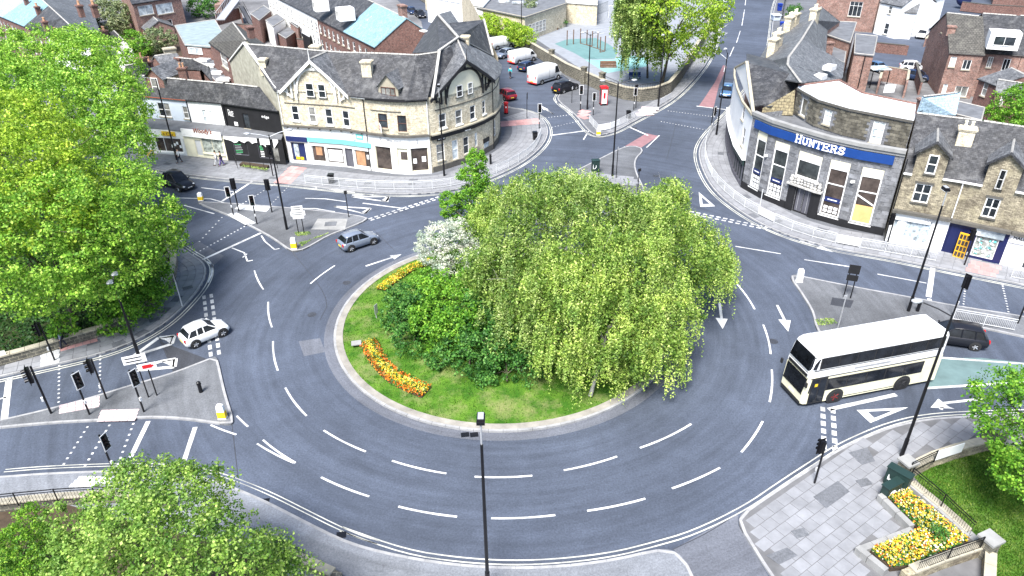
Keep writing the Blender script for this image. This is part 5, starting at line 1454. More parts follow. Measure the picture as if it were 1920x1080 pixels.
# --- terrace on the upper left, four houses along one ridge
def lerp2(a, b, t): return (a[0]+(b[0]-a[0])*t, a[1]+(b[1]-a[1])*t)
def terrace(ea, eb, ze, ra, rb, zr, units, **kw):
    """units: list of (fraction0, fraction1, label, roof material, wall material, chimneys, skylights, windows)"""
    out = []
    A, B, RA, RB = P(*ea, ze), P(*eb, ze), P(*ra, zr), P(*rb, zr)
    for f0, f1, label, rm, wm, ch, sk, extra in units:
        def px(p):    # back to a photo pixel
            v = p-Vector((0, 0, CAM_H)); return (960+F_PX*v.dot(rt)/v.dot(fw), 540-F_PX*v.dot(up)/v.dot(fw))
        q = [px(A.lerp(B, f0)), px(A.lerp(B, f1)), px(RA.lerp(RB, f0)), px(RA.lerp(RB, f1))]
        L = (B-A).length*(f1-f0)
        f_ = Facade(pts=[A.lerp(B, f0), A.lerp(B, f1)])
        wins = []
        n = max(1, int(L/2.2))
        for i in range(n):
            for z0, z1 in ((ze-2.3, ze-.9), (ze-5.0, ze-3.4)):
                u = L*(i+.5)/n
                w_ = .5
                wins.append((px(f_.pos(u-w_, z0)), px(f_.pos(u+w_, z1)), 'sash'))
        r = house('terraced_house', label, q[0], q[1], ze, q[2], q[3], zr, wm, rm, wins=wins if extra else (), chim=ch, sky=sk, group=None, **kw)
        out.append(r)
    return out
T1 = terrace((-40, 12), (127, 84), 7, (40, -36), (146, 61), 10.2, roof2=M_SLATEP, back=1.35, units=[
    (0, .33, 'terraced house with pale blue-grey roof at the left edge', M_BLUEROOF, M_BRICK, [(.1, 0), (.4, -.5), (.8, -.9)], (), 1),
    (.33, .58, 'terraced house with bright turquoise roof on the upper left', M_TURQ, M_BRICK, [(.25, .35), (.3, -.6), (.9, -.5)], (), 1),
    (.58, .8, 'terraced house with dark slate roof and leaning brick chimney', M_SLATE, M_BRICK, [(.0, .4), (.9, .55), (.4, -.7), (.9, -1.0)], (), 1),
    (.8, 1, 'end terraced house with white gable end and slate roof', M_SLATE, M_WHITE, [(.6, .75), (.5, -.6), (.95, -.9)], (), 0)])
T1b = terrace((128, 96), (206, 122), 5.0, (158, 70), (222, 94), 7.6, [
    (0, 1, 'low white walled rear wing with pale slate roof beside the end gable', M_SLATEP, M_WHITE, [(.5, -.3)], (), 0)])
house('garden_shed', 'small dark slate roofed shed below the round bush', (205, 62), (222, 80), 2.6, (214, 58), (232, 76), 3.4, M_WHITE, M_SLATE, cat='shed')
# --- brick house with white panels
r_, F_, k_ = house('brick_house', 'red brick house with white window panels and small lean-to', (248, 8), (338, -6), 7, (225, -40), (312, -56), 10, M_BRICKO, M_SLATE, wins=[((296, 28), (322, 4), 'two', M_GLASSP), ((262, 30), (285, 8), 'two', M_GLASSP), ((312, 52), (322, 36), 'door')], winR=[((352, 20), (360, 8))])
house('lean_to', 'small gabled outshot with silvery roof beside the brick house', (259, 46), (275, 58), 2.8, (278, 24), (297, 40), 4.2, M_BRICKO, M_SLATEP, cat='outbuilding')
# --- outbuildings behind the shops
r_, p_ = blockh('brick_workshop', 'brick workshop with flat grey-green felt roof', [(328, 48), (403, 37), (418, 62), (398, 88), (347, 84)], 5.2, M_BRICK, plain('green_grey_felt', (.2, .25, .26), .85, .25, .8), 'workshop')
a = Facade(pts=[P(347, 84, 5.2), P(398, 88, 5.2)]); a.window(r_, (.4, a.L*.6, 3.9, 4.9), 'two', gm=M_GLASSP, out=.06); 
house('tile_roofed_house', 'brick house with ribbed concrete tile roof and pebbledash gable', (393, 80), (430, 108), 6.8, (437, 43), (462, 76), 9.8, M_BRICK, M_TILE, wins=[((417, 122), (424, 106), 'sash')], wallR=M_PEBBLE, chim=[(.95, -.2, (1.2, .7, 1.2), M_BRICK, 0)], cat='house')
r_, p_ = blockh('flat_roofed_extension', 'low dark flat roofed extension with four rooflights', [(364, 110), (398, 95), (442, 146), (410, 157)], 3.2, M_BRICK, M_LEAD, 'extension')
for px_, py_ in ((381, 112), (393, 123), (407, 136), (422, 148)):
    p = P(px_, py_, 3.4); o = MB().box(p, (2.0, 1.3, .3), R(-12)).build('skylight', M_UPVC, r_); MB().box(p+Vector((0, 0, .16)), (1.8, 1.1, .03), R(-12)).build('pane', M_SKYL, o)
house('brick_outbuilding', 'brick outbuilding with lichen slate roof behind the shop dormer', (331, 127), (357, 131), 6.4, (330, 109), (361, 112), 7.8, M_BRICK, M_SLATE, chim=[(.2, .6, (1.4, .8, 1.0), M_BRICK, 0)], cat='outbuilding', wallR=M_BRICK)
house('brick_outbuilding', 'gabled brick outbuilding with a pale blocked window', (356, 131), (394, 137), 6.0, (362, 112), (392, 126), 7.4, M_BRICK, M_SLATE, cat='outbuilding')
house('slate_roofed_house', 'slate roofed house at the left end of the shop row', (240, 150), (266, 152), 7, (236, 124), (272, 118), 9, M_BRICK, M_SLATE, chim=[(.9, .3, (1, .7, 1.3), M_BRICK, 1, 0)])
house('slate_roofed_house', 'low slate roof with lead ridge behind the first shop', (282, 122), (326, 116), 6.8, (290, 106), (330, 100), 8.2, M_BRICK, M_SLATEP, chim=[(.8, .2, (1.4, .9, 1.1), M_SILL, 0)])
# --- terrace with the turquoise roof
T3 = terrace((500, -14), (703, 88), 7, (560, -62), (762, 35), 10.6, [
    (0, .3, 'terraced house with white dormers at the top of the picture', M_SLATE, M_WHITE, [(.2, .1), (.9, .1)], (), 1),
    (.3, .55, 'terraced house with dark slate roof and white painted rear wall', M_SLATE, M_WHITE, [(.05, .1)], ((598, 10, .9, 1.3),), 1),
    (.55, .78, 'terraced house with dark slate roof, white dormer and skylight', M_SLATE, M_BRICK, [(.6, -.1)], ((672, 33, .9, 1.3),), 1),
    (.78, 1, 'end terraced house with bright turquoise roof and red brick gable', M_TURQ, M_BRICK, [(.85, -.05, (1.4, .8, 1.4), M_BRICKO, 0)], ((695, 36, .9, 1.1), (717, 50, .9, 1.1)), 1)])
def box_dormer(root, px_, py_, z, w, d, h, rz, m=M_WHITE):
    p = P(px_, py_, z); o = MB().box((p.x, p.y, z-h/2), (w, d, h), rz).build('dormer', m, root)
    f = Vector((math.sin(rz), -math.cos(rz), 0)); t = Vector((math.cos(rz), math.sin(rz), 0))
    c = Vector((p.x, p.y, 0))+f*(d/2+.02)
    fc = Facade(pts=[c-t*w*.35, c+t*w*.35]); fc.window(root, (0, fc.L, z-h*.75, z-h*.2), 'two', out=.04, name='dormer_window')
ang3 = math.atan2((P(703, 88, 7)-P(657, 58, 7)).y, (P(703, 88, 7)-P(657, 58, 7)).x)
box_dormer(T3[2][0], 646, 14, 10.4, 2.2, 2.4, 1.8, ang3); box_dormer(T3[1][0], 600, -2, 10.4, 2, 2.2, 1.8, ang3)
for i in range(3):
    p = P(640+9*i, 50+7*i, 6.5)
# yards, walls and outhouses between
def lowwall(label, px, h, mat, w=.25, z=.13, name='garden_wall', cop=True, cat='wall'):
    pts = [P(*q, z) for q in px]
    root = thing(name, label, cat, pts[0])
    mb = MB(); l = offset_path(pts, w/2); r_ = offset_path(pts, -w/2)
    for i in range(len(pts)-1): mb.add([l[i], r_[i], r_[i+1], l[i+1]]+[v+Vector((0, 0, h)) for v in (l[i], r_[i], r_[i+1], l[i+1])], [(0, 1, 5, 4), (1, 2, 6, 5), (2, 3, 7, 6), (3, 0, 4, 7), (4, 5, 6, 7)])
    mb.build('masonry', mat, root)
    if cop:
        l = offset_path(pts, w/2+.05); r_ = offset_path(pts, -w/2-.05); cb = MB()
        st = [resample(x, .9) for x in (l, r_)]
        for a, b, c, d in zip(st[0][:-1], st[0][1:], st[1][1:], st[1][:-1]):
            b2, c2 = a.lerp(b, .97), d.lerp(c, .97)
            lo = [v+Vector((0, 0, h+.002)) for v in (a, d, c2, b2)]; hi = [v+Vector((0, 0, h+.1+random.uniform(0, .015))) for v in (a, d, c2, b2)]
            cb.add(lo+hi, [(0, 1, 5, 4), (1, 2, 6, 5), (2, 3, 7, 6), (3, 0, 4, 7), (4, 5, 6, 7)])
        if cb.v: cb.build('coping_stones', M_SILL if mat is not M_BRICK else M_SILLD, root)
    return root
lowwall('brown brick yard wall behind the workshop', [(408, 48), (452, 35), (456, 46)], 2.2, M_BRICK)
lowwall('long brick yard wall below the terrace steps', [(440, 62), (492, 66), (530, 88)], 1.8, M_BRICK)
lowwall('brick yard wall below the turquoise roofed house', [(560, 92), (640, 104), (700, 112)], 1.8, M_BRICK)
lowwall('short brick wall between terrace yards', [(590, 84), (606, 66)], 1.8, M_BRICK)
lowwall('short brick wall beside the wooden gate', [(618, 92), (634, 76)], 1.8, M_BRICK)
lowwall('wall at the top yard beside the dark shed', [(545, 76), (560, 56)], 1.8, M_BRICKO)
blockh('yard_shed', 'black boarded shed with white edged flat roof', [(566, 60), (590, 36), (600, 42), (580, 68)], 3.4, M_BLACKW, M_FLAT, 'shed')
blockh('yard_shed', 'low grey roofed outhouse below the terrace', [(520, 62), (540, 50), (556, 58), (536, 72)], 2.6, M_BRICK, M_LEAD, 'shed')
blockh('yard_shed', 'small brick outhouse with pale roof behind the ridge chimney', [(608, 84), (622, 76), (632, 82), (618, 92)], 2.4, M_BRICK, M_FLAT, 'shed')
blockh('rear_outshot', 'white rendered rear outshot among the yards', [(498, 38), (520, 26), (534, 36), (512, 50)], 4.0, M_WHITE, M_LEAD, 'outbuilding')
blockh('rear_outshot', 'brick rear outshot with flat dark roof among the yards', [(470, 26), (494, 10), (508, 20), (486, 38)], 4.4, M_BRICK, M_LEAD, 'outbuilding')
blockh('rear_outshot', 'dark slate outshot in front of white terrace windows', [(544, 42), (566, 26), (580, 34), (558, 52)], 3.8, M_BRICKO, M_SLATE, 'outbuilding')
# fire escape and sloping walkway
fe = thing('fire_escape', 'black metal fire escape stair with white treads', 'stair', P(463, 46, 0))
a, b = P(470, 52, 0), P(448, 12, 4.2); n = Vector((1, -.3, 0)).normalized()*1.1
for s_ in (0, 1): MB().tube([a+n*s_, b+n*s_], .08, 5).build('stringer', M_BLACK, fe); MB().tube([a+n*s_+Vector((0, 0, 1)), b+n*s_+Vector((0, 0, 1))], .04, 5).build('handrail', M_BLACK, fe)
for i in range(14): p = a.lerp(b, (i+.5)/14); MB().obox(p, n, (b-a).normalized()*.25*Vector((1, 1, 0)).length, (0, 0, .05)).build('tread', M_GALV, fe)
wk = thing('sloping_walkway', 'pale metal walkway sloping down beside the workshop', 'walkway', P(408, 38, 0))
a, b = P(405, 36, 3.6), P(436, -4, 6.0); n = Vector((1, 0, 0))*1.7
MB().slabpoly([a, a+n, b+n, b], .2).build('deck', M_GALV, wk)
for s_ in (0, 1):
    MB().tube([a+n*s_+Vector((0, 0, 1.1)), b+n*s_+Vector((0, 0, 1.1))], .04, 5).build('handrail', M_WHITEM, wk)
    bb = MB()
    for i in range(12): p = a.lerp(b, i/11)+n*s_; bb.cyl(p, p+Vector((0, 0, 1.1)), .025, n=5)
    bb.build('railing_bars', M_WHITEM, wk)['kind'] = 'stuff'
MB().prism([P(408, 40, 0), P(420, 39, 0), P(440, 8, 0), P(428, 8, 0)], 0, 3.3).build('support_wall', M_BRICKO, wk)
# satellite dishes, poles, chairs as yard clutter
for i, (px_, py_, h_) in enumerate(((556, 62, 6.5), (575, 70, 5.5), (598, 88, 5.0), (588, 50, 4.5))):
    p = P(px_, py_, 0); o = MB().cyl(p, p+Vector((0, 0, h_)), .05, .03, 6).build('clothes_pole', M_WHITEM)
    tag(o, 'slender white pole standing in the terrace yards, %s' % ['tallest one, beside the dark shed', 'in front of the dark shed', 'nearest the ridge chimney', 'behind the dark shed'][i], 'pole')
# ================================================================ school side
pg = patchz('playground', [(905, 40), (1000, 70), (1075, 120), (1140, 160), (1240, 170), (1285, 120), (1318, 60), (1330, -30), (960, -30)], plain('playground_tarmac', (.21, .225, .25), .9, .15, .8), .15)
patchz('play_surface', [(1040, 82), (1062, 74), (1117, 71), (1140, 82), (1160, 95), (1152, 110), (1097, 111), (1078, 100)], plain('green_safety_surface', (.1, .19, .19), .9, .12, 1), .157)
patchz('play_surface', [(1097, 112), (1152, 112), (1166, 102), (1215, 108), (1215, 124), (1180, 130), (1137, 137)], plain('turquoise_safety_surface', (.18, .36, .35), .9, .1, 1), .156)
for q in ([(1108, 46), (1128, 37), (1150, 40), (1165, 46)], [(1095, 60), (1165, 50), (1165, 46)], [(1113, 66), (1180, 50)], [(1163, 96), (1178, 80)]):
    strip_mb = MB(); strip(strip_mb, [P(*p, .16) for p in q], .12, .163); tag(strip_mb.build('court_line', M_PAINT), kind='structure')
W_PX = [(880, 36), (912, 58), (985, 92), (1062, 140), (1105, 160), (1140, 176), (1170, 186), (1200, 190), (1230, 186), (1254, 176), (1276, 148), (1292, 122), (1324, 70), (1332, 30), (1330, -20)]
sw = lowwall('long sooty stone boundary wall round the school corner', W_PX, 1.7, M_STONED, .45, .13, 'boundary_wall')
for i, (px_, py_) in enumerate(((1034, 122), (1094, 157), (1128, 168))):
    p = P(px_, py_, .13); MB().box((p.x, p.y, 1.3), (.7, .7, 2.5), R(-40)).box((p.x, p.y, 2.6), (.85, .85, .15), R(-40)).build('pier', M_STONED, sw)
lowwall('high rough stone wall at the top of the parking street', [(800, 18), (842, 34), (905, 50)], 3.6, M_STONE, .5, .13, 'boundary_wall')
lowwall('old stone wall along the top lane', [(760, -20), (820, 20)], 3.0, M_STONED, .5, .13, 'boundary_wall')
sch, p_ = blockh('school_building', 'pale stone school building with parapet and many paned windows', [(895, 14), (984, 32), (1062, 6), (1050, -30), (925, -34)], 4.6, M_STONE, M_LEAD, 'school', parapet=M_SILL)
fa = Facade(pts=[P(895, 14, 4.6), P(984, 32, 4.6)]); fb = Facade(pts=[P(984, 32, 4.6), P(1062, 6, 4.6)])
for u in (2.2, 5.2): fa.window(sch, (u, u+.9, 1.4, 3.2), 'sash', out=.04, sill=M_SILL)
for i in range(5): fb.window(sch, (1.2+1.35*i, 2.4+1.35*i, 1.0, 3.0), 'grid', out=.04)
for i in range(9):
    p = P(932+10*i, -2-.4*i, 5.0); 
for i in range(3):
    p = P(945+26*i, 4+2*i, 4.7); MB().box((p.x, p.y, 4.85), (2.2, 1.0, .35), .3).build('rooflight', M_SKYL, sch)
blockh('school_annexe', 'cream school annexe with white canopy at the top', [(1062, 4), (1120, 8), (1120, -30), (1062, -30)], 4.2, M_STONE, M_FLAT, 'school', parapet=M_SILL)
blockh('white_canopy', 'bright white flat canopy roof at the top of the picture', [(800, -6), (905, 12), (925, -10), (840, -30)], 5.0, M_WHITE, M_FLAT, 'building')
# climbing frame posts
cf = thing('climbing_frame', 'brown timber climbing frame with bars on the green surface', 'climbing frame', P(1110, 90, .15))
pp_ = [(1063, 85), (1075, 83), (1088, 81), (1100, 84), (1120, 91), (1134, 96), (1110, 86), (1125, 98)]
for q in pp_: p = P(*q, .15); MB().cyl(p, p+Vector((0, 0, 2.6)), .09).build('post', M_WOOD, cf)
for i, j in ((3, 4), (4, 5), (2, 3), (3, 6), (5, 7)): a, b = P(*pp_[i], 2.5), P(*pp_[j], 2.5); MB().tube([a, b], .06, 5).build('bar', M_WOOD, cf)
p = P(1140, 126, .15); pb_ = thing('planter_box', 'red-brown timber planter box on the turquoise surface', 'planter', p)
for k in range(4): MB().box(p+Vector((0, 0, .15+.22*k)), (2.6-.02*k, 1.0, .2)).build('board', M_WOOD if k % 2 else M_BRICKO, pb_)
p = P(1014, 52, .15); o = MB().sphere(p+Vector((0, 0, .5)), 1.3, 10, 6, (1, .8, .6)).build('planter_tub', M_CREAM, smooth=True); tag(o, 'round cream tub at the school hedge corner', 'tub')
bn = thing('bench', 'low timber bench beside the school hedge', 'bench', P(1036, 56, .15)); p = P(1036, 56, .15)
MB().box(p+Vector((0, 0, .45)), (2.6, .5, .08), .15).build('seat', M_SILL, bn)
for s_ in (-1, 1): MB().box(p+Vector((s_*1, .1*s_, .2)), (.1, .45, .42), .15).build('leg', M_WOOD, bn)
gp = thing('goal_frame', 'white goal frame at the top of the playground', 'goal', P(1150, 34, .15))
a, b = P(1141, 33, .15), P(1166, 36, .15)
for p in (a, b): MB().cyl(p, p+Vector((0, 0, 2.4)), .08).build('post', M_WHITEM, gp)
MB().tube([a+Vector((0, 0, 2.4)), b+Vector((0, 0, 2.4))], .08, 6).build('crossbar', M_WHITEM, gp)
MB().tube([a+Vector((0, 0, 2.4)), a+Vector((0, 2, .1))], .05, 5).tube([b+Vector((0, 0, 2.4)), b+Vector((0, 2, .1))], .05, 5).build('back_stay', M_WHITEM, gp)
fn = thing('mesh_fence', 'green mesh fence in front of the school annexe', 'fence', P(1060, 36, .15))
fp = [P(*q, .15) for q in ((1048, 40), (1080, 36), (1110, 32), (1140, 20))]
for a, b in zip(fp[:-1], fp[1:]):
    mb = MB(); k = int((b-a).length/.5)
    for i in range(k): p = a.lerp(b, i/k); mb.cyl(p, p+Vector((0, 0, 2)), .02, n=4, cap=False)
    mb.tube([a+Vector((0, 0, 2)), b+Vector((0, 0, 2))], .03, 4); mb.build('fence_panel', M_DKGREEN, fn)
# low railings on the school wall corner
rl = thing('wall_railing', 'grey railings on top of the curved school wall', 'railing', P(1150, 172, 1.8))
rp_ = [P(*q, 1.9) for q in ((1128, 152), (1160, 166), (1200, 171), (1232, 167), (1252, 156))]
mb = MB()
for a, b in zip(rp_[:-1], rp_[1:]):
    k = int((b-a).length/.35)
    for i in range(k): p = a.lerp(b, i/k); mb.cyl(p, p+Vector((0, 0, .9)), .015, n=4, cap=False)
mb.build('railing_bars', M_BLACK, rl)['kind'] = 'stuff'
MB().tube([p+Vector((0, 0, .9)) for p in rp_], .03, 5).build('top_rail', M_BLACK, rl)
# ================================================================ right background
def house_b(name, label, a, b, ze, depth, rise, wallm, roofm, zg=.13, **kw):
    A, B = P(*a, zg), P(*b, zg)
    t = (B-A).normalized(); n = Vector((-t.y, t.x, 0))
    def px(p): v = p-Vector((0, 0, CAM_H)); return (960+F_PX*v.dot(rt)/v.dot(fw), 540-F_PX*v.dot(up)/v.dot(fw))
    z = lambda p, h: Vector((p.x, p.y, h))
    return house(name, label, px(z(A, ze)), px(z(B, ze)), ze, px(z(A+n*depth/2, ze+rise)), px(z(B+n*depth/2, ze+rise)), ze+rise, wallm, roofm, zg=zg, **kw)
house_b('brick_house', 'large red brick house at the top with white mullioned window', (1522, 52), (1634, 61), 7, 9, 3.5, M_BRICKO, M_SLATE, wins=[((1589, 30), (1619, 4), 'top')])
house_b('white_house', 'white rendered house with grey windows beside the brick house', (1637, 63), (1677, 73), 5.8, 8, 2.5, M_WHITE, M_SLATEP, wins=[((1655, 63), (1668, 45), 'sash'), ((1664, 25), (1674, 12), 'sash'), ((1632, 59), (1642, 43), 'door')])
house_b('white_house', 'narrow white rendered house end beside the parked white car', (1684, 72), (1705, 74), 4.8, 9, 2.2, M_WHITE, M_SLATEP)
house_b('white_house', 'long white rendered building at the back of the yard', (1708, 60), (1758, 48), 5.6, 9, 2.6, M_WHITE, M_SLATEP)
HB1 = house('brick_house', 'brick house with concrete tile roof and white windows facing the yard', (1781, 98), (1845, 102), 6.2, (1776, 25), (1841, 32), 10.0, M_BRICKO, M_TILE, wins=[((1778, 125), (1795, 107), 'plain', M_GLASSP), ((1802, 130), (1823, 113), 'casement'), ((1787, 180), (1817, 163), 'casement'), ((1764, 177), (1778, 158), 'door', M_GLASSP)], winL=[((1765, 60), (1772, 42))], chim=[(.05, .5, (1.0, .8, 1.0), M_BRICKO, 0)])
HB2 = house('brick_house', 'brick house with slate roof and white box dormer', (1846, 98), (1916, 103), 6.2, (1843, 26), (1912, 31), 10.0, M_BRICKO, M_SLATE, wins=[((1848, 126), (1864, 107), 'cross'), ((1876, 132), (1897, 111), 'casement')])
box_dormer(HB2[0], 1886, 58, 9.2, 3.6, 2.6, 2.2, math.atan2((P(1916, 103, 6)-P(1846, 98, 6)).y, (P(1916, 103, 6)-P(1846, 98, 6)).x))
house('brick_house', 'brick house with blue-grey slate roof at the right edge', (1917, 103), (1985, 108), 6.2, (1913, 30), (1980, 36), 10.0, M_BRICKO, M_SLATE)
house('rear_wing', 'brick rear wing with small slate roof and arched white windows', (1836, 148), (1868, 160), 4.6, (1896, 128), (1924, 142), 6.0, M_BRICK, M_SLATEP, wins=[((1838, 178), (1856, 152), 'sash', M_GLASSG)], cat='outbuilding')
house('rear_wing', 'low brick rear wing with arched window near the tree', (1868, 172), (1920, 180), 4.0, (1872, 150), (1924, 158), 5.2, M_BRICK, M_SLATEP, wins=[((1872, 197), (1886, 176), 'sash', M_GLASSG)], cat='outbuilding')
house('workshop_roof', 'brick workshop with pale blue corrugated sheet roof', (1724, 212), (1790, 214), 5.6, (1731, 182), (1799, 174), 7.4, M_BRICKO, M_BLUEROOF, cat='workshop', wallR=M_BRICK)
blockh('brick_outhouse', 'orange-brown brick outhouse beside the blue sheet roof', [(1792, 214), (1796, 190), (1846, 202), (1840, 226)], 4.6, M_BRICKO, M_LEAD, 'outbuilding')
lowwall('rough brick wall with a white sign in the back yard', [(1643, 176), (1650, 152), (1697, 160), (1693, 184)], 2.2, M_BRICKO)
lowwall('long narrow brick wall between the yards', [(1722, 178), (1712, 138)], 1.8, M_BRICK)
lowwall('brick wall behind the blue wheelie bins', [(1640, 98), (1700, 104)], 1.6, M_BRICK)
lowwall('stepped brick garden wall beside the parked white car', [(1732, 88), (1756, 66)], 1.4, M_BRICKO)
lowwall('brick wall at the top right corner', [(1800, 20), (1850, 26), (1925, 30)], 1.8, M_BRICK)
o = MB().box(P(1668, 166, 1.6), (1.6, .06, 1.1), .1).build('blank_sign', M_LETTER); tag(o, 'blank white sign fixed on the rough brick yard wall', 'sign')
ws_ = thing('yard_staircase', 'black framed lean-to in the back yard below the outhouse', 'shelter', P(1635, 165, .13))
a = P(1630, 165, .13)
for dx, dy in ((0, 0), (2.4, 0), (0, 2), (2.4, 2)): MB().cyl(a+Vector((dx, dy, 0)), a+Vector((dx, dy, 2.6)), .07).build('post', M_BLACK, ws_)
MB().box(a+Vector((1.2, 1, 2.65)), (2.8, 2.4, .1)).build('roof', M_GLASSP, ws_)
p = P(1730, 196, 6); tag(chimney(None, (p.x, p.y, 5.0), 1, .8, 1.4, 0, M_BRICKO, 0, name='chimney_stack'), 'stone topped chimney stack beside the white flat roof', 'chimney')
bd = MB().sphere(P(1808, -2, 2), 1.5, 12, 8).build('blue_tank', M_NAVY, smooth=True); tag(bd, 'dark blue rounded tank at the top right', 'tank')
# walls of the small side yard by the curved row
lowwall('black railing wall by the blue crates near the road', [(1466, 36), (1470, 10), (1478, -20)], 1.6, M_BLACKW, .12, cop=False)

# farther rows that fill the top of the picture
far = [((-60, -22), (60, -52), 'far terraced roof with three chimneys beyond the top left corner', M_SLATEP), ((395, -10), (520, -46), 'far brick terrace at the top beyond the fire escape', M_SLATE), ((120, -4), (210, -30), 'far slate roofed row behind the round bush', M_SLATE), ((1860, 8), (1990, 16), 'far brick house beyond the top right wall', M_SLATE), ((1560, -12), (1640, -10), 'far roof beyond the top brick house', M_SLATE)]
for (a, b, lab, rm) in far: house_b('terraced_house', lab, a, b, 6.5, 9, 3, M_BRICK, rm, chim=[(.1, .1), (.5, .1), (.9, .1)])
# ---------------------------------------------------------------- vegetation
L_BRIGHT = leafmat('bright_sycamore_leaf', (.08, .22, .015), (.26, .5, .05), (.46, .64, .13))
L_LIME = leafmat('yellow_green_leaf', (.14, .28, .015), (.34, .52, .04), (.52, .64, .11))
L_MID = leafmat('mid_green_leaf', (.05, .17, .012), (.15, .36, .03), (.28, .48, .06))
L_DARK = leafmat('dark_shrub_leaf', (.02, .085, .018), (.065, .21, .035), (.17, .36, .08), .35)
L_BIRCH = leafmat('birch_leaf', (.15, .27, .03), (.4, .56, .12), (.6, .7, .26))
L_OLIVE = leafmat('olive_leaf', (.12, .21, .03), (.31, .44, .12), (.5, .6, .26))
L_GREY = leafmat('grey_green_leaf', (.09, .13, .05), (.25, .32, .16), (.45, .5, .33))
L_BLOSSOM = leafmat('white_blossom', (.3, .36, .24), (.66, .7, .66), (.8, .8, .82), .3)
L_GARDEN = leafmat('garden_tree_leaf', (.07, .17, .02), (.22, .38, .06), (.42, .56, .17))
L_BIRCHIN = leafmat('birch_leaf_painted_shade', (.05, .11, .015), (.16, .28, .04), (.3, .42, .1))  # darker copy of the birch leaf: inner crown shade put into the colour
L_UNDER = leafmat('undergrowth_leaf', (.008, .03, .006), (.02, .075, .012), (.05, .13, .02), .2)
M_BARK = plain('bark', (.09, .075, .055), .95, .4, 4, bump=.6)
M_BIRCHBARK = plain('birch_bark', (.3, .29, .26), .8, .5, 5, bump=.3)
F_ORANGE = leafmat('orange_flower', (.3, .05, .01), (.62, .17, .015), (.7, .3, .03), .1)
F_YELLOW = leafmat('yellow_flower', (.5, .32, .01), (.78, .56, .03), (.8, .7, .25), .1)
F_WHITE = leafmat('white_flower', (.55, .45, .3), (.8, .8, .75), None, .1)
def quads(pts, nrm, size, asp=1.0, jitter=.9, spin=None):
    """numpy leaf cards: one small bent quad per point"""
    n = len(pts)
    v = nrm+rng.normal(0, jitter, (n, 3)); v /= np.linalg.norm(v, axis=1, keepdims=True)+1e-9
    a = np.cross(v, rng.normal(0, 1, (n, 3)) if spin is None else spin); a /= np.linalg.norm(a, axis=1, keepdims=True)+1e-9
    b = np.cross(v, a)
    s = size*rng.uniform(.6, 1.35, (n, 1))
    a = a*s*.5*asp; b = b*s*.5
    q = np.stack([pts-b, pts+a*.9+b*.1, pts+b, pts-a*.9+b*.1], 1)
    return q.reshape(-1, 3)
def leafmesh(name, v, mat, parent=None, off=None, kind=None):
    n = len(v)//4
    me = bpy.data.meshes.new(name)
    me.vertices.add(len(v)); me.loops.add(len(v)); me.polygons.add(n)
    if parent is not None: o_ = np.array(wloc(parent))
    else: o_ = np.array([v[:, 0].mean(), v[:, 1].mean(), v[:, 2].min()])
    me.vertices.foreach_set('co', (v-o_).astype(np.float32).ravel())
    me.loops.foreach_set('vertex_index', np.arange(len(v), dtype=np.int32))
    me.polygons.foreach_set('loop_start', np.arange(0, len(v), 4, dtype=np.int32))
    me.update(calc_edges=True)
    me.materials.append(mat)
    o = bpy.data.objects.new(name, me); C.objects.link(o)
    if parent is not None: o.parent = parent
    else: o.location = o_
    if kind: o['kind'] = kind
    return o
def sphere_dirs(n, up=0.0):
    d = rng.normal(0, 1, (n, 3)); d[:, 2] += up; return d/np.linalg.norm(d, axis=1, keepdims=True)
def crown_points(blobs, clump_r, per, cover=1.2, inner=.16, flat=.85):
    """leaves gathered in clumps spread over overlapping lobes; returns points and outward directions"""
    cs, rs, ds = [], [], []
    B = np.array([[b[0].x, b[0].y, b[0].z] for b in blobs]); RR = np.array([b[1] for b in blobs])
    for c, r in zip(B, RR):
        n = int(cover*4*math.pi*r*r/(math.pi*clump_r**2))
        d = sphere_dirs(n, .25)
        rad = r*(1-rng.uniform(0, .22, (n, 1))**1.2)*rng.uniform(.86, 1.1, (n, 1))
        p = c+d*rad*np.array([1, 1, flat])
        keep = np.ones(n, bool)
        for c2, r2 in zip(B, RR):
            if c2 is c: continue
            keep &= np.linalg.norm((p-c2)/np.array([1, 1, flat]), axis=1) > r2*.78
        q = p*np.array([1.15, 1.15, 1.5])/max(clump_r*2.2, .5)
        keep &= (np.sin(q[:, 0]+1.3*np.sin(q[:, 1]))+np.sin(q[:, 1]*1.1+q[:, 2])+np.sin(q[:, 2]*1.3+q[:, 0]*.7)) > -1.15
        p, d = p[keep], d[keep]
        cs.append(p); ds.append(d); rs.append(np.full(len(p), clump_r)*rng.uniform(.45, 1.6, len(p)))
        m = int(n*inner)
        if m:
            d2 = sphere_dirs(m); cs.append(c+d2*r*rng.uniform(.2, .75, (m, 1))); ds.append(d2); rs.append(np.full(m, clump_r))
    cs, ds, rs = np.concatenate(cs), np.concatenate(ds), np.concatenate(rs)
    k = np.repeat(np.arange(len(cs)), per)
    d = sphere_dirs(len(k), .35)+ds[k]*.5; d /= np.linalg.norm(d, axis=1, keepdims=True)
    p = cs[k]+d*(rs[k]*rng.uniform(.45, 1.05, len(k)))[:, None]*np.array([1, 1, .7])
    return p, d
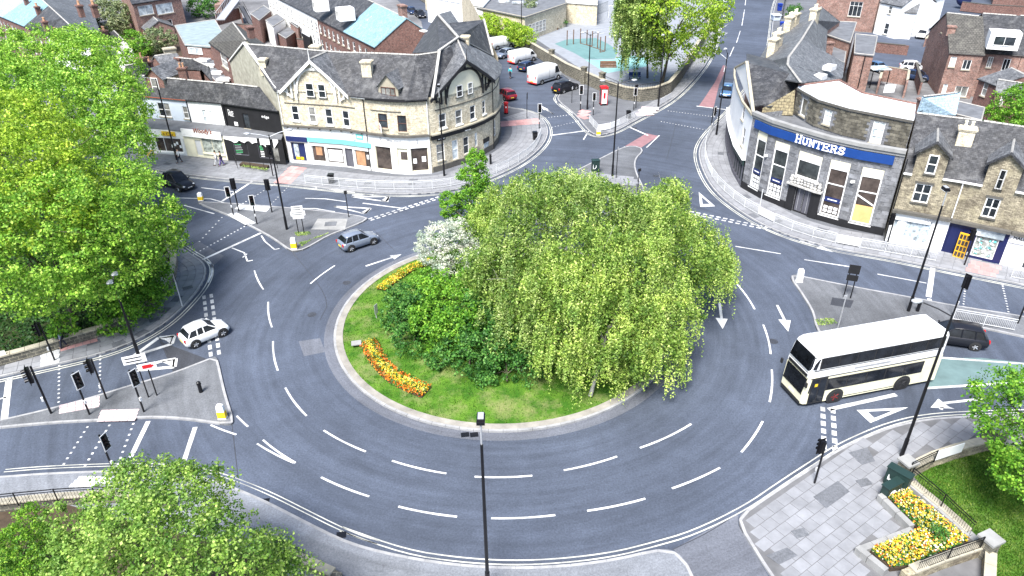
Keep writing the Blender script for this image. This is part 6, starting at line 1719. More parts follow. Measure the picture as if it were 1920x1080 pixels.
def limbs(root, base, blobs, r0, mat, n=6, trunk_to=.75):
    """tapered trunk with limbs reaching into the lobes"""
    c = sum((b[0] for b in blobs), Vector())/len(blobs)
    topz = base.z+(c.z-base.z)*trunk_to
    top = Vector((base.x*.6+c.x*.4, base.y*.6+c.y*.4, topz))
    mb = MB(); pts = []
    for i in range(6):
        t = i/5; p = base.lerp(top, t)+Vector((math.sin(t*5)*.1, math.cos(t*4)*.1-.1, 0))*r0*2*t; pts.append(p)
    for i in range(5): mb.cyl(pts[i], pts[i+1], r0*(1-.1*i)*(1.12 if i == 0 else 1)*.8, r0*.8*(1-.1*(i+1)), 9, cap=False)
    mb.build('trunk', mat, root, smooth=True)
    for b in sorted(blobs, key=lambda b: -b[1])[:n]:
        s = pts[3].lerp(pts[5], random.random()); e = b[0]
        m1 = s.lerp(e, .5)+Vector((random.uniform(-.4, .4), random.uniform(-.4, .4), .3))
        q = MB().cyl(s, m1, r0*.45, r0*.28, 6, cap=False).cyl(m1, e, r0*.28, r0*.1, 6)
        for k in range(3):
            f = m1.lerp(e, .3+.3*k); g_ = e+Vector(rng.normal(0, b[1]*.45, 3)); q.cyl(f, g_, r0*.14, r0*.03, 5)
        q.build('limb', mat, root, smooth=True)
def bl(l): return [(P(a, b, z), r) for a, b, z, r in l]
def tree(name, label, base_px, blobs, mat, clump=.55, per=26, leaf=.2, r0=.3, cat='tree', group=None, bark=None, cover=1.35, zb=.13, hang=0, asp=.8, n_l=6, trunk=True, flat=.85):
    base = P(*base_px, zb)
    root = thing(name, label, cat, base, 0, group)
    B = bl(blobs)
    if trunk: limbs(root, base, B, r0, bark or M_BARK, n_l)
    p, d = crown_points(B, clump, per, cover, flat=flat)
    v = quads(p, d+np.array([0, 0, .5]), leaf, asp)
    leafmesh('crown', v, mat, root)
    return root
def weeping(name, label, base_px, blobs, mat, strands, leaf=.16, length=(1.0, 3.0), r0=.22, bark=None, per=None, cat='tree', zb=.3, clump_frac=.35):
    """a crown of long hanging sprays"""
    base = P(*base_px, zb); root = thing(name, label, cat, base)
    B = bl(blobs)
    limbs(root, base, B, r0*.8, bark or M_BIRCHBARK, 5, .9)
    A = np.array([b[1]**2 for b in B]); A /= A.sum()
    cen = np.array([tuple(b[0]) for b in B]); rad = np.array([b[1] for b in B])
    k = rng.choice(len(B), strands, p=A)
    # sprays gathered on drooping branch ends
    nb = max(30, strands//16)
    kb = rng.choice(len(B), nb, p=A)
    db = sphere_dirs(nb, .55)
    tips = cen[kb]+db*(rad[kb]*rng.uniform(.7, 1.08, nb))[:, None]*np.array([1, 1, .8])
    kk = rng.integers(0, nb, strands)
    st = tips[kk]+rng.normal(0, 1, (strands, 3))*np.array([.26, .26, .3])
    out = db[kk].copy(); out[:, 2] = 0; out /= np.linalg.norm(out, axis=1, keepdims=True)+1e-6
    L = rng.uniform(*length, strands)*rng.uniform(.5, 1, strands)
    step = leaf*.62
    n = (L/step).astype(int)+1
    idx = np.repeat(np.arange(strands), n)
    t = np.concatenate([np.arange(m) for m in n])*step
    pts = st[idx]+out[idx]*(.35*(1-np.exp(-t*1.2)))[:, None]-np.array([0, 0, 1])*t[:, None]*.95
    pts += rng.normal(0, .05, pts.shape)
    pts = pts[pts[:, 2] > .5]
    dd = rng.normal(0, .6, pts.shape)+np.array([0, -.3, .5])
    v = quads(pts, dd, leaf, .55, .6)
    leafmesh('crown', v, mat, root)
    p, d = crown_points([(c_, r_*.86) for c_, r_ in B], .5, 15, 1.7, inner=.5)
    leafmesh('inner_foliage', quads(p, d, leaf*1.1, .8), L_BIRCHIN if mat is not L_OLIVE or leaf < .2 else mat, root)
    return root
# -- setting under the plants
M_GRASS = None
def grassmat(name, c1, c2, dry):
    m, nt, b = newmat(name)
    pos = nt.nodes.new('ShaderNodeNewGeometry').outputs['Position']
    c = _ramp(nt, _noise(nt, pos, .7, 8, .7), [(.38, c1), (.58, c2)])
    c = _mix(nt, _ramp(nt, _noise(nt, pos, .45, 6, .75), [(.48, (0, 0, 0)), (.66, (.8,)*3)]), c, dry)
    c = _mix(nt, 1, c, _ramp(nt, _noise(nt, pos, 22, 4, .8), [(.25, (.5,)*3), (.75, (1.5,)*3)]), 'MULTIPLY')
    nt.links.new(c, b.inputs['Base Color']); b.inputs['Roughness'].default_value = .9
    b.inputs['Specular IOR Level'].default_value = .15
    _bump(nt, b, _noise(nt, pos, 30, 4, .8), .8, .06)
    return m
M_GRASS = grassmat('island_grass', (.03, .1, .008), (.085, .18, .018), (.2, .21, .085))
M_LAWN = grassmat('lawn', (.03, .09, .008), (.07, .16, .018), (.15, .2, .06))
M_PARKFLOOR = grassmat('dark_park_floor', (.012, .03, .008), (.025, .05, .012), (.06, .05, .03))  # dark soil and grass behind the park wall
mb = MB(); nr, ns = 10, 72
prof = [(RI-.66)*(1-k/nr) for k in range(nr+1)]
hz = lambda r: .1+.75*(1-(r/(RI-.66))**2)**1.3
vs = [(cc.x+math.cos(2*math.pi*i/ns)*r, cc.y+math.sin(2*math.pi*i/ns)*r, hz(r)+random.uniform(-.015, .015)) for r in prof[:-1] for i in range(ns)]+[(cc.x, cc.y, hz(0))]
fs = [(k*ns+i, k*ns+(i+1) % ns, (k+1)*ns+(i+1) % ns, (k+1)*ns+i) for k in range(nr-1) for i in range(ns)]+[((nr-1)*ns+i, (nr-1)*ns+(i+1) % ns, nr*ns) for i in range(ns)]
mb.add(vs, fs); io = mb.build('island_lawn', M_GRASS, smooth=True); tag(io, kind='structure')
def tufts(name, n, polyf, zf, mat, h=.09):
    pts = []
    while len(pts) < n:
        q = polyf()
        if q is not None: pts.append(q)
    a = np.array(pts); th = rng.uniform(0, 2*math.pi, n); w_ = .03
    dx = np.stack([np.cos(th)*w_, np.sin(th)*w_, np.zeros(n)], 1); hh = rng.uniform(.5, 1.3, n)*h
    up_ = np.stack([rng.normal(0, .03, n), rng.normal(0, .03, n), hh], 1)
    v = np.stack([a-dx, a+dx, a+dx*.3+up_, a-dx*.3+up_], 1).reshape(-1, 3)
    return leafmesh(name, v, mat, kind='stuff')
L_GRASS = leafmat('grass_blade', (.03, .09, .008), (.09, .2, .02), (.2, .28, .06), .3)
def isl_pt():
    r = (RI-.7)*math.sqrt(random.random()); t = random.random()*2*math.pi
    return (cc.x+math.cos(t)*r, cc.y+math.sin(t)*r, hz(r)-.01)
tufts('grass', 26000, isl_pt, None, L_GRASS)
# park behind the left wall
park = [(262, 571), (300, 546), (326, 520), (330, 490), (300, 440), (220, 385), (100, 320), (-60, 250), (-250, 500), (-100, 700), (0, 682), (74, 662), (126, 645), (185, 628), (241, 604)]
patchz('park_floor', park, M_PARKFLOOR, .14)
lowwall('low mossy stone wall curving round the park corner', [(-60, 700), (0, 684), (74, 664), (126, 647), (185, 630), (241, 606), (281, 577), (311, 548), (326, 520), (330, 492), (310, 455)], .65, M_STONED, .4, .13, 'park_wall')
def ground_cover(name, px, n, mat, leaf, h=.5, z=.14):
    poly = [(P(*p, z).x, P(*p, z).y) for p in px]
    x0, x1 = min(p[0] for p in poly), max(p[0] for p in poly); y0, y1 = min(p[1] for p in poly), max(p[1] for p in poly)
    pts = []
    while len(pts) < n:
        q = (random.uniform(x0, x1), random.uniform(y0, y1))
        if inside(q, poly): pts.append((q[0], q[1], z+random.random()**1.5*h*(.4+.6*abs(math.sin(q[0]*1.3)*math.cos(q[1]*1.1)))))
    p = np.array(pts); return leafmesh(name, quads(p, np.tile([0, 0, 1.], (len(p), 1)), leaf, .8), mat, kind='stuff')
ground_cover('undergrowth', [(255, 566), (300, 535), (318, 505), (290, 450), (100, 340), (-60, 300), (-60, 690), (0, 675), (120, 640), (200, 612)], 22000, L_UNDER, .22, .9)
# -- trees
tree('sycamore_tree', 'nearest leafy tree of the park, its trunk behind the low stone wall', (143, 612), [(50, 495, 7, 3.4), (110, 520, 5, 2.3), (160, 470, 8, 3.8), (100, 430, 10, 4), (205, 462, 7, 2.8), (20, 440, 9, 3.6), (232, 490, 5, 2.1), (190, 515, 4.5, 1.8), (10, 535, 6.4, 2.4), (60, 548, 6, 1.8), (140, 545, 4.4, 1.3)], L_BRIGHT, .6, 46, .18, .34)
tree('sycamore_tree', 'rounded green tree at the tip of the park corner', (262, 520), [(258, 405, 7, 2.9), (296, 422, 6, 2.2), (215, 360, 8.5, 2.8), (252, 365, 7, 2.2), (318, 448, 4.4, 1.3), (268, 450, 6, 2.3), (210, 415, 8, 2.8)], L_BRIGHT, .58, 46, .18, .28)
tree('lime_tree', 'yellow green tree at the left edge of the picture', (-30, 480), [(35, 260, 13, 3.6), (10, 340, 12, 4), (80, 330, 11.5, 3), (110, 390, 10, 3), (60, 400, 10.5, 3.6), (90, 270, 12, 2.6), (0, 230, 12, 3), (150, 345, 10, 2.4)], L_LIME, .6, 44, .19, .35)
tree('sycamore_tree', 'broad tall tree at the back of the park before the terraces', (130, 420), [(90, 140, 11, 5.2), (180, 140, 11, 4.5), (20, 130, 11, 4.5), (200, 200, 9, 4.0), (140, 220, 11, 4.4), (225, 265, 7, 3.0), (190, 280, 9, 3.8), (60, 190, 12, 4.4), (150, 100, 10, 3.4), (205, 130, 8.5, 2.4), (-30, 180, 12, 5), (232, 215, 6.5, 2.2)], L_BRIGHT, .68, 42, .21, .4, cover=1.7)
for q, lab in (((215, 592, 1.5, 1.5), 'bright leafy bush behind the low park wall, left of the other'), ((255, 560, 1.6, 1.9), 'bright leafy bush behind the low park wall near the lamp post'), ((285, 530, 2, 1.8), 'dense bush on the inner bend of the park wall')):
    tree('bush', lab, (q[0], q[1]+8), [(q[0], q[1], q[2], q[3]), (q[0]-15, q[1]+6, q[2]*.7, q[3]*.7), (q[0]+12, q[1]-8, q[2], q[3]*.7)], L_MID, .4, 24, .18, .08, 'bush', 'bushes behind the park wall')
tree('young_tree', 'small sapling of broad pale leaves under the park tree', (122, 640), [(122, 606, 2, .9), (118, 618, 1.4, .7)], L_MID, .35, 20, .2, .05, 'tree')
# centre island
weeping('birch_tree', 'large weeping birch with white trunk at the front of the island', (1107, 742), [(1100, 560, 6.5, 2.8), (1055, 620, 4.6, 2.2), (1165, 610, 5, 2.6), (1225, 620, 4.2, 2.2), (1110, 480, 8.6, 2.8), (1185, 500, 7.6, 2.8), (1265, 570, 4.8, 2.2), (1050, 540, 7, 2.4), (1295, 500, 5.8, 2.2), (1240, 440, 8, 2.5), (1325, 510, 4.8, 1.6), (1110, 660, 3.4, 1.9), (1180, 680, 3.0, 1.7), (1245, 660, 3.2, 1.6)], L_BIRCH, 4500, .16, (1.1, 3.4), .2)
weeping('birch_tree', 'pale drooping birch filling the middle of the island', (1050, 560), [(965, 470, 7.6, 2.6), (1005, 410, 8.8, 2.8), (1065, 380, 9.4, 2.6), (1135, 400, 9.6, 2.6), (920, 500, 6, 2.2), (945, 560, 4.6, 2.4), (1010, 560, 6, 2.4), (900, 540, 4.2, 1.8), (1180, 430, 8.5, 2.4), (985, 620, 3.6, 1.9)], L_OLIVE, 3600, .16, (.9, 2.6), .2)
weeping('birch_tree', 'weeping birch with a thin trailing top at the back right of the island', (1230, 520), [(1250, 380, 7.4, 1.7), (1262, 355, 7.6, 1.1), (1215, 400, 8, 2), (1285, 440, 5.4, 1.9), (1320, 460, 4.6, 1.7), (1345, 490, 3.8, 1.3)], L_BIRCH, 1700, .16, (.8, 2.4), .16)
weeping('birch_tree', 'yellowish birch crown at the back left of the island', (960, 450), [(945, 385, 5.6, 2.0), (1000, 362, 6.6, 2.2), (1060, 358, 6.8, 2.2), (920, 410, 5, 1.6), (1110, 365, 6.8, 1.9), (900, 430, 4.4, 1.4)], L_BIRCH, 1900, .16, (.6, 1.7), .16)
hw = tree('hawthorn_tree', 'white blossoming hawthorn on the left of the island', (846, 530), [(838, 450, 3.8, 1.6), (815, 470, 3.2, 1.4), (850, 490, 2.6, 1.5), (808, 440, 3.8, 1.1), (862, 430, 4.2, 1.2), (828, 505, 1.9, 1.1), (800, 462, 3, .9), (872, 470, 3, 1.2)], L_BLOSSOM, .3, 34, .11, .1, zb=.6)
p, d = crown_points(bl([(840, 460, 3.2, 1.3), (850, 480, 2.4, 1.3)]), .3, 16, 1.2); leafmesh('leafy_boughs', quads(p, d, .12, .8), L_MID, hw)
tree('maple_tree', 'upright dark green maple pointing up behind the white hawthorn', (880, 462), [(880, 415, 2.6, 1.5), (884, 375, 4.4, 1.5), (886, 338, 6.0, 1.3), (892, 308, 7.3, .95), (893, 290, 8, .5), (848, 390, 3.6, 1.1), (838, 372, 4.2, .6), (905, 400, 3.4, 1.2), (906, 355, 5.2, .8)], L_MID, .3, 40, .15, .12, zb=.6)
sh = [((790, 600, 1.6, 1.7), (760, 570, 1.6, 1.4), (775, 640, 1.1, 1.2), (745, 600, 1.0, .9)), ((850, 560, 2.6, 2.0), (830, 610, 2.2, 2.0), (870, 600, 2.8, 2.0), (800, 545, 1.8, 1.5)), ((880, 660, 1.4, 1.9), (840, 660, 1.1, 1.3), (920, 640, 2.2, 2.0), (910, 590, 3, 1.8)), ((950, 690, .9, 1.1), (920, 705, .7, .8), (985, 685, 1.2, 1.2), (960, 660, 1.8, 1.6))]
for b_, lab, m in zip(sh, ('bluish green shrub at the left end of the island shrubbery', 'tall bright green shrub in the middle of the island shrubbery', 'dense dark green shrub at the front of the island', 'low dark glossy shrub with small pale flowers beside the birch trunk'), (L_DARK, L_MID, L_DARK, L_DARK)):
    tree('shrub', lab, (b_[0][0], b_[0][1]+25), [(q_[0], q_[1], q_[2], q_[3]*1.15) for q_ in b_], m, .36, 30, .17, .08, 'shrub', 'shrubs on the island', zb=.6)
# elsewhere
tree('garden_tree', 'large olive green tree at the bottom left behind the railings', (260, 1110), [(262, 950, 7, 2.0), (210, 1000, 6, 2.0), (340, 955, 7, 2.0), (405, 1020, 6, 2.1), (300, 1040, 7.6, 2.6), (175, 1050, 5, 1.7), (455, 1080, 5, 1.9), (255, 1100, 6.5, 2.4), (380, 1100, 6.5, 2.6), (500, 1120, 4.5, 1.8), (290, 915, 7.2, 1.2), (165, 975, 6, 1.4), (380, 960, 6.5, 1.4)], L_GARDEN, .46, 46, .125, .3, cover=1.9)
tree('conifer', 'feathery bright green conifer at the bottom left corner', (45, 1090), [(58, 965, 4.2, .5), (52, 985, 3.6, .8), (50, 1010, 2.8, 1.1), (40, 1040, 1.8, 1.5), (75, 1040, 1.8, 1.1), (20, 1060, 1.4, 1.1)], leafmat('conifer_needles', (.04, .14, .01), (.14, .32, .02), (.3, .46, .06), .3), .26, 34, .1, .1)
tree('lime_tree', 'bright green tree at the right edge beside the lawn', (1918, 890), [(1885, 745, 5.6, 1.5), (1915, 800, 5, 1.9), (1875, 780, 5, 1.2), (1920, 870, 3.8, 1.4), (1960, 800, 6, 2.6), (1925, 745, 6, 1.5), (1940, 890, 3.5, 1.6)], L_MID, .4, 30, .15, .25)
tree('lime_tree', 'bright yellow green tree in the school corner', (1241, 158), [(1255, 70, 7, 3.8), (1295, 60, 8, 4.2), (1318, 80, 6, 2.8), (1270, 95, 5, 2.8), (1245, 25, 11, 4.4), (1300, 10, 12, 4.6), (1325, 35, 9, 3.2), (1230, 100, 4.6, 2.2), (1240, -20, 14, 4)], L_LIME, .75, 26, .3, .32)
weeping('willow_tree', 'weeping willow with long pale sprays on the playground side', (1214, 146), [(1195, 50, 9, 3), (1200, 10, 12, 3.6), (1190, 80, 6, 2.2), (1215, 60, 8, 3), (1180, 20, 10, 2.6), (1215, -20, 14, 4)], L_OLIVE, 1500, .3, (2, 5.5), .25, bark=M_BARK)
hd = thing('hedge', 'bright clipped leafy hedge along the school wall', 'hedge', P(950, 62, .15))
B = bl([(912+9.5*i, 42+3.6*i, 2.4, 1.7+.3*(i % 2)) for i in range(9)])
p, d = crown_points(B, .5, 26, 1.4); leafmesh('foliage', quads(p, d, .26, .8), L_LIME, hd); limbs(hd, P(950, 70, .15), B[3:6], .12, M_BARK, 3)
hd = thing('hedge', 'low dark green hedge under the school windows', 'hedge', P(1030, 50, .15))
B = bl([(1012+10*i, 52-2.4*i, .9, 1.0) for i in range(5)])
p, d = crown_points(B, .4, 22, 1.3); leafmesh('foliage', quads(p, d, .2, .8), L_DARK, hd); limbs(hd, P(1030, 56, .15), B[1:4], .08, M_BARK, 2)
tree('young_tree', 'thin young grey green tree beside the school corner', (993, 50), [(994, 14, 4.5, 1.2), (992, 28, 3, 1.2), (995, 0, 5.5, 1.0)], L_GREY, .4, 22, .22, .07)
tree('bush', 'large round grey green bush at the top left', (207, 62), [(207, 30, 3.5, 3.6), (190, 22, 4, 2.4), (222, 28, 3.6, 2.6), (212, 45, 2.6, 2.8)], L_GREY, .5, 26, .26, .15, 'bush')
tree('bush', 'dark green bush in the garden below the round bush', (250, 96), [(250, 80, 1.8, 2.3), (265, 90, 1.6, 1.8), (240, 92, 1.2, 1.6)], L_MID, .45, 24, .24, .1, 'bush')
tree('bush', 'pale silvery garden bush left of the workshop', (298, 92), [(290, 78, 2, 2.4), (308, 72, 2.2, 2.0), (278, 86, 1.6, 1.8), (318, 80, 1.8, 1.6)], L_GREY, .45, 24, .24, .1, 'bush')
tree('bush', 'dark green rounded bush at the top beside the walkway', (382, 28), [(378, 8, 3, 2.6), (392, 14, 2.4, 2.2), (368, 16, 2, 1.8)], L_DARK, .5, 24, .26, .12, 'bush')
tree('garden_tree', 'dark green garden tree at the right edge behind the slate roof', (1896, 248), [(1880, 220, 3, 2.0), (1905, 200, 4.4, 2.4), (1918, 228, 3.4, 2.2), (1893, 238, 2, 1.6), (1915, 180, 5, 1.6)], L_MID, .42, 26, .2, .15)
for px_, py_, lab in ((1485, 24, 'dark shrub behind the road bins at the top'),): tree('bush', lab, (px_, py_+6), [(px_, py_, 1.2, 1.3), (px_+6, py_-6, 1.4, 1.2)], L_DARK, .4, 20, .2, .06, 'bush')
# flower beds on the island
def flowers(name, label, px_path, width, cols, n, zf, cat='flower bed', inner=None, group=None):
    path = smooth_path([P(*p, .2) for p in px_path], 2); st = resample(path, .05)
    root = thing(name, label, cat, path[len(path)//2], 0, group)
    mb = MB(); strip(mb, path, width, 0); 
    mb.v = [(x, y, zf((x, y))+.05) for x, y, z in mb.v]; mb.build('soil', M_SOIL, root)
    for ci, (mat, frac, lo, hi) in enumerate(cols):
        m = int(n*frac); idx = rng.integers(0, len(st)-1, m); side = rng.choice([-1, 1], m)*rng.uniform(lo, hi, m)*width/2
        p = []
        for i, s_ in zip(idx, side):
            a = st[i]; t = (st[i+1]-st[i]).normalized(); q = a+Vector((-t.y, t.x, 0))*s_+Vector(rng.normal(0, .05, 3)); p.append((q.x, q.y, zf((q.x, q.y))+.12+random.random()*.28*(1.1-abs(s_)/width)))
        p = np.array(p); leafmesh(['blooms', 'blooms', 'leaves'][ci], quads(p, np.tile([0, -.2, 1.], (m, 1)), .12 if ci < 2 else .14, .9), mat, root, kind='stuff')
hzp = lambda p: hz(min(RI-.67, (Vector((p[0], p[1], 0))-cc).length))
flowers('flower_bed', 'crescent bed of orange and yellow flowers at the front of the island', [(692, 645), (705, 675), (735, 708), (775, 728), (800, 738)], 1.1, [(F_YELLOW, .36, 0, .5), (F_ORANGE, .4, .45, 1), (L_DARK, .34, 0, 1)], 4800, hzp)
flowers('flower_bed', 'bed of golden yellow flowers behind the hawthorn', [(715, 545), (745, 520), (775, 502), (808, 492)], .95, [(F_YELLOW, .55, 0, 1), (F_ORANGE, .12, .3, 1), (L_MID, .33, 0, 1)], 3600, hzp)
# lawns at the bottom
patchz('lawn', [(1712, 892), (1760, 868), (1845, 846), (1990, 840), (2050, 1200), (1860, 1180), (1842, 1040), (1800, 990)], M_LAWN, .14)
patchz('lawn', [(-60, 1020), (60, 1030), (100, 1050), (120, 1140), (-80, 1140)], M_LAWN, .15)
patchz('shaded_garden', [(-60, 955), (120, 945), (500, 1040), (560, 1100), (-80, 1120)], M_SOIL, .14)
def lawn_pt():
    poly = LP; q = (random.uniform(14, 30), random.uniform(20, 36))
    return (q[0], q[1], .14) if inside(q, poly) else None
LP = [(P(*p, .14).x, P(*p, .14).y) for p in [(1716, 894), (1760, 870), (1845, 848), (1940, 842), (1940, 1090), (1860, 1090), (1846, 1040), (1800, 990)]]
tufts('grass', 16000, lawn_pt, None, L_GRASS, .08)
# L-shaped bed with stone kerbs on the plaza
bp = [(1642, 938), (1696, 914), (1706, 914), (1830, 1022), (1825, 1032), (1700, 1082), (1655, 1082), (1600, 1037), (1702, 998)]
plb = thing('raised_flower_bed', 'L-shaped stone edged bed of yellow and white flowers on the plaza', 'flower bed', P(1700, 990, KZ))
pts = [P(*p, KZ) for p in bp]
inn = [P(*p, KZ) for p in [(1662, 940), (1697, 926), (1812, 1022), (1700, 1068), (1668, 1072), (1628, 1038), (1722, 1000)]]
MB().prism(inn, KZ, KZ+.25).build('soil', M_SOIL, plb)
for a, b in ((0, 1), (8, 0), (7, 8), (6, 7), (2, 3)):
    A, B_ = pts[a], pts[b]; st = resample([A, B_], .95)+[B_]; t = (B_-A).normalized(); n = Vector((-t.y, t.x, 0)); c_ = P(1715, 1000, KZ)
    if (c_-A).dot(n) < 0: n = -n
    for u, v in zip(st[:-1], st[1:]):
        if (v-u).length < .2: continue
        MB().obox(u+t*.015, (v-u)-t*.03, n*.32, (0, 0, .42+random.uniform(0, .012))).build('edging_stone', M_CONC, plb)
inp = [(p.x, p.y) for p in inn]
def bedpts(n, z0, z1):
    o = []; xs = [p[0] for p in inp]; ys = [p[1] for p in inp]
    while len(o) < n:
        q = (random.uniform(min(xs), max(xs)), random.uniform(min(ys), max(ys)))
        if inside(q, inp): o.append((q[0], q[1], random.uniform(z0, z1)))
    return np.array(o)
for m, n, nm, s_ in ((F_YELLOW, 1250, 'blooms', .12), (F_WHITE, 480, 'blooms', .1), (F_ORANGE, 650, 'blooms', .09), (L_DARK, 3000, 'leaves', .12)):
    p = bedpts(n, .42, .75 if nm == 'blooms' else .6); leafmesh(nm, quads(p, np.tile([0, -.3, 1.], (n, 1)), s_, .9, .5), m, plb, kind='stuff')
tree('clipped_shrub', 'small rounded dark green shrub in the plaza flower bed', (1762, 1006), [(1762, 1000, .9, .38), (1765, 1004, .8, .3)], L_DARK, .16, 22, .08, .03, 'shrub', zb=.3)
# ---------------------------------------------------------------- vehicles
def carpaint(name, col, metal=0.0, rough=.28):
    m, nt, b = newmat(name)
    pos = nt.nodes.new('ShaderNodeNewGeometry').outputs['Position']
    c = _ramp(nt, _noise(nt, pos, 1.5, 5), [(.3, lighter(col, .88)), (.7, lighter(col, 1.06))])
    nt.links.new(c, b.inputs['Base Color']); b.inputs['Roughness'].default_value = rough; b.inputs['Metallic'].default_value = metal
    b.inputs['Coat Weight'].default_value = .5 if col[0] > .1 else .1; b.inputs['Specular IOR Level'].default_value = .5 if col[0] > .1 else .25; b.inputs['Coat Roughness'].default_value = .08
    return m
C_WHITE = carpaint('white_car_paint', (.72, .73, .74)); C_SILVER = carpaint('silver_car_paint', (.2, .235, .3), .3); C_BLACK = carpaint('black_car_paint', (.012, .013, .018))
C_NAVY = carpaint('dark_blue_car_paint', (.02, .035, .08)); C_RED = carpaint('dark_red_car_paint', (.2, .01, .02)); C_BLUE = carpaint('steel_blue_car_paint', (.08, .16, .3), .3); C_CREAM = carpaint('cream_bus_paint', (.72, .69, .5), 0, .35)
M_DKRED = plain('dark_red_hub', (.14, .012, .012), .5, .2); M_CGLASS = glassmat('car_glass', (.01, .012, .016), .12); M_CGLASS.node_tree.nodes['Principled BSDF'].inputs['Specular IOR Level'].default_value = .3
M_TYRE = plain('tyre_rubber', (.015, .015, .016), .85, .1)
M_RIM = plain('wheel_rim', (.45, .46, .48), .3, .1, 4, metal=.6)
M_TAIL = plain('tail_light', (.45, .01, .01), .25, .05); M_HEAD = plain('headlight_glass', (.6, .62, .65), .1, .05); M_PLATEY = plain('yellow_number_plate', (.7, .5, .05), .5, .05); M_PLATEW = plain('white_number_plate', (.7, .7, .7), .5, .05)
M_TRIM = plain('black_plastic_trim', (.02, .02, .022), .6, .1); M_ORANGE = plain('amber_indicator', (.7, .25, .02), .3, .05)
def loft(mb, secs, closed_ends=True):
    n = len(secs[0]); o = len(mb.v)
    for s_ in secs: mb.v += [tuple(p) for p in s_]
    for i in range(len(secs)-1):
        for j in range(n):
            a, b = o+i*n+j, o+i*n+(j+1) % n; mb.f.append((a, b, b+n, a+n)); mb.m.append(0)
    if closed_ends:
        mb.f.append(tuple(o+j for j in reversed(range(n)))); mb.m.append(0)
        mb.f.append(tuple(o+(len(secs)-1)*n+j for j in range(n))); mb.m.append(0)
def wheel(root, x, y, r, w=.2, rim=None):
    s_ = 1 if y > 0 else -1
    mb = MB(); k = 16
    prof = [(r*.62, -w/2), (r*.93, -w/2), (r, -w*.32), (r, w*.32), (r*.93, w/2), (r*.62, w/2)]
    for (r0, y0), (r1, y1) in zip(prof[:-1], prof[1:]):
        o = len(mb.v)
        for i in range(k):
            a = 2*math.pi*i/k; mb.v += [(x+math.cos(a)*r0, y+y0, r+math.sin(a)*r0), (x+math.cos(a)*r1, y+y1, r+math.sin(a)*r1)]
        for i in range(k): j = (i+1) % k; mb.f.append((o+2*i, o+2*i+1, o+2*j+1, o+2*j)); mb.m.append(0)
    t = mb.build('wheel', M_TYRE, root, local=True, smooth=False)
    rb = MB(); f = y+s_*w*.3
    rb.cyl((x, f-s_*.06, r), (x, f, r), r*.64, r*.64, 16)
    for i in range(5): a = 2*math.pi*i/5; rb.cyl((x, f, r), (x+math.cos(a)*r*.58, f+s_*.02, r+math.sin(a)*r*.58), .035, .045, 5)
    rb.cyl((x, f, r), (x, f+s_*.03, r), .07, .06, 8)
    rb.build('rim', rim or M_RIM, t, local=True)
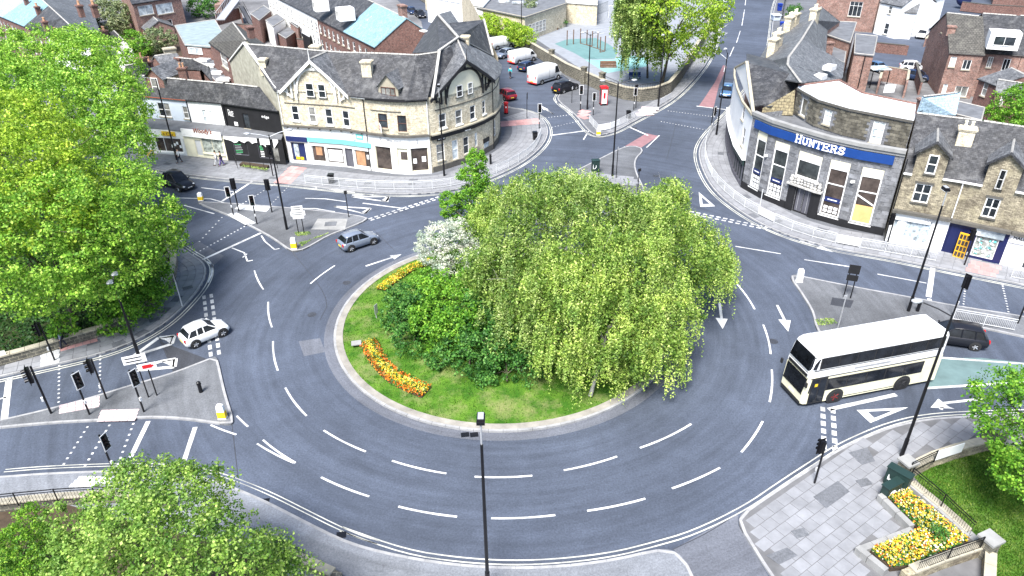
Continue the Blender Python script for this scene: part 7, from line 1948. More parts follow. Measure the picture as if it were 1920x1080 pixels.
def car(name, label, px, head, style, paint, cat='car', group=None, L=4.0, Wd=1.72, Hh=1.45, z=.012):
    """body lofted along x from stations; head = (tail pixel, nose pixel)"""
    root = thing(name, label, cat, P(*px, z), heading(*head), group)
    hw = Wd/2; gr = .2; belt = .9 if style != 'suv' else 1.02
    if style == 'van': belt = 1.15
    # stations: x, half width factor, bottom z, belt z
    if style == 'van': st = [(-L/2, .95, .35, Hh-.12), (-L/2+.06, .99, .28, Hh-.03), (-L/2+.4, 1, .25, Hh), (L*.12, 1, .25, Hh), (L*.22, 1, .25, Hh-.04), (L*.285, .985, .25, Hh-.22), (L*.40, .97, .25, 1.22), (L*.47, .93, .28, 1.0), (L/2, .82, .36, .75)]
    else: st = [(-L/2, .84, .38, belt*.86), (-L/2+.08, .94, .28, belt*.97), (-L/2+.35, 1, .22, belt+.02), (-L*.2, 1, gr, belt+.01), (L*.1, 1, gr, belt), (L*.2, .995, gr, belt-.01), (L*.36, .97, .22, belt-.1), (L*.45, .92, .25, belt-.2), (L/2, .78, .34, belt-.36)]
    secs = []
    for x, f, zb, zt in st:
        w_ = hw*f
        secs.append([(x, -w_*.86, zb), (x, -w_*.98, zb+.1), (x, -w_, (zb+zt)/2), (x, -w_*.975, zt-.1), (x, -w_*.9, zt-.015), (x, -w_*.6, zt+.02), (x, 0, zt+.035), (x, w_*.6, zt+.02), (x, w_*.9, zt-.015), (x, w_*.975, zt-.1), (x, w_, (zb+zt)/2), (x, w_*.98, zb+.1), (x, w_*.86, zb)])
    mb = MB(); loft(mb, secs); mb.f = [f[::-1] for f in mb.f]
    body = mb.build('body', paint, root, local=True, smooth=True)
    # wheel arches
    r = .32 if style not in ('van', 'suv') else .36
    wx = (L*.315, -L*.3)
    for x in wx:
        for s_ in (-1, 1):
            MB().cyl((x, s_*(hw-.1), r+.02), (x, s_*(hw+.006), r+.02), r+.07, r+.07, 14).build('wheel_arch', M_TRIM, root, local=True)
            wheel(root, x, s_*(hw-.06), r)
    if style != 'van':
        rear = -L/2+.22 if style in ('hatch', 'suv') else -L*.36
        rtop = rear+(.35 if style in ('hatch', 'suv') else .55)
        f0, f1 = L*.235, L*.06
        y0, y1 = hw*.9, hw*.7
        zt = Hh
        g_ = MB()
        def sec(x, zlo, zhi, fa): yb = y0; yt = y0+(y1-y0)*fa; return [(x, -yb, belt-.03), (x, -yt, zhi), (x, yt, zhi), (x, yb, belt-.03)]
        loft(g_, [sec(rear, 0, belt+.05, .1), sec(rtop, 0, zt-.1, .9), sec(-L*.08, 0, zt-.02, 1), sec(f1, 0, zt-.07, .95), sec(f0, 0, belt-.0, .05)])
        g_.f = [f[::-1] for f in g_.f]
        g_.build('windows', M_CGLASS, root, local=True)
        rf = MB(); rs_ = []
        for x, zz, yy in ((rtop-.1, zt-.14, y1*1.02), (rtop+.05, zt-.06, y1*1.05), (-L*.1, zt+.0, y1*1.05), (f1-.05, zt-.045, y1*1.04), (f1+.03, zt-.09, y1*1.02)): rs_.append([(x, -yy, zz-.05), (x, -yy*.93, zz+.02), (x, 0, zz+.045), (x, yy*.93, zz+.02), (x, yy, zz-.05)])
        loft(rf, rs_); rf.f = [f[::-1] for f in rf.f]; rf.build('roof', paint, root, local=True, smooth=True)
        pl_ = MB()
        for s_ in (-1, 1):
            for (xa, za, ya), (xb, zb_, yb_) in (((f0, belt, y0), (f1, zt-.08, y1*1.03)), ((rear+.05, belt, y0), (rtop, zt-.1, y1*1.03)), ((-L*.06, belt, y0+.01), (-L*.06, zt-.06, y1*1.05)), ((rear+.75, belt, y0+.01), (rtop+.45, zt-.06, y1*1.05))):
                pl_.cyl((xa, s_*ya, za), (xb, s_*yb_, zb_), .045, .04, 5)
        pl_.build('pillars', paint, root, local=True)
    else:
        g_ = MB()
        f0, f1 = L*.405, L*.29
        g_.face([(f0, -hw*.86, 1.27), (f0, hw*.86, 1.27), (f1, hw*.8, Hh-.26), (f1, -hw*.8, Hh-.26)]); g_.build('windscreen', M_CGLASS, root, local=True)
        g_.v = [(x+.02, y, z) for x, y, z in g_.v]
        for s_ in (-1, 1):
            q = MB(); pts = [(L*.37, s_*(hw*.99+.012), 1.2), (L*.19, s_*(hw+.012), 1.2), (L*.19, s_*(hw+.012), Hh-.38), (L*.28, s_*(hw*.985+.012), Hh-.38)]
            q.face(pts if s_ < 0 else pts[::-1]); q.f += [q.f[0][::-1]]; q.m.append(0); q.build('side_window', M_CGLASS, root, local=True)
            MB().box((-L*.1, s_*(hw+.006), .62), (L*.55, .02, .1)).build('side_trim', M_TRIM, root, local=True)
            MB().box((-L*.02, s_*(hw+.004), Hh*.55), (.02, .012, Hh*.6)).build('door_seam', M_TRIM, root, local=True)
        MB().box((-L/2-.02, 0, .38), (.1, Wd*.95, .16)).build('rear_bumper', M_RED if L > 5 else M_TRIM, root, local=True)
        MB().box((-L/2-.004, 0, Hh*.5), (.012, .02, Hh*.72)).build('door_seam', M_TRIM, root, local=True)
    for s_ in (-1, 1):
        zz = (belt-.17 if style != 'van' else .85)
        MB().sphere((L/2-.2, s_*hw*.66, zz-.12), .16, 8, 5, (1, .9, .55)).build('headlight', M_HEAD, root, local=True, smooth=True)
        MB().box((-L/2+.04, s_*hw*.78, belt*.84 if style != 'van' else 1.2), (.1, .18, .22 if style != 'van' else .4)).build('tail_light', M_TAIL, root, local=True)
        mx = L*.2
        MB().sphere((mx, s_*(hw+.1), belt+.07 if style != 'van' else 1.3), .1, 7, 5, (.7, 1, .75)).build('mirror', paint if style != 'van' else M_TRIM, root, local=True, smooth=True)
    MB().box((-L/2-.005, 0, .55), (.03, .5, .12)).build('number_plate', M_PLATEY, root, local=True)
    MB().box((L/2+.0, 0, .42), (.04, .5, .11)).build('number_plate', M_PLATEW, root, local=True)
    MB().box((L/2-.03, 0, .36), (.1, Wd*.62, .12)).build('grille', M_TRIM, root, local=True)
    return root
def midpx(a, b): return ((a[0]+b[0])/2, (a[1]+b[1])/2)
car('silver_car', 'silver-blue hatchback driving round the roundabout beside the left island', (673, 460), ((656, 478), (702, 463)), 'hatch', C_SILVER, L=3.6, Wd=1.6)
car('white_car', 'white three-door hatchback leaving over the broken give way line on the left', (386, 634), ((366, 652), (418, 630)), 'hatch', C_WHITE, L=3.3, Wd=1.55, Hh=1.4)
car('black_taxi', 'black cab half hidden by the park trees in front of the small shops', (334, 350), ((310, 343), (352, 357)), 'saloon', C_BLACK, L=4.4, Hh=1.7)
car('black_car', 'black hatchback following right behind the white bus', (1783, 640), ((1812, 648), (1762, 641)), 'hatch', C_BLACK, L=4.2, Hh=1.5)
car('blue_car', 'steel blue hatchback waiting on the road left of the bank building', (1362, 178), ((1372, 158), (1356, 196)), 'hatch', C_BLUE, L=4.0)
PG = 'vehicles parked along the school wall'
car('red_car', 'dark red hatchback parked behind the red pillar box', (948, 184), ((966, 192), (932, 175)), 'hatch', C_RED, L=4.0, group=None)
car('black_car', 'black estate car parked with its tail towards the corner building, nearest the phone kiosk', (1060, 171), ((1042, 181), (1082, 168)), 'suv', C_BLACK, L=4.5, Wd=1.8, Hh=1.6, group=PG)
car('white_van', 'largest white panel van with red rear bumper, parked by the school wall', (1022, 152), ((995, 166), (1052, 148)), 'van', C_WHITE, 'van', PG, L=6.2, Wd=2.05, Hh=2.6)
car('dark_blue_car', 'dark blue car squeezed between the two white vans by the school wall', (990, 131), ((975, 138), (1008, 126)), 'hatch', C_NAVY, L=4.0, group=PG)
car('white_van', 'medium white van parked behind the dark blue car', (980, 116), ((955, 124), (1008, 112)), 'van', C_WHITE, 'van', PG, L=5.2, Wd=1.9, Hh=2.1)
car('silver_car', 'pale silver car parked between two white vans, nose to the left', (947, 107), ((965, 102), (932, 111)), 'hatch', C_SILVER, L=4.0, group=PG)
car('white_van', 'farthest white van, parked under the hedge', (940, 90), ((915, 95), (962, 87)), 'van', C_WHITE, 'van', PG, L=4.8, Wd=1.85, Hh=2.0)
car('dark_blue_car', 'dark blue car parked above the turquoise roof, left of the other', (772, 26), ((762, 20), (785, 34)), 'hatch', C_NAVY, L=4.0)
car('black_car', 'black car parked above the turquoise roof, right of the other', (788, 32), ((778, 26), (801, 40)), 'hatch', C_BLACK, L=4.2)
car('white_car', 'white hatchback parked lengthwise in the back street behind the bank', (1712, 134), ((1684, 133), (1740, 137)), 'suv', C_WHITE, L=4.2, Hh=1.6, z=.15)
car('dark_blue_car', 'dark blue car half hidden below the white hatchback in the back street', (1718, 150), ((1695, 147), (1740, 154)), 'hatch', C_NAVY, L=3.9, z=.15)
car('white_car', 'white saloon parked nose out before the white rendered building', (1728, 70), ((1738, 60), (1717, 80)), 'saloon', C_WHITE, L=4.2, z=.15)
car('pale_blue_car', 'pale blue car just visible beside the tall brick outhouse', (1645, 134), ((1632, 130), (1660, 138)), 'hatch', C_BLUE, L=3.8, z=.15)
# ---- double-decker bus: x forward, nearside is -y... the side towards the camera
a, b = P(1500, 767, 0), P(1762, 716, 0)
d = (b-a); BL = 9.9; t = d.normalized(); nb = Vector((-t.y, t.x, 0))
if nb.y < 0: nb = -nb
BW, BH = 2.4, 4.08
ctr = a+t*BL/2+nb*BW/2
bus = thing('double_decker_bus', 'white and cream double-decker bus driving onto the roundabout from the right', 'bus', (ctr.x, ctr.y, .01), math.atan2(-t.y, -t.x))
hx, hy = BL/2, BW/2       # +x is the nose; the camera sees the +y side
def bsec(x, w_, zb, zt, rnd=.22, front=0):
    pts = [(-w_, zb), (-w_, zt-rnd), (-w_+rnd*.35, zt-rnd*.35), (-w_+rnd, zt), (w_-rnd, zt), (w_-rnd*.35, zt-rnd*.35), (w_, zt-rnd), (w_, zb)]
    return [(x, y, z) for y, z in pts]
mb = MB(); loft(mb, [bsec(-hx, hy*.95, .45, 2.3, .05), bsec(-hx+.08, hy, .3, 2.35, .04), bsec(hx-.45, hy, .3, 2.35, .04), bsec(hx-.15, hy*.95, .3, 2.2, .05), bsec(hx, hy*.86, .34, 1.15, .05)])
mb.build('lower_body', C_CREAM, bus, local=True)
mb = MB(); loft(mb, [bsec(-hx+.02, hy*.93, 2.3, BH-.2, .25), bsec(-hx+.12, hy*.99, 2.3, BH-.04, .25), bsec(-hx+.5, hy, 2.3, BH, .25), bsec(hx-.9, hy, 2.3, BH, .25), bsec(hx-.55, hy*.97, 2.3, BH-.07, .3), bsec(hx-.38, hy*.93, 2.3, BH-.3, .3), bsec(hx-.12, hy*.9, 2.3, 2.55, .1)])
mb.build('upper_body', C_WHITE, bus, local=True)
for s_ in (-1, 1):
    y = s_*(hy+.012)
    n_ = 7; x0, x1 = -hx+.35, hx-.75; step = (x1-x0)/n_
    MB().box(((x0+x1)/2, s_*(hy+.004), 3.36), (x1-x0+.12, .012, .84)).build('window_band', M_TRIM, bus, local=True)
    for i in range(n_): MB().box((x0+step*(i+.5), y, 3.36), (step-.09, .02, .72)).build('upper_window', M_CGLASS, bus, local=True)
    MB().box((.1, s_*(hy+.004), 2.28), (BL-.7, .012, .06)).build('trim_line', M_TRIM, bus, local=True)
    MB().box((.1, s_*(hy+.004), 2.86), (BL-.9, .012, .05)).build('trim_line', M_TRIM, bus, local=True)
    lx0, lx1 = -hx+1.4, hx-1.55
    MB().box(((lx0+lx1)/2, s_*(hy+.004), 1.62), (lx1-lx0+.1, .012, .92)).build('window_band', M_TRIM, bus, local=True)
    k = 5; stp = (lx1-lx0)/k
    for i in range(k): MB().box((lx0+stp*(i+.5), y, 1.62), (stp-.09, .02, .8)).build('lower_window', M_CGLASS, bus, local=True)
    for x, rm in ((hx-2.35, M_RED), (-hx+2.6, M_TRIM)):
        MB().cyl((x, s_*(hy-.12), .5), (x, s_*(hy+.008), .5), .62, .62, 18).build('wheel_arch', M_TRIM, bus, local=True)
        wheel(bus, x, s_*(hy-.1), .49, .28, M_DKRED if rm is M_RED else rm)
    MB().box((hx-.1, s_*hy*.75, .75), (.1, .3, .2)).build('headlight', M_HEAD, bus, local=True)
    MB().box((-hx, s_*hy*.82, 1.2), (.05, .16, .4)).build('tail_light', M_TAIL, bus, local=True)
    MB().box((hx+.1, s_*(hy+.12), 2.0), (.1, .16, .34)).build('mirror', M_TRIM, bus, local=True)
    MB().box((-.2, s_*(hy+.003), .42), (BL-5.6, .01, .05)).build('skirt_line', M_TRIM, bus, local=True)
for i in range(6): MB().box((-hx+1.3+1.45*i, 0, BH+.006), (.03, BW*.86, .012)).build('roof_seam', M_GALV, bus, local=True)
for x in (-1.6, 1.9): MB().box((x, 0, BH+.03), (.75, .75, .06)).build('roof_hatch', C_CREAM, bus, local=True)
for i in range(7):
    for s_ in (-1, 1): MB().box((-hx+1.2+1.05*i, s_*(hy+.003), .8), (.015, .01, .7)).build('panel_seam', M_GALV, bus, local=True)
MB().box((.4, hy+.006, 2.56), (2.6, .01, .14)).build('fleet_lettering_strip', M_GALV, bus, local=True)
# door on the kerb side just behind the nose, with its glass
MB().box((hx-.93, hy+.01, 1.28), (1.1, .03, 1.95)).build('door', M_TRIM, bus, local=True)
for dx in (-.26, .26): MB().box((hx-.93+dx, hy+.03, 1.3), (.44, .02, 1.75)).build('door_pane', M_CGLASS, bus, local=True)
MB().box((hx-.72, hy+.045, 1.75), (.2, .01, .22)).build('notice', M_YELLOW, bus, local=True)
def glassplate(name, pts, m=M_CGLASS): 
    q = MB(); q.face(pts); q.f.append(q.f[0][::-1]); q.m.append(0); q.build(name, m, bus, local=True)
glassplate('lower_windscreen', [(hx+.03, -hy*.8, 1.12), (hx+.03, hy*.8, 1.12), (hx-.1, hy*.84, 2.22), (hx-.1, -hy*.84, 2.22)])
glassplate('corner_glass', [(hx+.03, hy*.8, 1.12), (hx-.35, hy+.01, 1.15), (hx-.42, hy+.01, 2.2), (hx-.1, hy*.84, 2.22)])
glassplate('lower_nose', [(hx+.032, -hy*.86, 1.0), (hx+.032, hy*.86, 1.0), (hx+.03, hy*.8, 1.14), (hx+.03, -hy*.8, 1.14)], M_TRIM)
glassplate('destination_blind', [(hx-.09, -hy*.8, 2.32), (hx-.09, hy*.8, 2.32), (hx-.14, hy*.84, 2.66), (hx-.14, -hy*.84, 2.66)], M_TRIM)
glassplate('upper_windscreen', [(hx-.1, -hy*.82, 2.8), (hx-.1, hy*.82, 2.8), (hx-.36, hy*.8, 3.82), (hx-.36, -hy*.8, 3.82)])
glassplate('upper_corner_glass', [(hx-.1, hy*.83, 2.85), (hx-.5, hy+.012, 2.95), (hx-.62, hy+.012, 3.72), (hx-.36, hy*.8, 3.78)])
MB().box((hx-.02, 0, .34), (.12, BW*.86, .2)).build('bumper', M_TRIM, bus, local=True)
MB().box((-hx-.01, 0, 3.3), (.03, BW*.7, .6)).build('rear_window', M_CGLASS, bus, local=True)
MB().box((hx+.0, 0, .62), (.03, .5, .11)).build('number_plate', M_PLATEW, bus, local=True)
for i in range(9):       # seats seen as a row through the dark windows are kept as small pink and grey posters on glass
    pass
# ---------------------------------------------------------------- street furniture
M_LENS = {c: plain(c+'_signal_lens', col, .3, .05) for c, col in (('red', (.12, .01, .01)), ('amber', (.14, .07, .01)), ('green', (.01, .1, .06)))}
M_LAMPG = plain('lamp_glass', (.75, .77, .78), .2, .05)
def lamp_post(label, base=None, h=10, arms=((0, 1.2),), top_px=None, style='arm', zb=KZ, collar=True, r=.09):
    p = P(*base, zb) if base else None
    if top_px: q = P(*top_px, h); p = Vector((q.x, q.y, zb)); h = h-zb
    root = thing('street_lamp', label, 'street lamp', p)
    MB().cyl((0, 0, 0), (0, 0, 1.3), r*1.35, r*1.3, 10).build('base_compartment', M_BLACK, root, local=True)
    MB().cyl((0, 0, 1.3), (0, 0, h*.55), r*1.0, r*.9, 10).cyl((0, 0, h*.55), (0, 0, h-.6), r*.85, r*.7, 10).build('pole', M_BLACK, root, local=True, smooth=False)
    if style == 'post':
        MB().cyl((0, 0, h-.6), (0, 0, h+.5), .045, .04, 8).build('bracket', M_GALV, root, local=True)
        mb = MB(); mb.box((0, .2, h+.55), (.34, .6, .13)); mb.box((0, .25, h+.65), (.3, .5, .06)); mb.build('lantern', M_BLACK, root, local=True)
        MB().box((0, .25, h+.46), (.34, .6, .03)).build('lamp_glass', M_LAMPG, root, local=True); MB().box((0, .25, h+.70), (.24, .4, .03)).build('lantern_lid', M_GALV, root, local=True)
        return root
    MB().cyl((0, 0, h-.6), (0, 0, h+.1), r*.7, r*.5, 8).build('pole_top', M_BLACK, root, local=True)
    for ang, ln in arms:
        a = R(ang); dx, dy = math.cos(a), math.sin(a)
        MB().tube([(0, 0, h-.1), (dx*ln*.5, dy*ln*.5, h+.15), (dx*ln, dy*ln, h+.3)], .035, 6).build('arm', M_GALV if style == 'arm' else M_BLACK, root, local=True)
        c = Vector((dx*(ln+.3), dy*(ln+.3), h+.32))
        MB().sphere(c, .32, 8, 5, (1.0, .6, .32) if abs(dx) > .5 else (.6, 1, .32)).build('lantern', M_GALV, root, local=True, smooth=True)
        MB().sphere(c-Vector((0, 0, .06)), .24, 8, 5, (1, .6, .3)).build('lamp_glass', M_LAMPG, root, local=True, smooth=True)
    return root
lamp_post('tall black street lamp at the bottom centre in front of the roundabout', h=10, top_px=(902, 812), style='post')
lamp_post('leaning-armed black street lamp beside the bus at the right', (1690, 855), 9.7, ((150, 1.4),), style='black')
lamp_post('black street lamp on the right island near the blue fronted shop', (1703, 583), 9.3, style='post')
lamp_post('double headed black street lamp on the left island', (262, 672), 6.2, ((100, .25), (280, .25)), style='black')
lamp_post('street lamp with a silver arm before the pale blue shop', (332, 300), 9.3, ((180, 1.4),))
lamp_post('tallest street lamp of the upper left island, with two silver arms', (538, 430), 9.1, ((20, 1.5), (190, 1.5)))
lamp_post('street lamp with two arms on the small island above the trees', (1148, 330), 10, ((0, 1.3), (180, 1.3)), style='black')
lamp_post('black street lamp on the kerb left of the bank wing', (1343, 253), 9.8, ((90, .8),), style='black')
lamp_post('black street lamp in front of the curved corner building', (833, 330), 9.2, style='post')
lamp_post('twin armed street lamp by the phone kiosk', (1101, 205), 9.8, ((0, .7), (180, .7)), style='black')
lamp_post('street lamp standing at the hedge end of the parking street', (978, 88), 9.5, ((270, .8),), style='black')
lamp_post('street lamp on the school corner pavement beside the white panel rail', (1234, 200), 9.0, ((90, .8),), style='black')
# --- traffic signals
def make_signal(h=3.4, border=True, button=True):
    root = thing('traffic_light', 'x', 'traffic light', (0, 0, 0))
    MB().cyl((0, 0, 0), (0, 0, h), .065, .06, 8).build('pole', M_BLACK, root, local=True)
    z0 = h-1.0
    MB().box((0, -.22, z0+.48), (.3, .22, .98)).build('signal_head', M_BLACK, root, local=True)
    if border:
        bd = MB(); W_, H_ = .5, 1.2
        for x in (-W_/2, W_/2): bd.box((x, -.3, z0+.48), (.05, .02, H_+.04))
        for z in (-H_/2, H_/2): bd.box((0, -.3, z0+.48+z), (W_+.04, .02, .05))
        bd.build('border', M_LETTER, root, local=True)
    MB().box((0, -.28, z0+.48), (.5, .015, 1.2)).build('backing_board', M_BLACK, root, local=True)
    for i, c in enumerate(('green', 'amber', 'red')):
        z = z0+.17+.31*i
        ln = MB().cyl((0, -.33, z), (0, -.345, z), .1, .1, 12).build('lens', M_LENS[c], root, local=True)
        v = MB()
        for k in range(8):
            a0, a1 = math.pi*k/8-.2, math.pi*(k+1)/8-.2
            v.add([(math.cos(a0)*.12, -.33, z+math.sin(a0)*.12), (math.cos(a1)*.12, -.33, z+math.sin(a1)*.12), (math.cos(a1)*.12, -.53, z+math.sin(a1)*.12-.03), (math.cos(a0)*.12, -.53, z+math.sin(a0)*.12-.03)], [(0, 1, 2, 3), (3, 2, 1, 0)])
        v.build('visor', M_BLACK, ln, local=True)
    if button:
        b = MB().box((0, -.12, 1.1), (.13, .11, .26)).build('push_button_box', M_BUFF, root, local=True)
    return root
sig0 = make_signal(); sig1 = make_signal(border=False); used_ = set()
def signal(label, base, facing, h=None, border=True, zb=KZ):
    src = sig0 if border else sig1
    p = P(*base, zb)
    sc = (h or 3.4)/3.4
    if src.name not in used_: used_.add(src.name); KIDS_get = dup.__name__; r_ = dup(src, p, R(facing), label, 'traffic lights', sc)
    else: r_ = dup(src, p, R(facing), label, 'traffic lights', sc)
    return r_
for lab, base, fc, h, bd in (
    ('traffic light at the far left of the lower left island', (96, 775), -60, 3.7, False),
    ('white bordered traffic light second from the left on the lower left island', (168, 777), 60, 3.3, True),
    ('traffic light seen from behind on the upper edge of the lower left island', (200, 748), -70, 3.2, False),
    ('traffic light in front of the white direction sign on the left island', (270, 772), 60, 3.3, True),
    ('traffic light on the pavement by the red paving, against the dark park', (103, 676), -70, 3.2, False),
    ('traffic light standing in the leaves of the bottom left tree', (216, 890), 75, 3.0, True),
    ('black traffic light at the left end of the upper left island', (448, 396), 200, 3.3, False),
    ('white bordered traffic light at the left end of the upper left island', (438, 403), 10, 3.0, True),
    ('white bordered traffic light alone on the kerb side of the upper left island', (482, 420), 15, 3.0, True),
    ('black traffic light in the middle of the upper left island', (510, 398), 190, 3.3, False),
    ('traffic light on the pavement in front of the black shop', (512, 330), 180, 3.4, False),
    ('black backed traffic light at the crossing on the right island', (1786, 592), 120, 3.4, False),
    ('traffic light at the right edge by the white guard rail', (1908, 606), 120, 3.4, False),
    ('short traffic signal on the plaza kerb', (1527, 906), 200, 3.0, False),
    ('traffic light on the rounded corner by the litter bin', (1011, 241), 10, 3.2, True),
    ('traffic light left of the phone kiosk, before the black car', (1088, 207), 5, 3.4, True),
    ('traffic light in front of the phone kiosk', (1112, 216), 5, 3.0, True),
    ('traffic light right of the phone kiosk against the stone wall', (1188, 206), 10, 3.0, True),
    ('dark traffic light back to back beside the stone wall', (1192, 202), 190, 3.0, False),
    ('traffic light on the kerb by the white wing of the bank', (1332, 248), 40, 3.2, True),
    ('traffic signal pole in front of the yellow boarded bank window', (1661, 466), 190, 3.2, False),
    ('traffic signal pole in front of the blue shop window', (1808, 497), 190, 3.2, False)):
    signal(lab, base, fc, h, bd)
for s_ in (sig0, sig1):
    for c, gs in KIDS[s_.name]:
        for g_ in gs: bpy.data.objects.remove(g_)
        bpy.data.objects.remove(c)
    bpy.data.objects.remove(s_)
# --- guard rails: one thing per run, a panel of bars every two metres
gp_cache = {}
def guard_rail(label, px, h=1.0, mat=None, step=2.0, group=None, bars=.11, zb=KZ, name='guard_rail', top=.03, solid=()):
    mat = mat or M_WHITEM
    path = resample(smooth_path([P(*q, zb) for q in px], 2), step)
    root = thing(name, label, 'railing', path[0], 0, group)
    key = (mat.name, round(h, 2), round(step, 2), bars)
    if key not in gp_cache:
        mb = MB(); n = int(step/bars)
        mb.obox((0, -top/2, h-.05), (step-.06, 0, 0), (0, top, 0), (0, 0, .05)); mb.obox((0, -top/2, .1), (step-.06, 0, 0), (0, top, 0), (0, 0, .04)); mb.obox((0, -top/2, h-.2), (step-.06, 0, 0), (0, top, 0), (0, 0, .03))
        for i in range(1, n): mb.cyl((step*i/n, 0, .12), (step*i/n, 0, h-.18), .011, n=4, cap=False)
        gp_cache[key] = (mb.mesh('rail_panel', mat), MB().cyl((0, 0, 0), (0, 0, h), .035, .035, 6).mesh('post', mat), MB().obox((0, -.03, .15), (step-.06, 0, 0), (0, .03, 0), (0, 0, h-.22)).mesh('board_panel', M_LETTER))
    pm, tm, bm = gp_cache[key]
    for i, (a, b) in enumerate(zip(path[:-1], path[1:])):
        o = bpy.data.objects.new('rail_panel', bm if i in solid else pm); C.objects.link(o); o.parent = root; o.location = a-path[0]+Vector((0, 0, 0)); o.rotation_euler = (0, 0, math.atan2((b-a).y, (b-a).x)); o.scale = ((b-a).length/step, 1, 1)
        o = bpy.data.objects.new('post', tm); C.objects.link(o); o.parent = root; o.location = a-path[0]
    return root
guard_rail('long white guard rail round the corner below the curved stone building', [(573, 344), (640, 351), (720, 356), (800, 356), (855, 349), (905, 335), (950, 317), (985, 297), (1003, 280), (1013, 262), (1017, 244)])
guard_rail('long white guard rail curving past the bank and the terraced shops', [(1337, 243), (1325, 262), (1320, 285), (1323, 310), (1340, 342), (1375, 376), (1425, 406), (1485, 434), (1560, 456), (1640, 470), (1720, 484), (1805, 500)], solid=(6, 7, 13, 17))
guard_rail('white guard rail along the far edge of the right island', [(1786, 600), (1850, 611), (1940, 628)])
guard_rail('white guard rail at the right edge in front of the shops', [(1895, 521), (1960, 533)])
guard_rail('v-shaped white guard rail round the point of the school corner pavement', [(1105, 229), (1117, 244), (1124, 250), (1152, 241), (1192, 221)], solid=(2, 3))
guard_rail('short white solid rail panel beside the road by the school wall', [(1236, 199), (1264, 182)], solid=(0, 1, 2))
M_IRON = M_BLACK
lowwall('dwarf stone wall under the black railings at the bottom left', [(-40, 960), (0, 956), (60, 949), (127, 943), (220, 938), (330, 950)], .5, M_STONED, .35, .13, 'dwarf_wall')
guard_rail('black iron railings at the bottom left behind the pavement', [(-40, 956), (0, 952), (60, 945), (127, 939), (220, 934), (330, 946)], .95, M_BLACK, 2.0, None, .16, .6, 'iron_railing')
lowwall('dwarf stone wall under the black railings at the bottom edge', [(520, 1036), (560, 1056), (640, 1092)], .5, M_STONED, .35, .13, 'dwarf_wall')
guard_rail('black iron railings running off the bottom edge', [(520, 1030), (560, 1050), (640, 1086)], .95, M_BLACK, 2.0, None, .16, .6, 'iron_railing')
def pier(label, px, h, w=.7, mat=None, rz=0):
    p = P(*px, KZ); root = thing('stone_pier', label, 'pier', p, rz)
    for k in range(int(h/.3)): MB().box((0, 0, .15+.3*k), (w-.01*(k % 2), w-.01*((k+1) % 2), .29)).build('stone_block', mat or M_STONED, root, local=True)
    MB().box((0, 0, int(h/.3)*.3+.06), (w+.16, w+.16, .13)).build('cap_stone', M_CONC, root, local=True)
pier('dark stone pier beside the bottom left tree', (511, 1036), 1.2, .8, rz=-.5)
pier('stone pier behind the green cabinets on the plaza', (1692, 896), 1.2, .65, M_STONED, rz=.4)
pier('stone pier at the far end of the curved garden wall', (1856, 836), 1.5, .9, rz=.3)
pier('stone pier at the lawn corner of the flower bed', (1843, 1042), 1.4, .7, M_STONED, rz=.4)
lowwall('curved low stone wall under railings along the lawn', [(1704, 892), (1740, 873), (1790, 856), (1850, 840)], .7, M_TERR, .4, .13, 'dwarf_wall')
guard_rail('black railings on the curved lawn wall, partly boarded white', [(1704, 889), (1740, 870), (1790, 853), (1850, 837)], .9, M_BLACK, 2.0, None, .14, .75, 'iron_railing', solid=(1,))
lowwall('straight stone kerb wall between flower bed and lawn', [(1706, 914), (1770, 966), (1838, 1030)], .35, M_CONC, .35, .13, 'dwarf_wall')
guard_rail('straight black railings between the flower bed and the lawn', [(1704, 905), (1770, 960), (1836, 1026)], 1.1, M_BLACK, 2.0, None, .13, .4, 'iron_railing')
lowwall('stone wall with railings at the bottom right corner of the bed', [(1838, 1036), (1760, 1062), (1690, 1090)], .6, M_TERR, .4, .13, 'dwarf_wall')
guard_rail('black railings along the lower edge of the flower bed', [(1836, 1030), (1760, 1056), (1690, 1084)], .9, M_BLACK, 2.0, None, .13, .7, 'iron_railing')
lowwall('stone wall from the pier down the bottom right edge', [(1850, 1052), (1846, 1120)], .6, M_TERR, .4, .13, 'dwarf_wall')
# --- cabinets with graffiti
def cabinet(label, px, size, rz, seed):
    w, d, h = size; root = thing('utility_cabinet', label, 'cabinet', P(*px, KZ), rz)
    MB().box((0, 0, .04), (w+.06, d+.06, .08)).build('plinth', M_CONC, root, local=True)
    MB().box((0, 0, .08+h/2), (w, d, h)).build('body', M_DKGREEN, root, local=True)
    mb = MB(); mb.box((0, 0, h+.11), (w+.08, d+.1, .06)); mb.build('lid', M_DKGREEN, root, local=True)
    for x in (-w/4, w/4): MB().box((x, -d/2-.01, .1+h/2), (w/2-.04, .02, h-.1)).build('door', M_DKGREEN, root, local=True)
    r2 = random.Random(seed); gm = MB(); p = Vector((-w*.35, -d/2-.026, h*.45))
    for i in range(9):
        q = Vector((min(w*.4, max(-w*.4, p.x+r2.uniform(-.1, .22))), p.y, h*r2.uniform(.3, .8))); gm.cyl(p, q, .018, n=4); p = q
    gm.build('graffiti', M_LETTER, root, local=True)
cabinet('larger dark green cabinet with white graffiti against the stone pier', (1678, 914), (1.2, .45, 1.15), R(-50), 3)
cabinet('smaller dark green cabinet with graffiti at the corner of the flower bed', (1666, 930), (1.15, .4, .85), R(28), 5)
cabinet('black utility cabinet on the small island above the trees', (1116, 323), (.8, .6, 1.3), R(5), 8)
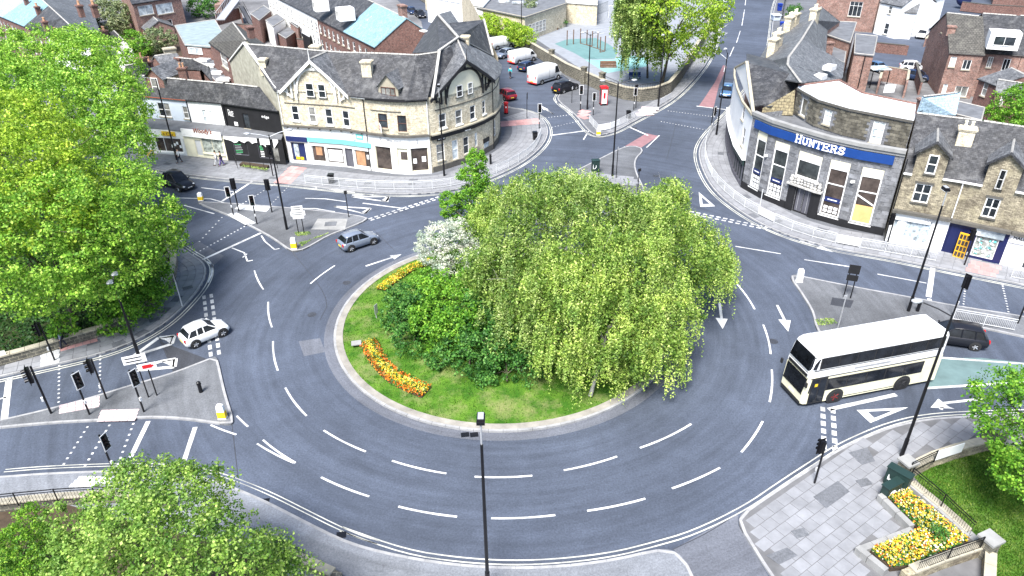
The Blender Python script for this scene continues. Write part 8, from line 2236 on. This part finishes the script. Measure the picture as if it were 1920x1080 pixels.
# --- bollards, bins, boxes
def bollard(label, px, h=1.0, kind='yellow', zb=KZ, rz=0, cat='bollard'):
    root = thing('traffic_bollard', label, cat, P(*px, zb), rz)
    if kind == 'black':
        MB().cyl((0, 0, 0), (0, 0, h*.85), .13, .12, 10).build('post', M_BLACK, root, local=True); MB().sphere((0, 0, h*.87), .14, 10, 5, (1, 1, .6)).cyl((0, 0, h*.7), (0, 0, h*.75), .15, .15, 10).build('cap', M_BLACK, root, local=True); return
    mb = MB(); loft(mb, [[(x*s_, y*s_, z) for x, y in ((-.24, -.14), (.24, -.14), (.24, .14), (-.24, .14))] for z, s_ in ((0, 1.1), (h*.15, 1), (h*.8, .92), (h*.93, .8), (h, .5))])
    mb.f = [f for f in mb.f]; mb.build('shell', M_LETTER, root, local=True)
    if kind == 'yellow': MB().box((0, 0, h*.3), (.5, .3, h*.42)).build('yellow_panel', M_YELLOW, root, local=True)
bollard('yellow and white bollard on the point of the upper left island', (552, 466), 1.1); bollard('yellow and white bollard at the right point of the lower left island', (418, 784), 1.1)
bollard('small dark bollard in the middle of the lower left island', (377, 735), .9, 'black'); bollard('plain white bollard on the point of the right island', (1498, 528), 1.2, 'white')
bollard('small yellow topped bollard by the black cab', (377, 376), .9); bollard('small yellow bollard at the foot of the v-shaped rail', (1122, 253), .9)
bollard('short black bollard beside the lamp on the right island', (1720, 583), .9, 'black'); bollard('thin white post on the pavement round the curved building', (920, 308), 1.3, 'black')
def bin_(label, px, col, h=1.0, w=.5, name='litter_bin', cat='bin'):
    root = thing(name, label, cat, P(*px, KZ if px[1] > 100 else .15), random.uniform(-.2, .2))
    mb = MB(); loft(mb, [[(x*s_, y*s_, z) for x, y in ((-w/2, -w/2), (w/2, -w/2), (w/2, w/2), (-w/2, w/2))] for z, s_ in ((.05, .82), (h*.8, 1))]); mb.build('body', col, root, local=True)
    MB().box((0, 0, h*.84), (w*1.12, w*1.12, .08)).box((0, 0, h*.92), (w*.9, w*.9, .08)).build('lid', col, root, local=True)
    MB().box((0, -w*.48, h*.62), (w*.6, .05, .14)).build('slot', M_TRIM, root, local=True)
bin_('black litter bin behind the white rail in front of the teal shop', (622, 343), M_BLACK, 1.1, .6); bin_('black litter bin inside the rounded corner rail', (1003, 262), M_BLACK, 1.1, .55); bin_('black litter bin inside the v-shaped rail', (1178, 222), M_BLACK, 1.1, .55)
bin_('dark blue wheelie bin, left one of the pair in the back yard', (1666, 99), plain('blue_bin_plastic', (.01, .04, .3), .5, .1), 1.15, .65, 'wheelie_bin'); bin_('lighter blue wheelie bin, right one of the pair in the back yard', (1678, 99), plain('light_blue_bin_plastic', (.02, .22, .5), .5, .1), 1.15, .65, 'wheelie_bin')
bin_('blue bin in the yard beside the brick rear wing', (1846, 196), MATS['light_blue_bin_plastic'], 1.1, .7, 'wheelie_bin'); bin_('blue bin under the sloping walkway', (420, 30), MATS['blue_bin_plastic'], 1.1, .7, 'wheelie_bin')
bin_('blue stack of crates by the road at the top', (1461, 20), MATS['blue_bin_plastic'], 1.6, .9, 'crate_stack', 'crates'); bin_('dark blue bin by the road below the crates', (1466, 52), MATS['blue_bin_plastic'], 1.2, .9, 'wheelie_bin')
bin_('pale blue metal box by the road at the top', (1454, 38), M_PBLUE, 1.3, 1.6, 'storage_box', 'box')
# pillar box
pb = thing('pillar_box', 'red pillar box on the pavement round the curved building', 'pillar box', P(949, 213, KZ))
MB().cyl((0, 0, 0), (0, 0, .15), .3, .3, 16).build('plinth', M_BLACK, pb, local=True); MB().cyl((0, 0, .15), (0, 0, 1.4), .27, .27, 16).build('body', M_RED, pb, local=True, smooth=False)
MB().cyl((0, 0, 1.4), (0, 0, 1.52), .33, .33, 16).cyl((0, 0, 1.52), (0, 0, 1.64), .3, .16, 16).build('cap', M_RED, pb, local=True); MB().box((0, -.27, 1.2), (.28, .04, .07)).build('slot', M_BLACK, pb, local=True); MB().box((0, -.275, .95), (.16, .02, .2)).build('collection_plate', M_LETTER, pb, local=True)
# telephone kiosk
kz = thing('phone_kiosk', 'red framed phone kiosk with white poster sides before the school wall', 'phone kiosk', P(1131, 196, KZ), R(8))
for x in (-.42, .42):
    for y in (-.42, .42): MB().box((x, y, 1.2), (.08, .08, 2.3)).build('frame_post', M_RED, kz, local=True)
MB().box((0, 0, 2.42), (1.0, 1.0, .22)).sphere((0, 0, 2.5), .5, 10, 5, (1, 1, .3)).build('roof', M_RED, kz, local=True); MB().box((0, 0, .05), (1, 1, .1)).build('base', M_BLACK, kz, local=True)
MB().box((0, -.44, 1.2), (.74, .03, 1.9)).build('poster', M_LETTER, kz, local=True); MB().box((0, -.46, 1.35), (.3, .012, .8)).build('poster_print', M_RED, kz, local=True)
for s_ in (-1, 1): MB().box((s_*.44, 0, 1.2), (.03, .74, 1.9)).build('pane', M_GLASS, kz, local=True)
# --- signs
def sign(label, posts, h, boards, facing, name='road_sign', cat='sign', pm=None, zb=KZ):
    p = sum((P(*q, zb) for q in posts), Vector())/len(posts)
    root = thing(name, label, cat, p, R(facing))
    n = len(posts); sp = .5
    for i in range(n): x = (i-(n-1)/2)*sp; MB().cyl((x, 0, 0), (x, 0, h), .045, .04, 8).build('post', pm or M_BLACK, root, local=True)
    for (x, z, w, hh, m, kind) in boards:
        b = MB().box((x, -.06, z), (w, .03, hh)).build('sign_board', m, root, local=True)
        if kind == 'arrow':
            MB().add([(x-w*.42, -.08, z), (x-w*.28, -.08, z-hh*.35), (x-w*.28, -.08, z+hh*.35)], [(0, 1, 2)]).box((x-w*.02, -.08, z), (w*.5, .008, hh*.22)).build('arrow', M_BLACK, b, local=True)
        if kind == 'chev': MB().box((x, -.08, z), (w*.5, .01, hh*.6)).box((x+w*.3, -.08, z), (w*.1, .01, hh*.3)).build('symbol', M_RED, b, local=True)
        if kind == 'text':
            for k in range(2): MB().box((x-w*.05, -.08, z+hh*(.2-.4*k)), (w*.7, .01, hh*.12)).build('lettering', M_BLACK, b, local=True)
    return root
sign('white direction sign of three boards on two posts on the upper left island', [(561, 437), (569, 436)], 2.2, [(0, 2.5, 1.0, .5, M_LETTER, 'text'), (0, 2.0, 1.3, .45, M_LETTER, 'text'), (0, 1.62, 1.0, .28, M_LETTER, '')], 10)
sign('large white direction sign with red emblem on the lower left island', [(283, 742), (290, 744)], 2.9, [(-.3, 3.1, 1.35, .6, M_LETTER, 'text'), (.25, 2.4, 1.1, .45, M_LETTER, 'chev')], 20)
sign('black backed direction sign on two posts on the right island', [(1582, 558), (1594, 558)], 2.6, [(0, 2.55, .8, .75, M_BLACKW, ''), (0, 1.8, .8, .5, M_BLACKW, '')], -20)
sign('thin galvanised pole with small plate on the right island', [(1571, 614)], 2.7, [(0, 2.6, .3, .3, M_GALV, '')], 190, pm=M_GALV)
sign('white pole with camera box on the park corner pavement', [(342, 574)], 2.9, [(-.1, 2.7, .3, .7, M_BLACKW, '')], 120, pm=M_WHITEM)
sign('small white plate on the park corner wall', [(308, 548)], 1.2, [(0, 1.2, .55, .4, M_LETTER, '')], 30, pm=M_BLACK)
sign('white name board at the left edge on short legs', [(2, 682), (10, 681)], .8, [(0, .85, .9, .4, M_LETTER, '')], 15)
sign('pedestrian lamp head on a thin black post, right part of the upper left island', [(654, 407)], 2.5, [(0, 2.6, .3, .35, M_BLACKW, '')], 20, name='signal_post', cat='signal')
sign('thin black post with lamp head on the tip of the small island', [(1195, 363)], 2.6, [(0, 2.6, .35, .3, M_BLACKW, '')], 20, name='signal_post', cat='signal')
sign('plain slim black post next to the street lamp on the small island', [(1155, 334)], 3.4, [(0, 3.4, .12, .25, M_GALV, '')], 20, name='signal_post', cat='signal')
sign('slim black sign pole beside the red car', [(988, 222)], 3.3, [(0, 3.0, .12, .9, M_BLACKW, '')], 60, name='signal_post', cat='signal')
sign('black sign pole left of the traffic light by the phone kiosk', [(1072, 193)], 2.2, [(0, 2.1, .3, .35, M_LETTER, '')], 60, name='signal_post', cat='signal')
sign('thin pale pole before the bank door on the guard rail', [(1422, 402)], 2.6, [(0, 2.5, .1, .3, M_GALV, '')], 60, pm=M_WHITEM)
sign('small grey information plate on two legs on the island lawn', [(706, 596)], .9, [(0, .8, .35, .8, M_GALV, '')], 60, name='plaque', cat='plaque', pm=M_GALV, zb=.3)
pq = MB().box(P(668, 643, .42), (.7, .55, .06), .2).build('cover_plate', M_CONC); tag(pq, 'pale square cover set in the island grass', 'cover')
# yellow folding board on the pavement
yb_ = thing('folding_sign', 'yellow folding board on the pavement by the first shop', 'sign', P(283, 292, KZ), .3)
for s_ in (-1, 1):
    f = MB()
    for x in (-.35, .35): f.cyl((x, s_*.3, 0), (x, 0, 1.0), .035, n=5)
    f.cyl((-.35, s_*.1, .65), (.35, s_*.1, .65), .03, n=5).cyl((-.35, s_*.25, .15), (.35, s_*.25, .15), .03, n=5).cyl((-.3, s_*.25, .2), (.3, s_*.1, .65), .03, n=5)
    f.build('frame', M_YELLOW, yb_, local=True)
# ---------------------------------------------------------------- people
def skin_mesh(name, pts, edges, radii, mat, root, sub=1):
    me = bpy.data.meshes.new(name); me.from_pydata(pts, edges, [])
    o = bpy.data.objects.new(name, me); C.objects.link(o)
    m = o.modifiers.new('Skin', 'SKIN'); 
    for i, r_ in enumerate(radii): me.skin_vertices[0].data[i].radius = (r_, r_) if not isinstance(r_, tuple) else r_
    me.skin_vertices[0].data[0].use_root = True
    s_ = o.modifiers.new('Sub', 'SUBSURF'); s_.levels = sub; s_.render_levels = sub
    dg = bpy.context.evaluated_depsgraph_get(); m2 = bpy.data.meshes.new_from_object(o.evaluated_get(dg))
    bpy.data.objects.remove(o); m2.materials.clear(); m2.materials.append(mat)
    m2.polygons.foreach_set('use_smooth', [True]*len(m2.polygons))
    n = bpy.data.objects.new(name, m2); C.objects.link(n); n.parent = root
    return n
M_SKIN = plain('skin', (.5, .3, .22), .6, .05); M_HAIR = plain('dark_hair', (.03, .02, .015), .8, .2); M_DENIM = plain('dark_trousers', (.025, .03, .05), .85, .2, 6)
CL = {k: plain(k+'_cloth', v, .85, .15, 6) for k, v in dict(white=(.7, .7, .7), black=(.02, .02, .025), teal=(.05, .5, .55), grey=(.22, .25, .32), purple=(.12, .08, .3)).items()}
def person(label, px, rz, top, legs, step=.25, zb=KZ, lean=0):
    root = thing('person', label, 'person', P(*px, zb), R(rz))
    s = step
    J = [(0, 0, .95), (lean*.5, 0, 1.2), (lean, 0, 1.42), (lean*1.1, 0, 1.52), (lean*1.2+.02, 0, 1.66),
         (0, .1, .9), (s*.5, .1, .5), (s, .1, .09), (s+.15, .1, .04), (0, -.1, .9), (-s*.3, -.1, .5), (-s, -.1, .12), (-s+.14, -.1, .05),
         (lean, .2, 1.38), (-s*.3, .25, 1.1), (s*.1, .24, .86), (s*.1+.05, .24, .78), (lean, -.2, 1.38), (s*.4, -.25, 1.12), (s*.9, -.22, .92), (s*.9+.06, -.22, .86)]
    E_ = [(0, 1), (1, 2), (2, 3), (3, 4), (0, 5), (5, 6), (6, 7), (7, 8), (0, 9), (9, 10), (10, 11), (11, 12), (2, 13), (13, 14), (14, 15), (15, 16), (2, 17), (17, 18), (18, 19), (19, 20)]
    rad = [.13, .12, .13, .055, .1, .085, .055, .04, .035, .085, .055, .04, .035, .06, .042, .03, .035, .06, .042, .03, .035]
    skin_mesh('body', J, E_, rad, M_SKIN, root)
    K = [0, 1, 2, 13, 14, 15, 17, 18, 19]; mp = {v: i for i, v in enumerate(K)}
    skin_mesh('jacket', [J[k] for k in K], [(mp[a], mp[b]) for a, b in E_ if a in mp and b in mp], [rad[k]+.035 for k in K], top, root)
    K = [0, 5, 6, 7, 9, 10, 11]; mp = {v: i for i, v in enumerate(K)}
    skin_mesh('trousers', [J[k] for k in K], [(mp[a], mp[b]) for a, b in E_ if a in mp and b in mp], [rad[k]+.022 for k in K], legs, root)
    MB().sphere((J[4][0]-.02, 0, 1.7), .115, 10, 6, (1, .95, .95)).build('hair', M_HAIR, root, local=True, smooth=True)
    for sx in (7, 11): MB().box((J[sx][0]+.06, J[sx][1], .045), (.26, .1, .09)).build('shoe', M_TRIM, root, local=True)
person('person in white and black walking past the pale blue shop', (338, 305), 200, CL['white'], M_DENIM)
person('person in a white coat, left of the pair before the white shop', (408, 310), 190, CL['white'], CL['white'])
person('person in black with purple trousers, right of the pair before the white shop', (417, 311), 190, CL['black'], CL['purple'])
person('person in a turquoise top standing beside the parked white vans', (957, 146), 240, CL['teal'], M_DENIM, .12)
cyc = person('person in a grey jacket on the red paving by the park wall', (121, 652), 200, CL['grey'], M_DENIM, .2)
# small clutter by the shops and the school
bench_p = P(1190, 148, .15); bn = thing('bench', 'blue metal bench inside the school wall corner', 'bench', bench_p)
MB().box(bench_p+Vector((0, 0, .45)), (1.8, .5, .06)).build('seat', M_BLUE, bn); MB().box(bench_p+Vector((0, .25, .75)), (1.8, .05, .5)).build('backrest', M_BLUE, bn)
for s_ in (-1, 1): MB().box(bench_p+Vector((s_*.8, 0, .22)), (.06, .45, .42)).build('leg', M_BLACK, bn)
for px_, py_, sz in ((600, 415, (2.0, 1.5)), (1003, 330, (0, 0))):
    if sz[0]: p = P(px_+20, py_+5, KZ); tag(MB().prism([p+Vector((x, y, 0)) for x, y in ((-1.6, -1.1), (1.6, -1.3), (1.4, 1.1), (-1.5, 1.2))], KZ, KZ+.012).build('concrete_patch', M_CONC), kind='structure'); o = MB().box(p+Vector((0, 0, .02)), (1.1, .9, .03), .1).build('manhole_cover', M_PAVED); tag(o, kind='structure')
# weeds on the islands and dry plants in the planter
for nm, px in (('weeds', [(560, 455), (600, 445), (618, 436), (590, 446), (566, 462)]), ('weeds', [(1528, 600), (1560, 596), (1570, 606), (1535, 612)]), ('dry_plants', [(452, 312), (500, 320), (505, 316), (457, 309)]), ('weeds', [(552, 436), (580, 434), (584, 440), (556, 443)])):
    ground_cover(nm, px, 420, L_OLIVE, .1, .12, KZ+(0 if nm == 'weeds' else .28))
